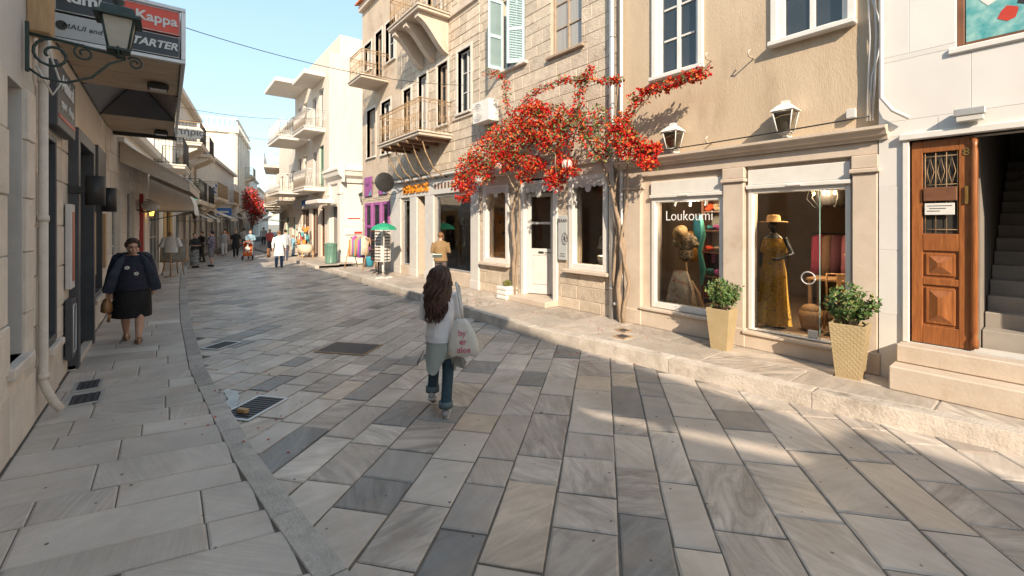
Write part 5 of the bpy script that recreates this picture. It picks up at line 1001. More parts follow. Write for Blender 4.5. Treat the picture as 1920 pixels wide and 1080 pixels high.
part(t, 'sign_board', M['dgrey'], lambda m: m.box(.35, 1.5, -.14, -.03, 3.15, 3.85, 0, .008)); 
wl_ = mat('sign_white', (.62, .64, .65), rough=.5)
text('Admiral', .24, wl_, t, (.95, -.145, 3.66), ext=.003, off=.006); text('sport', .15, wl_, t, (.7, -.145, 3.43), ext=.003); text('shops', .15, wl_, t, (1.17, -.145, 3.43), ext=.003); part(t, 'sign_stripe', M['red'], lambda m: m.box(.4, 1.45, -.146, -.141, 3.25, 3.29))
part(t, 'menu_case', M['lgrey'], lambda m: m.box(1.62, 1.9, -.09, -.03, 1.25, 2.35, 0, .008)); part(t, 'menu_card', mat('orange_card', (.4, .1, .04), rough=.5), lambda m: m.box(1.69, 1.83, -.096, -.091, 1.35, 2.25)); part(t, 'notice_board', M['dgrey'], lambda m: m.box(1.6, 1.92, -.1, -.03, .35, 1.12, 0, .008)); part(t, 'notice_border', wl_, lambda m: m.tube([(1.66, -.103, .43), (1.86, -.103, .43), (1.86, -.103, 1.04), (1.66, -.103, 1.04), (1.66, -.103, .43)], .006, 4))
for k, (a, b_) in enumerate(((4.0, 4.25), (5.75, 6.0))): part(t, 'notice_case', M['wood2'], lambda m: m.box(a, b_, -.08, -.03, 1.2, 2.3, 0, .008))
part(t, 'window_sign', M['dgrey'], lambda m: m.box(4.35, 5.6, -.1, -.045, 2.75, 3.5, 0, .008))
for u in ops[3:]: window(t, *u, M['lgrey'], .12, 2, 3, sill=(M['stone2'], .08, .1))
part(t, 'cornice', M['stone2'], lambda m: m.box(-.05, W, -.25, -.001, 6.7, 6.98, 0, .02))
for k, u in enumerate((8.28, 10.05)):
    l = thing('wall_cylinder_lamp', ('black cylinder wall lamp before the sports shop door', 'black cylinder wall lamp past the sports shop door')[k], 'lamp', (-u, YL + .02, 2.55 - .05 * k)); part(l, 'lamp_body', M['black'], lambda m: m.lathe([(.1, -.2), (.105, -.2), (.105, .2), (.1, .2)], (0, .26, 0), 18)); part(l, 'bracket', M['black'], lambda m: m.box(-.05, .05, 0, .17, -.05, .05, 0, .006))
# sign canopy over the pavement
cn = thing('sign_canopy', 'sports shop canopy with brand panels Admiral, Kappa, MAUI and Sons and STARTER', 'canopy', (-7.3, YL, 4.23)); CW = 1.25; CLn = 6.4
part(cn, 'canopy_frame', M['steel'], lambda m: (m.box(-.06, 0, 0, CW, 0, .05, 0, .006), m.box(-.06, 0, 0, CW, .69, .74, 0, .006), m.box(-.06, 0, CW - .05, CW, .051, .689, 0, .006), m.box(-CLn, -.061, CW - .05, CW, 0, .06, 0, .006), m.box(-CLn, -.061, CW - .05, CW, .68, .74, 0, .006), m.box(-CLn, -.061, CW - .04, CW - .01, .061, .679)))
pn = lambda n, y0, y1, z0, z1, m_: part(cn, n, m_, lambda m: m.box(-.045, -.012, y0, y1, z0, z1, 0, .003))
navy = mat('sign_navy', (.03, .04, .052), (.04, .05, .062), .45, 3); sgr = mat('sign_silver', (.38, .41, .43), (.43, .46, .48), .4, 3); sred = mat('sign_red', (.62, .075, .04), (.68, .09, .05), .4, 3)
pn('brand_panel', .02, .58, .36, .68, navy); pn('brand_panel', .6, 1.19, .36, .68, sred); pn('brand_panel', .02, .58, .06, .34, sgr); pn('brand_panel', .6, 1.19, .06, .34, navy)
part(cn, 'panel_border', wl_, lambda m: [m.tube([(-.008, a, c), (-.008, b_, c), (-.008, b_, d), (-.008, a, d), (-.008, a, c)], .006, 4) for a, b_, c, d in ((.03, .57, .37, .67), (.61, 1.18, .37, .67), (.61, 1.18, .07, .33))])
RT = (R(90), 0, R(90)); text('Admiral', .185, wl_, cn, (-.008, .33, .55), RT, .003, off=.006); text('Kappa', .17, wl_, cn, (-.008, .95, .53), RT, .003, off=.004); text('MAUI and Sons', .085, nt_, cn, (-.008, .35, .2), RT, .002, shear=.2); text('STARTER', .13, wl_, cn, (-.008, .9, .2), RT, .003, shear=.25, off=.004)
part(cn, 'round_badge', nt_, lambda m: m.prism([(.08 + .05 * math.cos(a), .2 + .055 * math.sin(a)) for a in [6.2832 * i / 20 for i in range(20)]], 'x', -.011, -.006)); part(cn, 'small_emblem', wl_, lambda m: [m.prism([(.66 + d, .5), (.69 + d, .5), (.68 + d, .56), (.67 + d, .56)], 'x', -.011, -.006) for d in (0, .035)])
pk_ = mat('weathered_board', (.36, .26, .17), (.52, .44, .35), .8, 5, stretch=(6, .6, 6), bump=.2)
for k in range(13):
    if 4 <= k <= 8: continue
    part(cn, 'soffit_board', pk_, lambda m: m.box(-.08 - .485 * k - .47, -.08 - .485 * k, .03, CW - .06, .02 + .004 * (k % 2), .045, 0, .004))
ca, cb = -.08 - .485 * 9 + .01, -.08 - .485 * 4 - .01; cm = (ca + cb) / 2
part(cn, 'skylight_pyramid', mat('smoked_glazing', (.035, .032, .042), (.06, .055, .07), .35, 3), lambda m: m.add([(ca, .03, .03), (cb, .03, .03), (cb, CW - .06, .03), (ca, CW - .06, .03), (cm, CW / 2, .5)], [(0, 1, 4), (1, 2, 4), (2, 3, 4), (3, 0, 4)]))
part(cn, 'skylight_rib', M['black'], lambda m: [m.tube([p, (cm, CW / 2, .49)], .012, 5) for p in ((ca, .03, .02), (cb, .03, .02), (cb, CW - .06, .02), (ca, CW - .06, .02))])
part(cn, 'roof_sheet', M['steel'], lambda m: m.box(-CLn, -.07, 0, CW - .06, .6, .62)); part(cn, 'end_beam', M['black'], lambda m: m.box(-CLn - .08, -CLn, 0, CW, -.06, .14, 0, .006))
for xx in (-1.3, -5.6): fl_ = thing('floodlight', 'black floodlight under the canopy ' + ('just behind the brand panels' if xx > -3 else 'at its far end beam'), 'floodlight', (-7.3 + xx, YL + .95, 4.28)); part(fl_, 'housing', M['black'], lambda m: m.box(-.1, .1, -.13, .13, -.14, -.06, 0, .012)); part(fl_, 'lens', M['steel'], lambda m: m.box(-.08, .08, -.1, .1, -.146, -.141)); part(fl_, 'bracket', M['black'], lambda m: m.box(-.015, .015, -.1, .1, -.06, .02))
# green street lantern on its scroll bracket
def scroll(cx, cz, r, a0, turns, n=22): return [(0, cx + r * (1 - .72 * i / n) * math.cos(a0 + turns * 6.283 * i / n), cz + r * (1 - .72 * i / n) * math.sin(a0 + turns * 6.283 * i / n)) for i in range(n + 1)]
def street_lantern(label, x, y, z, s, rz, group=None):
    l = thing('wall_lantern', label, 'lantern', (x, y, z), rz, group); l.scale = (s,) * 3; G = M['green']
    part(l, 'bracket', G, lambda m: (m.box(-.02, .02, 0, .03, -.32, .2, 0, .005), m.tube([(0, .02, .08), (0, .4, .05), (0, .78, 0)], .017, 7), m.tube([(0, .02, -.28), (0, .12, -.36), (0, .3, -.38), (0, .5, -.28), (0, .64, -.1), (0, .78, -.02)], .013, 6), m.tube(scroll(.2, -.1, .17, 1.2, 1.4), .014, 6), m.tube(scroll(.44, -.03, .09, 1.6, 1.4), .011, 6), m.tube(scroll(.86, -.05, .075, 2.6, -1.4), .011, 6)))
    def cage(m):
        for sx in (-1, 1):
            for sy in (-1, 1): m.tube([(sx * .085, .72 + sy * .085, .07), (sx * .14, .72 + sy * .14, .42)], .012, 5)
        m.loft([[(r_ * sx, .72 + r_ * sy, z_) for sx, sy in ((-1, -1), (1, -1), (1, 1), (-1, 1))] for r_, z_ in ((.1, .05), (.1, .075))], sm=False); m.tube([(0, .72, -.02), (0, .72, .05)], .03, 8)
        m.tube([(-.1, .72, .09), (-.06, .72, .0), (0, .72, -.02), (.06, .72, 0), (.1, .72, .09)], .01, 5)
    part(l, 'lantern_cage', G, cage)
    part(l, 'lantern_roof', G, lambda m: (m.loft([[(r_ * sx, .72 + r_ * sy, z_) for sx, sy in ((-1, -1), (1, -1), (1, 1), (-1, 1))] for r_, z_ in ((.2, .4), (.2, .43), (.15, .46), (.14, .52), (.06, .56))], sm=False), m.lathe([(.05, .56), (.03, .58), (.055, .61), (.05, .64), (.015, .67), (.02, .68), (.004, .71)], (0, .72, 0), 12)))
    for k in range(4):
        p = MB(); p.add([(-.08, -.086, .08), (.08, -.086, .08), (.132, -.138, .41), (-.132, -.138, .41)], [(0, 1, 2, 3)]); o = p.build('lantern_pane', mat('frosted_lamp_pane', (.36, .35, .31), (.46, .45, .4), .25, 4), l); o.location = (0, .72, 0); o.rotation_euler.z = R(90 * k)
    return l
street_lantern('dark green street lantern on scrolled bracket in front of the sign canopy', -5.98, YL + .02, 3.8, .9, 0)
street_lantern('green street lantern on scrolled bracket at the purple shop corner', -19.96, YR + .25, 3.05, .95, R(90))
# awning shops
ops = [(.6, 1.5, .2, 2.9), (2.4, 3.5, .2, 3.0), (4.4, 5.4, .2, 3.0), (6.4, 8.9, .2, 3.0)]
t, W = lhouse('awning_shops', 'low cream shop row under beige awnings with globe lamps', 13.0, 23.2, 4.7, M['cream'], ops)
random.seed(53); blocks(t, 0, 4.3, .12, 4.2, [(a, b_, 0, d) for a, b_, c, d in ops], (.4, .5), (.4, .8), M['stone2'], 0, .015)
for k, u in enumerate(ops): window(t, *u, (M['greywall'], M['lgrey'], M['red'], M['wpaint'])[k], .1, 2 if k < 3 else 3, 2, split=False, name='shop_door')
part(t, 'red_door_panel', M['red'], lambda m: m.box(4.3, 4.39, -.1, .05, .2, 3.0, 0, .006)); part(t, 'cornice', M['cream'], lambda m: m.box(0, W, -.2, -.001, 4.45, 4.68, 0, .02)); bal = balcony(t, 7.6, 10.1, 4.3, .9, M['cream'], M['black'], 1.0, .15, step=.1)
TF = t.matrix_world if False else None
def lw(t, x, y, z): c_, s_ = math.cos(t.rotation_euler.z), math.sin(t.rotation_euler.z); return (t.location.x + c_ * x - s_ * y, t.location.y + s_ * x + c_ * y, z)
aw = thing('folding_awning', 'long beige folding-arm awning let down over the pavement', 'awning', lw(t, 1.2, 0, 0), t.rotation_euler.z); AL, pr, z0_, z1_ = 4.9, 1.35, 4.1, 3.2
def canvas(m):
    rg = []
    for i in range(25):
        x = AL * i / 24; sg_ = .02 * math.sin(i * 1.9); rg.append([(x, -.05 - pr * q / 8, z0_ + (z1_ - z0_) * q / 8 - .06 * math.sin(q / 8 * math.pi) + sg_ * (q / 8)) for q in range(9)] + [(x, -.05 - pr - .01, z1_ - .28 + .03 * abs(math.sin(i * .9)))])
    m.loft(rg, 0, False, True, closed=False)
part(aw, 'canvas', M['awn'], canvas)
for xx in (.02, AL - .02): part(aw, 'side_flap', M['awn'], lambda m: m.add([(xx, -.05, z0_), (xx, -.05 - pr, z1_), (xx, -.05 - pr, z1_ - .28), (xx, -.05, z0_ - .5)], [(0, 1, 2, 3)]))
part(aw, 'front_bar', M['wpaint'], lambda m: m.tube([(0, -.05 - pr, z1_), (AL, -.05 - pr, z1_)], .03, 8)); part(aw, 'cassette', M['wpaint'], lambda m: m.box(-.05, AL + .05, -.14, 0, z0_ - .02, z0_ + .1, 0, .01))
for xx in (.6, AL - .6): part(aw, 'folding_arm', M['lgrey'], lambda m: m.tube([(xx, -.08, z0_ - .12), (xx + .35, -.7, z0_ - .42), (xx, -pr, z1_ - .03)], .022, 6))
aw = thing('dome_awning', 'cream half-dome awning with scalloped edge beyond the folding awning', 'awning', lw(t, 6.3, 0, 0), t.rotation_euler.z)
def dome(m):
    rg = []
    for i in range(17):
        x = 2.7 * i / 16; rg.append([(x, -1.25 * math.sin(a), 2.55 + 1.15 * math.cos(a)) for a in [q / 10 * math.pi / 2 for q in range(11)]] + [(x, -1.26, 2.36 + .07 * abs(math.sin(i * math.pi / 2.0 + .4)))])
    m.loft(rg, 0, False, True, closed=False)
part(aw, 'canvas', M['awnw'], dome); [part(aw, 'dome_side', M['awnw'], lambda m: m.add([(xx, 0, 2.55)] + [(xx, -1.25 * math.sin(a), 2.55 + 1.15 * math.cos(a)) for a in [q / 10 * math.pi / 2 for q in range(11)]], [tuple(range(12))])) for xx in (0.01, 2.69)]
part(aw, 'stay_rod', M['dgrey'], lambda m: m.tube([(.02, -1.2, 2.5), (.02, -.02, 2.2)], .015, 5))
for k, xx in enumerate((3.75, 4.15)):
    p = lw(t, xx, -.02, 2.5); l = thing('globe_lamp', ('white globe wall lamp further from the red door', 'white globe wall lamp next to the red door')[k], 'lamp', p, t.rotation_euler.z); part(l, 'globe', mat('opal_glass', (.56, .52, .47), rough=.25), lambda m: m.ell((0, -.3, .12), (.2, .2, .16), 18, 0, 12)); part(l, 'bracket', M['black'], lambda m: m.tube([(0, 0, 0), (0, -.15, -.06), (0, -.3, -.04)], .018, 6))
p = lw(t, 5.6, -.15, 2.35); l = thing('lit_lantern', 'small wall lantern glowing amber by the red door', 'lantern', p); part(l, 'lamp_glass', lit('amber_glow', (1, .5, .06), 2.2), lambda m: m.lathe([(.05, 0), (.09, .2)], n=6)); part(l, 'lantern_roof', M['black'], lambda m: m.lathe([(.12, .2), (.03, .3), (.02, .5)], n=6)); part(l, 'bracket', M['black'], lambda m: m.tube([(0, 0, .5), (0, -.15, .55)], .015, 5))
# gap in the row: low boarded kiosk, then the far left houses
t, W = lhouse('boarded_kiosk', 'low ochre boarded kiosk front in the gap of the left row', 23.4, 25.2, 2.9, mat('ochre_board', (.5, .3, .1), (.58, .37, .14), .7, 4), [(.5, 1.4, .2, 2.6)], 2.5); part(t, 'door', M['dark'], lambda m: m.box(.5, 1.4, .1, .15, .12, 2.6))
def far_left(name, label, u0, u1, h, mt, cols, st, wm, bal=(), seed=1, depth=9, shut=None, rail='black', split=False, corn=True):
    ops = []; a, an, W = left_frame(u0, u1)
    for s_ in range(int((h - .3) // st)):
        for c in range(cols): xx = (c + .5) * W / cols; ops.append((xx - .5, xx + .5, s_ * st + (.2 if s_ == 0 else .55), s_ * st + 2.65))
    t, W = lhouse(name, label, u0, u1, h, mt, ops, depth)
    for k, u in enumerate(ops):
        w_ = window(t, *u, wm[k % len(wm)], .1, 2, 2, split=False, trim=(M['white'], .12, .05))
        if shut and u[2] > 1: shutter(w_, u[0], u[2], u[3], .5, shut, R(-170), -.05, 1); shutter(w_, u[1], u[2], u[3], .5, shut, R(170), -.05, -1)
    for s_, i0, i1 in bal:
        bl = balcony(t, i0, i1, s_ * st + .42, 1.0, M['cream'], M[rail], 1, .16, step=.13)
        for xx in (i0 + .2, i1 - .4): part(bl, 'stone_console', M['cream'], lambda m: m.prism([(-.0, s_ * st + .25), (-.85, s_ * st + .25), (-.8, s_ * st + .1), (-.0, s_ * st - .35)], 'x', xx, xx + .2))
    if corn: part(t, 'cornice', mt, lambda m: (m.box(-.05, W + .05, -.3, -.001, h - .28, h - .03, 0, .03)))
    return t, W
far_left('grey_balcony_house', 'cream house with two tiers of iron balconies on the left row', 25.3, 33.4, 8.6, M['cream'], 4, 2.8, [M['gshut'], M['lgrey']], [(1, .3, 3.6), (2, .8, 3.2), (1, 4.6, 7.6), (2, 5, 7.4)]); far_left('brown_shutter_house', 'grey two-storey house with tall brown windows and stone balconies', 33.6, 51.5, 7.0, M['greywall'], 9, 3.4, [M['brown'], M['brown'], M['blue']], [(1, 1.0, 5.6), (1, 9.4, 13.0)], rail='iron')
t, W = far_left('classical_house', 'tall cream classical house with pilasters and roof balustrade', 53, 66, 12.0, M['cream'], 6, 3.7, [M['brown']], [(1, 3, 6), (2, 8, 11)], depth=13, rail='iron')
for k in range(7): part(t, 'pilaster', M['cream'], lambda m: m.box(k * W / 6 - .2 + (.2 if k == 0 else 0), k * W / 6 + .2, -.14, -.002, 4, 11.6, 0, .02))
part(t, 'end_pilaster', M['cream'], lambda m: (m.box(-.12, -.002, .0, .6, 0, 11.6), m.box(-.25, -.002, -.28, 13, 11.4, 11.95), m.box(-.1, -.001, 4, 6.4, 8.2, 9.6))); part(t, 'balustrade', M['white'], lambda m: (m.box(-.2, W, -.2, 0, 12.75, 12.9), m.box(-.2, 0, 0, 13, 12.75, 12.9), [m.box(-.15, -.05, .15 + .45 * k, .33 + .45 * k, 12, 12.75) for k in range(28)], [m.box(.1 + .5 * k, .3 + .5 * k, -.15, -.05, 12, 12.75) for k in range(25)])); part(t, 'roof_pavilion', M['white'], lambda m: m.box(2, 7, 7, 12, 12, 14.0)); part(t, 'pavilion_roof', M['tile'], lambda m: m.prism([(6.6, 14.0), (12.4, 14.0), (9.5, 15.2)], 'x', 1.6, 7.4))
far_left('flat_roofed_house', 'white flat-roofed house seen over the grey roofs', 40, 50, 0.5, M['white'], 1, 9, [M['lgrey']], corn=False)[0].location = (0, 0, -5)
bpy.data.objects['flat_roofed_house'].location = (-45, -1.5, -.01)
o = bpy.data.objects['flat_roofed_house']; part(o, 'upper_storey', M['white'], lambda m: m.box(0, 5.5, 0, 5, 0, 9.2)); window(o, 1.0, 1.8, 7.2, 8.6, M['wood2'], -.03, 2, 2, split=False)
t, W = far_left('red_roof_house', 'white house with red tiled roof and terrace down the street', 67, 80, 8.6, M['white'], 5, 3.4, [M['brown'], M['lgrey']], [(1, 1, 6), (1, 8, 12)]); part(t, 'tiled_roof', M['tile'], lambda m: m.prism([(.5, 8.6), (8.5, 8.6), (4.5, 10.2)], 'x', 2, W)); 
far_left('pale_house', 'pale house closing the view at the end of the street', 81, 110, 8.0, M['cream'], 9, 3.6, [M['gshut'], M['brown']], [(1, 3, 12)])
# the row goes on behind the photographer (it shades the street)
for k, (u0, u1, h, mt, lab) in enumerate(((-3.5, .9, 7.2, 'white', 'white two-storey house adjoining the pale stone block house'), (-9, -3.6, 5.0, 'cream', 'cream house with a sloping roof hoarding next to the white house'), (-14.5, -9.2, 7.0, 'greywall', 'grey two-storey house beside the house with the roof hoarding'), (-26, -14.6, 6.9, 'cream', 'long cream house at the end of the row'))):
    t, W = far_left('row_house', lab, u0, u1, h, M[mt], 3, 3.4 if h > 6 else 2.4, [M['brown'], M['lgrey']], [(1, .6, 2.6)], rail='iron')
    if h < 6:      # added out-of-view boards on posts; sloped slit throws a sun streak on the road
        sl = lambda x: 6.12 - .289 * (x + u0 + 7.95)
        part(t, 'light_slit_board', M['cream'], lambda m: m.prism([(0, 4.9), (W, 4.9), (W, max(sl(W), 4.95)), (0, sl(0))], 'y', .02, .06)); part(t, 'light_slit_panel', M['cream'], lambda m: m.prism([(0, sl(0) + .17), (W, sl(W) + .17), (W, 7.2), (0, 7.2)], 'y', .02, .06)); [part(t, 'light_slit_post', M['brown'], lambda m: m.box(xx, xx + .07, .061, .13, 4.8, 7.15)) for xx in (.05, W / 2, W - .12)]
t = thing('plain_house', 'plain cream house next to the white marble-clad house', 'building', (12, YR, 0)); body(t, -6.9, 10, 9, [(-4, -3, 1, 3), (0, 1.2, .2, 3), (-4, -3, 5, 6.8), (0, 1, 5, 6.8)], M['cream']); [window(t, *u, M['lgrey'], .1, 2, 3, split=False) for u in ((-4, -3, 1, 3), (0, 1.2, .2, 3), (-4, -3, 5, 6.8), (0, 1, 5, 6.8))]
# ---------------------------------------------------------------- plants
def P3(px, py, Y): x, z = onY(px, py, Y); return Vector((x, Y, z))
def leaf_at(mb, p, size, m=0, up=.3):
    d = Vector((random.gauss(0, 1), random.gauss(0, 1), random.gauss(0, 1) + up)).normalized(); s_ = d.cross(Vector((random.gauss(0, 1), random.gauss(0, 1), random.gauss(0, 1)))).normalized(); n = d.cross(s_)
    l = size * random.uniform(.6, 1.5); w_ = l * .55; p = Vector(p); mb.tint = (random.random(), random.random(), random.random(), 1)
    mb.add([p, p + d * l * .5 + s_ * w_ * .5 + n * l * .1, p + d * l, p + d * l * .5 - s_ * w_ * .5 + n * l * .1], [(0, 1, 2, 3)], m); mb.tint = None
def in_ball(): 
    while True:
        v = Vector((random.uniform(-1, 1), random.uniform(-1, 1), random.uniform(-1, 1)))
        if v.length < 1: return v
def shrub_planter(x, y, s, label):
    t = thing('planter', label, 'planter', (x, y, SW), R(4), 'woven planters before the boutique'); a, b_, h = .115 * s, .17 * s, .62 * s
    def pot(m):
        m.loft([[(r_ * sx, r_ * sy, z) for sx, sy in ((-1, -1), (1, -1), (1, 1), (-1, 1))] for r_, z in ((a, 0), (b_, h), (b_ - .02, h), (b_ - .03, h - .05))], sm=False)
        for k in range(1, 22):                    # woven bands
            z = h * k / 22; r_ = a + (b_ - a) * k / 22
            for q in range(4):
                c_, s_ = math.cos(q * math.pi / 2), math.sin(q * math.pi / 2)
                for j in range(10):
                    if (j + k) % 2: continue
                    u0, u1 = -r_ + 2 * r_ * j / 10, -r_ + 2 * r_ * (j + 1) / 10; vs = [(u0, -r_ - .004, z), (u1, -r_ - .004, z), (u1, -r_ - .004, z + h / 23), (u0, -r_ - .004, z + h / 23)]
                    m.add([(c_ * p[0] - s_ * p[1], s_ * p[0] + c_ * p[1], p[2]) for p in vs], [(0, 1, 2, 3)])
    part(t, 'pot', M['wicker'], pot); part(t, 'soil', M['brown'], lambda m: m.box(-b_ + .03, b_ - .03, -b_ + .03, b_ - .03, h - .09, h - .05))
    br = MB(); lf = MB()
    for k in range(46):
        v = in_ball(); tip = Vector((v.x * .27 * s, v.y * .25 * s, h + .1 + (.16 + v.z * .17) * s)); br.tube([(v.x * .06, v.y * .06, h - .06), tip.lerp(Vector((0, 0, h)), .45), tip], [.006, .005, .003], 5)
        for j in range(42):
            p = Vector((v.x * .08, v.y * .08, h)).lerp(tip, random.uniform(.35, 1.05)) + in_ball() * .05; leaf_at(lf, p, .05 * s, 1 if random.random() < .2 else 0, .7)
    br.build('stems', M['bark'], t, 'stuff'); lf.build('foliage', [M['leaf'], M['leaf2']], t, 'stuff')
shrub_planter(-3.24, 6.62, 1.0, 'woven tan planter with a round shrub between the shop window and glass door'); shrub_planter(-1.66, 6.66, 1.08, 'woven tan planter with a wide shrub by the marble house corner')
t = thing('flower_pot', 'white ribbed square pot with small succulents beside the grey door', 'pot', (-8.72, 6.72, SW)); part(t, 'pot', M['wpaint'], lambda m: [m.loft([[(r_ * sx, r_ * sy, z) for sx, sy in ((-1, -1), (1, -1), (1, 1), (-1, 1))] for r_, z in ((.16, z0), (.185, z0 + .03), (.185, z0 + .08), (.16, z0 + .11))], sm=False) for z0 in (0, .111, .222)])
lf = MB(); [leaf_at(lf, Vector((0, 0, .36)) + in_ball() * .1, .06, 0, 1) for _ in range(160)]; lf.build('foliage', [M['leaf2']], t, 'stuff')
def bougainvillea():
    t = thing('bougainvillea', 'red flowering bougainvillea with twisted trunks climbing over the shop fronts', 'vine', (-5.3, 6.8, SW)); o_ = Vector((-5.3, 6.8, SW)); random.seed(77)
    tr = MB()
    def wood(pts, r0, r1, n=7, mb=tr, wob=.02):
        out = []
        for k in range(len(pts) - 1):
            for q in range(4): out.append(Vector(pts[k]).lerp(Vector(pts[k + 1]), q / 4) + in_ball() * wob - o_)
        out.append(Vector(pts[-1]) - o_); mb.tube(out, [r0 + (r1 - r0) * i / (len(out) - 1) for i in range(len(out))], n)
    B2 = P3(1165, 606, 6.86); B2.z = SW - .03; B1 = P3(962, 545, 6.82); B1.z = SW - .03
    m2 = [B2, P3(1158, 540, 6.84), P3(1170, 470, 6.82), P3(1160, 410, 6.8), P3(1145, 350, 6.75), P3(1125, 300, 6.6), P3(1100, 260, 6.5)]
    wood(m2, .055, .025); wood([B2 + Vector((.05, -.02, 0)), P3(1178, 530, 6.8), P3(1164, 460, 6.78), P3(1175, 380, 6.75), P3(1178, 300, 6.65), P3(1185, 220, 6.6), P3(1225, 170, 6.55), P3(1322, 132, 6.6)], .04, .008)
    wood([B2 + Vector((-.06, .03, 0)), P3(1150, 520, 6.9), P3(1158, 440, 6.85), P3(1150, 380, 6.8), P3(1160, 310, 6.7), P3(1150, 240, 6.55), P3(1160, 150, 6.5)], .035, .008)
    wood([B1, P3(965, 470, 6.8), P3(960, 410, 6.76), P3(968, 360, 6.7), P3(985, 300, 6.55), P3(1000, 240, 6.4)], .05, .02); wood([B1 + Vector((.05, 0, 0)), P3(972, 440, 6.78), P3(975, 370, 6.7), P3(945, 320, 6.55), P3(900, 300, 6.4), P3(860, 320, 6.35)], .03, .008)
    tr.build('trunk', M['bark'], t)
    arcs = [((1000, 240), (960, 215), (1000, 175), (1050, 150), (1090, 150), (1112, 128)), ((1100, 260), (1085, 200), (1090, 150), (1150, 152), (1165, 148)), ((960, 260), (950, 190), (945, 145), (905, 134)), ((1100, 260), (1050, 240), (1000, 230), (940, 250), (880, 300)), ((1125, 300), (1180, 270), (1215, 300)), ((1000, 250), (1040, 290), (1045, 350)), ((985, 300), (930, 300), (880, 320), (850, 350)), ((1100, 260), (1060, 200), (1000, 205)), ((1150, 240), (1190, 250), (1210, 290), (1228, 272))]
    bw = MB(); lf = MB(); fl = MB(); ff = []
    for a in arcs: wood([P3(*p, 6.5 + random.uniform(-.15, .15)) for p in a], .018, .006, 5, bw, .03)
    def cluster(px, py, rx, ry, n, red, dep=.28, Y=6.42):
        c = P3(px, py, Y); k = c.x and (-SN * c.x + CS * c.y) / F
        for _ in range(int(n * 1.4)):
            v = in_ball(); p = c + Vector((v.x * rx * k * 1.25, v.y * dep, v.z * ry * k)) - o_
            if random.random() < red:
                for _ in range(3): leaf_at(fl, p + in_ball() * .03, .062, 0 if random.random() < .76 else 1, 0)
            else: leaf_at(lf, p, .06, 0 if random.random() < .45 else 1, .1)
    for c in ((1000, 235, 45, 38, 520, .55), (960, 262, 52, 42, 640, .52), (912, 288, 48, 34, 480, .46), (880, 312, 34, 26, 320, .46), (866, 345, 22, 18, 150, .75), (1040, 258, 38, 38, 420, .45), (1062, 222, 26, 22, 170, .4), (1000, 205, 26, 16, 170, .8), (930, 252, 24, 20, 130, .4), (1110, 235, 38, 40, 300, .22), (1125, 280, 26, 26, 150, .3), (1165, 245, 20, 36, 190, .5), (1185, 278, 22, 26, 160, .6), (1215, 305, 14, 12, 70, .8), (1222, 278, 12, 10, 60, .9), (1040, 335, 12, 22, 120, .95), (1000, 308, 22, 16, 150, .8), (1062, 305, 14, 12, 60, .7), (985, 330, 12, 14, 60, .7), (1072, 322, 12, 8, 40, .9), (880, 352, 12, 16, 70, .9), (868, 372, 9, 8, 40, .9), (905, 330, 26, 18, 130, .5), (950, 300, 40, 22, 260, .6)): cluster(*c)
    for a in arcs[:3] + arcs[5:]:
        for k in range(len(a) - 1):
            for q in range(7): f = q / 7; cluster(a[k][0] + (a[k + 1][0] - a[k][0]) * f, a[k][1] + (a[k + 1][1] - a[k][1]) * f, 9, 7, 9, .4, .12, 6.5)
    for q in range(22): f = q / 21; cluster(1188 + 134 * f + random.uniform(-5, 5), 186 - 56 * f + random.uniform(-7, 7), 7 + 5 * random.random(), 5 + 5 * random.random(), int(5 + 13 * random.random()), .66, .14, 6.6)
    for q in range(8): f = q / 7; cluster(1172 + 20 * f, 232 - 48 * f, 6, 6, 10, .4, .1, 6.6)
    bw.build('branches', M['bark'], t); lf.build('foliage', [M['leaf'], M['leaf2']], t, 'stuff'); fl.build('blossom', [M['petal'], mat('orange_bract', (.66, .12, .03), (.74, .2, .06), .7, 12, tint=.3, spec=.15)], t, 'stuff')
bougainvillea()
fp = MB()
for _ in range(150):
    px_, py_ = random.choice(((-5.3, 6.4), (-7.5, 6.3), (-9, 6.0), (-6, .75), (-4.5, 5.2))); q_ = (px_ + random.gauss(0, .7), py_ + random.gauss(0, .25)); fp.tint = tint(); a_ = random.random() * 6.28; zz = (SW if q_[1] > ykr(q_[0]) + .02 else .125 if q_[1] < ykl(q_[0]) else .0) + .006; s_ = random.uniform(.012, .022); fp.add([(q_[0] + s_ * math.cos(a_), q_[1] + s_ * math.sin(a_), zz), (q_[0] - s_ * .6 * math.sin(a_), q_[1] + s_ * .6 * math.cos(a_), zz + .008), (q_[0] - s_ * math.cos(a_), q_[1] - s_ * math.sin(a_), zz), (q_[0] + s_ * .6 * math.sin(a_), q_[1] - s_ * .6 * math.cos(a_), zz + .004)], [(0, 1, 2, 3)])
o = fp.build('fallen_petals', M['petal']); o['kind'] = 'stuff'; o['label'] = 'fallen red bougainvillea petals scattered on the paving'; o['category'] = 'petals'
for k, (px, py) in enumerate(((898, 336), (936, 312), (1063, 308))):
    p = P3(px, py, 6.35); l = thing('globe_light', ('white openwork globe light lowest at the left tip of the bougainvillea', 'white openwork globe light half hidden in the blossom above the first trunk', 'white openwork globe light above the grey door')[k], 'light', p); gw = MATS['frosted_bulb']
    part(l, 'globe', M['wpaint'], lambda m: (m.ell((0, 0, 0), (.085, .085, .085), 14, 0, 10), [m.tube([(.1 * math.cos(a) * math.cos(b_), .1 * math.sin(a) * math.cos(b_), .1 * math.sin(b_)) for b_ in [-1.5 + 3 * i / 10 for i in range(11)]], .006, 4) for a in [q * .628 for q in range(10)]])); part(l, 'cord', M['black'], lambda m: m.tube([(0, 0, .1), (0, .02, .45)], .005, 4))
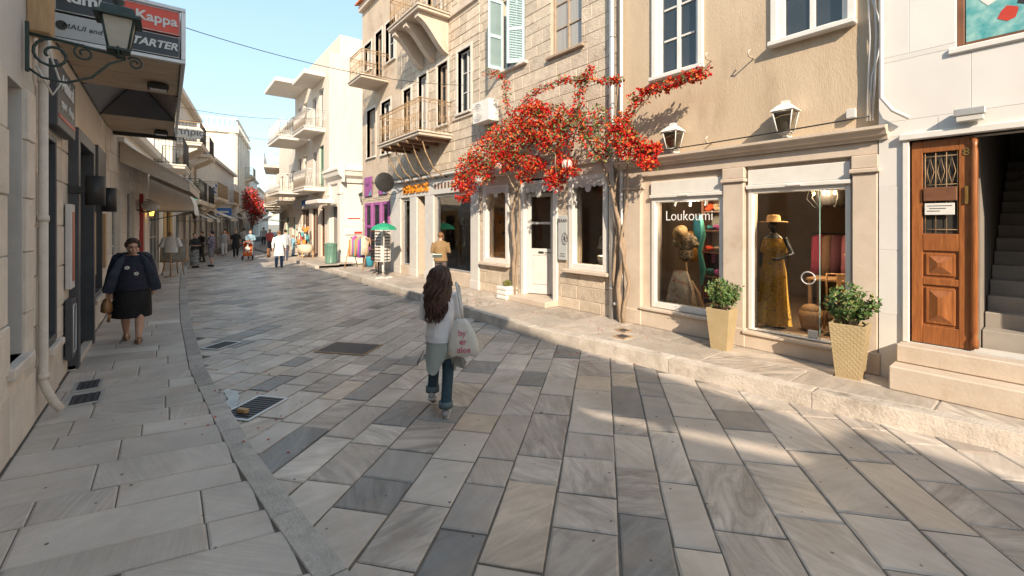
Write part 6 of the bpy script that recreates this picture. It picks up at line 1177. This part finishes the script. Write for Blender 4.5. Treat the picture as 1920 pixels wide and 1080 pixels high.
def far_vine(name, label, c, r, n, red, sz, m1='petal', m2='petal2'):
    t = thing(name, label, 'vine', (c[0], c[1], .12)); lf = MB(); fl = MB(); br = MB()
    for q in range(9): v = in_ball(); br.tube([(0, 0, 0), (.05, .05, (c[2] - r[2]) * .8), (v.x * r[0] * .7, v.y * r[1] * .7, c[2] + v.z * r[2] * .7)], [.06, .05, .015], 5)
    lobes = [(in_ball(), random.uniform(.25, .5)) for _ in range(16)]
    for _ in range(n):
        b_, s_ = random.choice(lobes); v = in_ball() * s_ + b_ * .75; p = (v.x * r[0], v.y * r[1], c[2] + v.z * r[2])
        leaf_at(fl if random.random() < red else lf, p, sz, int(random.random() < .4))
    br.build('trunk', M['bark'], t); lf.build('foliage', [M['leaf'], M['leaf2']], t, 'stuff')
    if fl.f: fl.build('blossom', [M[m1], M[m2]], t, 'stuff')
far_vine('bougainvillea', 'pink and red bougainvillea spilling over the far left shops', (-50, 6.6, 3.6), (1.6, 1.3, 1.9), 4200, .72, .16); far_vine('ivy', 'dark green climbing ivy beside the pharmacy cross', (-28.6, 1.15, 3.3), (.9, .35, .9), 1800, 0, .11)
# ---------------------------------------------------------------- street furniture, goods, signs
def cover(name, label, x, y, z, w_, d_, an, bars, cat='grate'):
    t = thing(name, label, cat, (x, y, z), an); part(t, 'frame', M['steel'] if bars else M['iron'], lambda m: (m.box(-w_ / 2, w_ / 2, -d_ / 2, -d_ / 2 + .03, 0, .012), m.box(-w_ / 2, w_ / 2, d_ / 2 - .03, d_ / 2, 0, .012), m.box(-w_ / 2, -w_ / 2 + .03, -d_ / 2 + .03, d_ / 2 - .03, 0, .012), m.box(w_ / 2 - .03, w_ / 2, -d_ / 2 + .03, d_ / 2 - .03, 0, .012))); part(t, 'pit', M['black'], lambda m: m.box(-w_ / 2 + .02, w_ / 2 - .02, -d_ / 2 + .02, d_ / 2 - .02, .002, .005))
    n = int(w_ / .05)
    for k in range(1, n): part(t, 'bar', M['dgrey'], lambda m: m.box(-w_ / 2 + k * w_ / n - .011, -w_ / 2 + k * w_ / n + .011, -d_ / 2 + .03, d_ / 2 - .03, .005, .011))
    if not bars: [part(t, 'cross_bar', M['dgrey'], lambda m: m.box(-w_ / 2 + .03, w_ / 2 - .03, -d_ / 2 + k * .06, -d_ / 2 + k * .06 + .02, .006, .0115)) for k in range(1, int(d_ / .06))]
    return t
AD = math.atan2(e1.y, e1.x)
cover('manhole_grate', 'large cast iron grid set in the middle of the street', -7.44, 2.4, .004, .62, .9, AD, False); cover('drain_grate', 'slotted kerbside drain grate beside the puddle', -5.72, .78, .004, .62, .42, AD, True); cover('gully_grate', 'dark gully grate by the left kerb up the street', -8.98, .74, .004, .5, .35, AD, True); cover('vent_grate', 'slotted vent grate in the pavement by the downpipe', -6.85, -.72, .122, .3, .42, R(90), True); cover('vent_grate', 'slotted vent grate in the pavement nearer the shop door', -7.4, -.75, .122, .25, .42, R(90), True); cover('inspection_cover', 'small square cover in the right sidewalk by the bougainvillea', -4.85, 6.35, SW + .003, .22, .22, 0, False); cover('inspection_cover', 'small square cover in the right sidewalk below the shop window', -4.6, 6.0, SW + .003, .24, .24, 0, False)
pd = MB(); pd.add([(-6.2 + .34 * math.cos(a) * (1 + .2 * math.sin(3 * a) + .12 * math.sin(7 * a)), .60 + .08 * math.sin(a) * (1 + .3 * math.cos(2 * a + 1) + .2 * math.sin(9 * a)) - .03 * math.cos(2 * a), .0065) for a in [6.2832 * i / 28 for i in range(28)]], [tuple(range(28))]); o = pd.build('puddle', mat('water', (.16, .15, .14), (.3, .28, .26), .22, 9, spec=.6, bump=.05)); o['kind'] = 'structure'
o = MB().box(-.06, .06, -.025, .025, 0, .045, 0, .004).build('wood_block', M['wood2'], None, loc=(-5.62, .66, .016), rz=.6); tag(o, 'small wooden block lying on the drain grate', 'block')
t = thing('waste_bin', 'green ribbed waste bin on the lane corner', 'bin', (-22.4, 6.35, .14)); gb = mat('bin_green', (.1, .2, .155), (.13, .25, .19), .5, 5); part(t, 'bin_body', gb, lambda m: m.lathe([(.24, 0), (.27, .03), (.25, .06), (.27, .85), (.29, .88), (.29, .93)], n=20)); part(t, 'lid', gb, lambda m: m.lathe([(.3, .931), (.3, .96), (.2, 1.0), (.02, 1.02)], n=20)); [part(t, 'rib', gb, lambda m: m.box(.262, .285, -.02, .02, .08, .84, 0, .004)) for k in range(10)]
for k, ch_ in enumerate([c for c in t.children if c.name.startswith('rib')]): ch_.rotation_euler.z = k * .628
t = thing('green_parasol', 'small green parasol on a white pole beside the sunglasses', 'parasol', (-14.75, 5.95, SW)); gp = mat('green_nylon', (.012, .25, .13), (.02, .32, .18), .6, 6); part(t, 'canopy', gp, lambda m: m.loft([[(r_ * math.cos(6.2832 * i / 16) * (1 - .05 * (i % 2)), r_ * math.sin(6.2832 * i / 16) * (1 - .05 * (i % 2)), z) for i in range(16)] for r_, z in ((.46, 1.68), (.4, 1.78), (.22, 1.88), (.02, 1.92))], cap=False, sm=False)); part(t, 'pole', M['wpaint'], lambda m: m.tube([(0, 0, 0), (0, 0, 1.98)], .015, 6)); part(t, 'base', M['wpaint'], lambda m: [m.box(-.3, .3, -.02, .02, 0, .03), m.box(-.02, .02, -.3, .3, .0, .03)])
for k, (x, y) in enumerate(((-15.6, 6.25), (-16.15, 6.3))):
    t = thing('sunglasses_rack', ('white revolving sunglasses rack under the green parasol', 'dark revolving sunglasses rack beside the clothes rail')[k], 'rack', (x, y, SW), .3); part(t, 'column', M['wpaint'] if k == 0 else M['black'], lambda m: (m.box(-.2, .2, -.2, .2, .5, 1.75, 0, .01), m.tube([(0, 0, 0), (0, 0, .5)], .03, 8))); part(t, 'foot', M['black'], lambda m: [m.tube([(0, 0, .1), (.28 * math.cos(a), .28 * math.sin(a), .03)], .018, 5) for a in (0, 1.57, 3.14, 4.71)])
    for r_ in range(10):
        for sd_ in range(4):
            g_ = MB(); z = .58 + r_ * .115
            for q in (-.11, -.04, .04, .11): g_.ell((q, -.225, z), (.032, .014, .024), 7, 0, 5)
            o = g_.build('sunglasses_row', M['black'] if (r_ + sd_) % 3 else M['brown'], t); o.rotation_euler.z = sd_ * math.pi / 2
t = thing('clothes_rail', 'wooden rail of colourful scarves and tops at the lane corner', 'clothes rack', (-18.3, 6.35, SW), R(10)); part(t, 'rail_frame', M['wood2'], lambda m: (m.tube([(-.75, 0, 1.3), (.75, 0, 1.3)], .02, 6), [m.tube([(s_ * .75, d_, 0), (s_ * .75, 0, 1.3)], .02, 6) for s_ in (-1, 1) for d_ in (-.3, .3)]))
cols_ = [(.6, .2, .04), (.5, .4, .3), (.35, .08, .3), (.1, .3, .3), (.7, .25, .05), (.3, .25, .2), (.4, .06, .35), (.08, .12, .3), (.6, .5, .4)]
cn_ = ['rust orange', 'sand beige', 'plum purple', 'teal green', 'bright orange', 'taupe brown', 'magenta', 'navy blue', 'cream']
for k in range(9):
    g_ = MB(); rings(g_, [(0, 0, .78, .03, .03), (0, 0, .7, .03, .15), (0, 0, .35, .04, .15), (0, 0, .0, .045, .17)], 12, fold=.25, seed=k); p = (-18.3 - .65 + .13 * k, 6.35 - .1 + .02 * k, SW + .48 + .06 * (k % 3)); o = g_.build('garment', cloth(cols_[k % 9]), None, loc=p); tag(o, cn_[k % 9] + ' garment hanging on the wooden street rail', 'garment', 'garments on the street rail')
o = MB().lathe([(.13, 0), (.16, .35), (.165, .36)], n=14).build('blue_bucket', mat('blue_plastic', (.06, .36, .5), rough=.4), None, loc=(-16.75, 6.2, SW + .25)); tag(o, 'light blue bucket hanging by the sunglasses racks', 'bucket')
for k, (x, y) in enumerate(((-28.6, 6.6), (-29.6, 6.5), (-30.4, 6.7))):
    t = thing('postcard_rack', ('white souvenir rack hung with bright goods before the white house', 'white souvenir rack with orange toys further along', 'white souvenir rack with pale bags by the pillar')[k], 'rack', (x, y, .14)); part(t, 'column', M['wpaint'], lambda m: (m.tube([(0, 0, 0), (0, 0, 1.9)], .03, 6), m.lathe([(.3, 0), (.28, .04)], n=12)))
    for q in range(16): g_ = MB(); a = q * 2.4; g_.box(-.09, .09, -.02, .02, -.13, .13, 0, .01); o = g_.build('hung_goods', cloth(random.choice([(.7, .7, .68), (.1, .4, .45), (.7, .25, .05), (.6, .12, .1), (.65, .6, .5)])), t, loc=(.2 * math.cos(a), .2 * math.sin(a), .4 + .09 * q)); o.rotation_euler.z = a + 1.57
t = thing('covered_bench', 'low bench under a pale cloth before the white house', 'bench', (-27.2, 6.3, .14)); part(t, 'cloth', cloth((.62, .52, .4)), lambda m: rings(m, [(0, 0, .75, .3, .25), (0, 0, .7, .55, .38), (0, 0, .3, .58, .42)], 24, fold=.08)); [part(t, 'leg', M['wood2'], lambda m: m.box(a - .03, a + .03, b_ - .03, b_ + .03, 0, .4)) for a in (-.45, .45) for b_ in (-.28, .28)]
ys, zs = onX(668, 413, -22.86); t = thing('arrow_sign', 'white sign with red arrow on the side wall of the corner portal', 'sign', (-22.86, ys, zs)); part(t, 'sign_board', M['wpaint'], lambda m: m.box(-.02, .03, -.62, .62, -.3, .3, 0, .01)); part(t, 'arrow', M['red'], lambda m: m.prism([(.3, -.04), (.42, -.04), (.42, -.1), (.55, 0), (.42, .1), (.42, .04), (.3, .04)], 'x', .031, .035)); part(t, 'printed_line', M['red'], lambda m: m.box(.031, .034, -.45, .2, .06, .12))
ys, zs = onX(664, 432, -22.86); t = thing('notice_sign', 'small white notice with red band under the arrow sign', 'sign', (-22.86, ys, zs)); part(t, 'sign_board', M['wpaint'], lambda m: m.box(-.02, .03, -.45, .45, -.22, .22, 0, .01)); part(t, 'red_band', M['red'], lambda m: m.box(.031, .034, .0, .4, -.18, -.06))
# left side goods
t = thing('shirt_mannequin', 'mannequin torso in white shirt outside the awning shops', 'mannequin', (-20.6, .12, .12), R(80)); part(t, 'stand', M['wood2'], lambda m: (m.tube([(0, 0, 0), (0, 0, 1.0)], .025, 6), m.lathe([(.2, 0), (.18, .03)], n=12), m.tube([(0, 0, 1.5), (0, 0, 1.62)], .03, 6))); b_ = MB(); rings(b_, [(0, 0, 1.5, .06, .06), (0, 0, 1.46, .18, .1), (0, 0, 1.25, .2, .13), (0, 0, .9, .22, .15)], 18, fold=.05); [b_.tube([(s_ * .18, 0, 1.44), (s_ * .28, 0, 1.1)], [.08, .09], 10) for s_ in (-1, 1)]; fuse(b_, 'shirt', cloth((.7, .69, .68)), t, .014, 2)
t = thing('easel', 'wooden easel with a framed picture board on the left pavement', 'easel', (-21.3, .22, .12), R(75)); part(t, 'leg', M['wood2'], lambda m: m.tube([(-.35, -.1, 0), (-.12, .05, 1.45)], .022, 6)); part(t, 'leg', M['wood2'], lambda m: m.tube([(.35, -.1, 0), (.12, .05, 1.45)], .022, 6)); part(t, 'leg', M['wood2'], lambda m: m.tube([(0, .5, 0), (0, .06, 1.4)], .022, 6)); part(t, 'tray', M['wood2'], lambda m: m.box(-.42, .42, -.12, -.03, .5, .54)); part(t, 'picture', mat('sketch_paper', (.5, .47, .41), (.3, .27, .25), .8, 5, detail=3), lambda m: m.add([(-.38, -.06, .55), (.38, -.06, .55), (.38, .03, 1.35), (-.38, .03, 1.35)], [(0, 1, 2, 3)])); part(t, 'picture_frame', M['wood2'], lambda m: m.tube([(-.4, -.065, .54), (.4, -.065, .54), (.4, .03, 1.37), (-.4, .03, 1.37), (-.4, -.065, .54)], .022, 5))
t = thing('stone_platform', 'low stone platform in the gap of the left row', 'platform', (-24.3, .1, 0)); part(t, 'platform_top', M['stone2'], lambda m: m.box(-.85, .85, -.25, .4, .0, .42, 0, .02))
t = thing('pharmacy_cross', 'green pharmacy cross edged in orange on the left row', 'sign', (-26.0, .84, 3.32), R(80)); cr_ = [(-.13, -.4), (.13, -.4), (.13, -.13), (.4, -.13), (.4, .13), (.13, .13), (.13, .4), (-.13, .4), (-.13, .13), (-.4, .13), (-.4, -.13), (-.13, -.13)]; part(t, 'cross_face', mat('cross_green', (.01, .2, .12), rough=.4), lambda m: m.prism(cr_, 'y', -.08, .08)); part(t, 'cross_edge', mat('orange_tube', (.7, .2, .03), rough=.4), lambda m: m.tube([(p[0] * 1.04, -.085, p[1] * 1.04) for p in cr_ + cr_[:1]], .025, 5)); part(t, 'bracket', M['steel'], lambda m: m.tube([(-.4, 0, 0), (-.62, 0, 0)], .025, 6))
y_, z_ = onX(352, 248, -16.2); t = thing('hanging_sign', 'cream plaque sign with dark Greek letters hanging past the canopy', 'sign', (-16.2, y_, z_)); part(t, 'sign_board', M['awnw'], lambda m: m.prism([(-.75, -.17), (.3, -.17), (.36, -.1), (.42, 0), (.36, .1), (.3, .17), (-.75, .17)], 'x', -.03, .03)); text('μματήριο', .25, nt_, t, (.034, -.12, .0), RT, .004); part(t, 'bracket', M['iron'], lambda m: m.tube([(0, -1.3, .32), (0, .35, .32), (0, .35, .17)], .015, 5))
y_, z_ = onX(420, 397, -41); t = thing('blue_sign', 'small blue shop sign projecting from the far left row', 'sign', (-41, y_, z_)); part(t, 'sign_board', mat('sign_blue', (.02, .12, .36), rough=.4), lambda m: m.box(-.04, .04, -.5, .5, -.3, .3, 0, .01)); part(t, 'bracket', M['steel'], lambda m: m.tube([(0, -.5, 0), (0, -1.2, 0)], .03, 5)); part(t, 'white_stroke', M['wpaint'], lambda m: m.box(.041, .045, -.3, .3, -.08, .06))
y_, z_ = onX(398, 352, -38); t = thing('flag', 'blue and white striped flag on a slanting pole', 'flag', (-38, y_, z_)); part(t, 'pole', M['wpaint'], lambda m: m.tube([(0, -1.5, -2.6), (0, .3, .5)], .03, 6)); [part(t, 'flag_stripe', mat('flag_blue', (.03, .13, .4), rough=.8) if k % 2 == 0 else M['wpaint'], lambda m: m.add([(.0, .2 + .1 * math.sin(q) - .06 * k, .3 - .09 * k - q * .09) for q in range(8)] + [(.02, .12 + .1 * math.sin(q) - .06 * k, .21 - .09 * k - q * .09) for q in range(8)], [(q, q + 1, 9 + q, 8 + q) for q in range(7)])) for k in range(7)]
def wire(name, label, a, b_, sag, r_=.008):
    a, b_ = Vector(a), Vector(b_); o = MB().tube([a.lerp(b_, i / 16) - Vector((0, 0, sag * 4 * (i / 16) * (1 - i / 16))) for i in range(17)], r_, 5).build(name, M['black']); tag(o, label, 'cable')
wire('overhead_cable', 'thin overhead cable slung from the sign canopy to the balcony house', (-9.5, -1.0, 5.7), (-11.0, 7.0, 6.2), .35, .007); wire('overhead_cable', 'thin overhead cable crossing the street before the white house', (-20, -.3, 6.4), (-26.5, 7.0, 8.2), .3, .009); wire('overhead_cable', 'thin overhead cable crossing far down the street', (-32, 1.4, 7.9), (-34, 7.1, 8.0), .25, .01); wire('wall_cable', 'cable draped along the stone house wall above the fascia', (-20, 6.98, 3.95), (-10.4, 6.98, 3.85), .1, .012); wire('wall_cable', 'loose cable running along the boutique cornice', (-5.4, 6.78, 3.38), (-1.5, 6.78, 3.42), .02, .01)
def small_awning(label, x, y, an, wd, mt, z=3.0, pr=1.1):
    t = thing('shop_awning', label, 'awning', (x, y, 0), an); part(t, 'canvas', M[mt], lambda m: m.loft([[(wd * i / 12, -pr * q / 4, z - .75 * q / 4 - .05 * math.sin(q / 4 * 3.14)) for q in range(5)] + [(wd * i / 12, -pr - .01, z - .95 + .05 * (i % 2))] for i in range(13)], 0, False, True, closed=False)); part(t, 'front_bar', M['steel'], lambda m: m.tube([(0, -pr, z - .75), (wd, -pr, z - .75)], .025, 6)); [part(t, 'stay_rod', M['steel'], lambda m: m.tube([(xx, -pr, z - .76), (xx, 0, z - .9)], .015, 5)) for xx in (.05, wd - .05)]
def la(u, label, wd, mt, z=3.1, pr=1.2): small_awning(label, -u, ywl(-u) + .02, left_frame(u, u + 2)[1], wd, mt, z, pr)
la(26.2, 'beige shop awning beside the pharmacy cross', 2.6, 'awn'); la(31.0, 'cream shop awning past the ivy', 2.4, 'awnw'); la(36.0, 'wide pale awning under the stone balcony', 4.0, 'awnw', 3.2, 1.5); la(44.5, 'beige awning far along the grey house', 3.5, 'awn', 3.2, 1.4); la(54.5, 'cream awning on the classical house', 4, 'awnw', 3.3, 1.5)
small_awning('small cream awning on the cream balcony house', -40.0, ykr(-40.0) + 1.74, math.atan2(ykr(-33.6) - ykr(-40.5), 6.9), 3.0, 'awnw', 3.2, 1.2); small_awning('beige awning on the narrow white house', -47.0, ykr(-47) + 1.74, math.atan2(ykr(-40.8) - ykr(-47.5), 6.7), 4.0, 'awn', 3.2, 1.3)
# ---------------------------------------------------------------- the other people
simple_person('man in tan hooded jacket seen from behind holding a leaflet by the fashion shop', -11.35, 6.3, SW, R(150), 1.62, (.235, .15, .07), (.1, .08, .075), (.2, .1, .04), stride=.03, arms='phone', build=1.12)
o = MB().box(-.13, .13, -.01, .01, 0, .2).build('leaflet', mat('leaflet_print', (.25, .45, .42), (.6, .65, .62), .5, 12), None, loc=(-11.0, 6.0, 1.14)); o.rotation_euler = (R(60), 0, R(60)); tag(o, 'pale green leaflet held by the man in the tan jacket', 'leaflet')
simple_person('man in long white shirt and jeans walking away carrying a bag', -23.1, 4.18, 0, R(160), 1.74, (.8, .79, .77), (.05, .1, .2), (.2, .1, .05), long_coat=True, stride=.14)
o = MB().box(-.05, .05, -.16, .16, 0, .42, 0, .02).build('brown_bag', cloth((.22, .1, .05)), None, loc=(-22.95, 3.72, .52), rz=1.2); tag(o, 'brown carrier bag beside the man in the white shirt', 'bag')
cam_ = mat('camouflage_print', (.05, .055, .05), (.4, .4, .38), .85, 14, detail=1); pl_ = mat('plaid_shirt', (.02, .025, .06), (.3, .25, .3), .85, 22, detail=0)
simple_person('woman in black top and long patterned skirt facing the man in plaid', -25.6, 1.05, 0, R(35), 1.62, (.02, .02, .022), (.2, .2, .2), (.02, .015, .012), skirt=True, arms='phone', botmat=cam_, stride=0, sleeves=False)
simple_person('man in plaid shirt, cap and grey shorts looking at his phone', -25.85, 1.72, 0, R(240), 1.72, (.05, .05, .1), (.2, .19, .19), (.012, .012, .015), shorts=True, arms='phone', topmat=pl_, stride=.05)
simple_person('woman in dark dress waiting behind the couple', -29.2, 1.5, 0, R(300), 1.65, (.03, .028, .03), (.05, .045, .04), (.05, .03, .02), skirt=False, stride=.05, arms='phone')
simple_person('person in black sitting on a crate on the stone platform', -24.2, .12, .42, R(20), 1.7, (.015, .015, .017), (.02, .02, .022), (.03, .02, .015), sit=True)
o = MB().box(-.22, .22, -.2, .2, 0, .4, 0, .01).build('plastic_crate', mat('crate_green', (.03, .1, .09), rough=.5), None, loc=(-24.26, .1, .42), rz=.3); tag(o, 'dark green crate used as a seat on the stone platform', 'crate')
simple_person('woman in blue denim jacket pushing the orange stroller', -30.3, 3.95, 0, R(-12), 1.68, (.25, .38, .48), (.3, .25, .22), (.12, .05, .03), stride=.12, arms='phone')
simple_person('woman in black dress walking beside the stroller', -32.2, 3.4, 0, R(-5), 1.68, (.02, .018, .018), (.02, .018, .018), (.2, .12, .06), long_coat=True, stride=.12, sleeves=False)
simple_person('woman in grey top and white trousers ahead of the group', -34.0, 2.95, 0, R(-5), 1.66, (.4, .4, .4), (.68, .68, .66), (.25, .1, .04), stride=.12)
simple_person('person in orange vest further up the street', -38.5, 3.4, 0, R(170), 1.7, (.75, .22, .04), (.1, .1, .14), (.06, .03, .02), stride=.1)
simple_person('person in grey shirt beyond the man in white', -27.5, 5.3, 0, R(170), 1.74, (.4, .42, .46), (.06, .07, .12), (.03, .02, .015), stride=.1)
simple_person('stooping customer in light blue by the souvenir racks', -28.9, 6.0, .14, R(100), 1.25, (.2, .4, .5), (.3, .42, .5), (.25, .12, .06), stride=.02, arms='phone')
t = thing('stroller', 'orange pushchair with hood and dark wheels in the sunlit street', 'stroller', (-29.5, 3.7, 0), R(80)); og = mat('orange_fabric', (.72, .12, .015), (.8, .18, .03), .7, 5)
part(t, 'hood', og, lambda m: m.loft([[(.24 * math.cos(b_), -.1 + .3 * math.sin(a) , .78 + .32 * math.sin(b_) * math.cos(a * .6)) for b_ in [math.pi * i / 10 for i in range(11)]] for a in (-.9, -.3, .3, .9)], cap=False, closed=False)); part(t, 'seat', og, lambda m: (m.box(-.21, .21, -.25, .2, .4, .5, 0, .03), m.box(-.21, .21, .14, .22, .5, .95, 0, .03), m.box(-.2, .2, -.42, -.3, .22, .42, 0, .02))); part(t, 'frame', M['steel'], lambda m: [m.tube([(s_ * .24, -.45, .15), (s_ * .24, .1, .6), (s_ * .24, .5, 1.02)], .014, 6) for s_ in (-1, 1)] + [m.tube([(s_ * .24, .45, .13), (s_ * .24, -.1, .55)], .014, 6) for s_ in (-1, 1)] + [m.tube([(-.24, .5, 1.02), (.24, .5, 1.02)], .016, 6)])
for sx in (-1, 1):
    for yy in (-.45, .45): o = part(t, 'wheel', M['black'], lambda m: m.lathe([(.05, -.02), (.12, -.025), (.125, 0), (.12, .025), (.05, .02)], n=16)); o.rotation_euler = (0, R(90), 0); o.location = (sx * .25, yy, .125)
ch_ = MB(); head(ch_, (0, -.02, .86), .75); rings(ch_, [(0, -.02, .78, .05, .05), (0, -.03, .72, .1, .07), (0, -.05, .5, .11, .09)], 12); [ch_.tube([(s_ * .1, -.03, .7), (s_ * .13, -.16, .6), (s_ * .06, -.22, .56)], .028, 6) for s_ in (-1, 1)]; [ch_.tube([(s_ * .06, -.1, .5), (s_ * .08, -.3, .5), (s_ * .08, -.36, .34)], .04, 6) for s_ in (-1, 1)]
k_ = thing('person', 'small child in white sitting in the orange pushchair', 'person', (-29.5, 3.7, 0), R(80)); fuse(ch_, 'body', cloth((.65, .6, .55)), k_, .012, 2)

for k, (x, y, a, h, tp_, bt_, lab) in enumerate(((-41, 4.9, 170, 1.7, (.5, .45, .4), (.1, .1, .14), 'person in beige shirt past the blue sign'), (-43.5, 5.6, 0, 1.65, (.15, .3, .5), (.3, .3, .32), 'person in blue coming down the far street'), (-47, 7.2, 170, 1.72, (.6, .58, .55), (.08, .08, .1), 'person in white near the far bougainvillea'), (-36.5, 6.0, 10, 1.66, (.5, .1, .1), (.05, .05, .07), 'person in red by the screened balconies'))):
    simple_person(lab, x, y, 0, R(a), h, tp_, bt_, stride=.12)
long_haired_woman(); walking_lady()
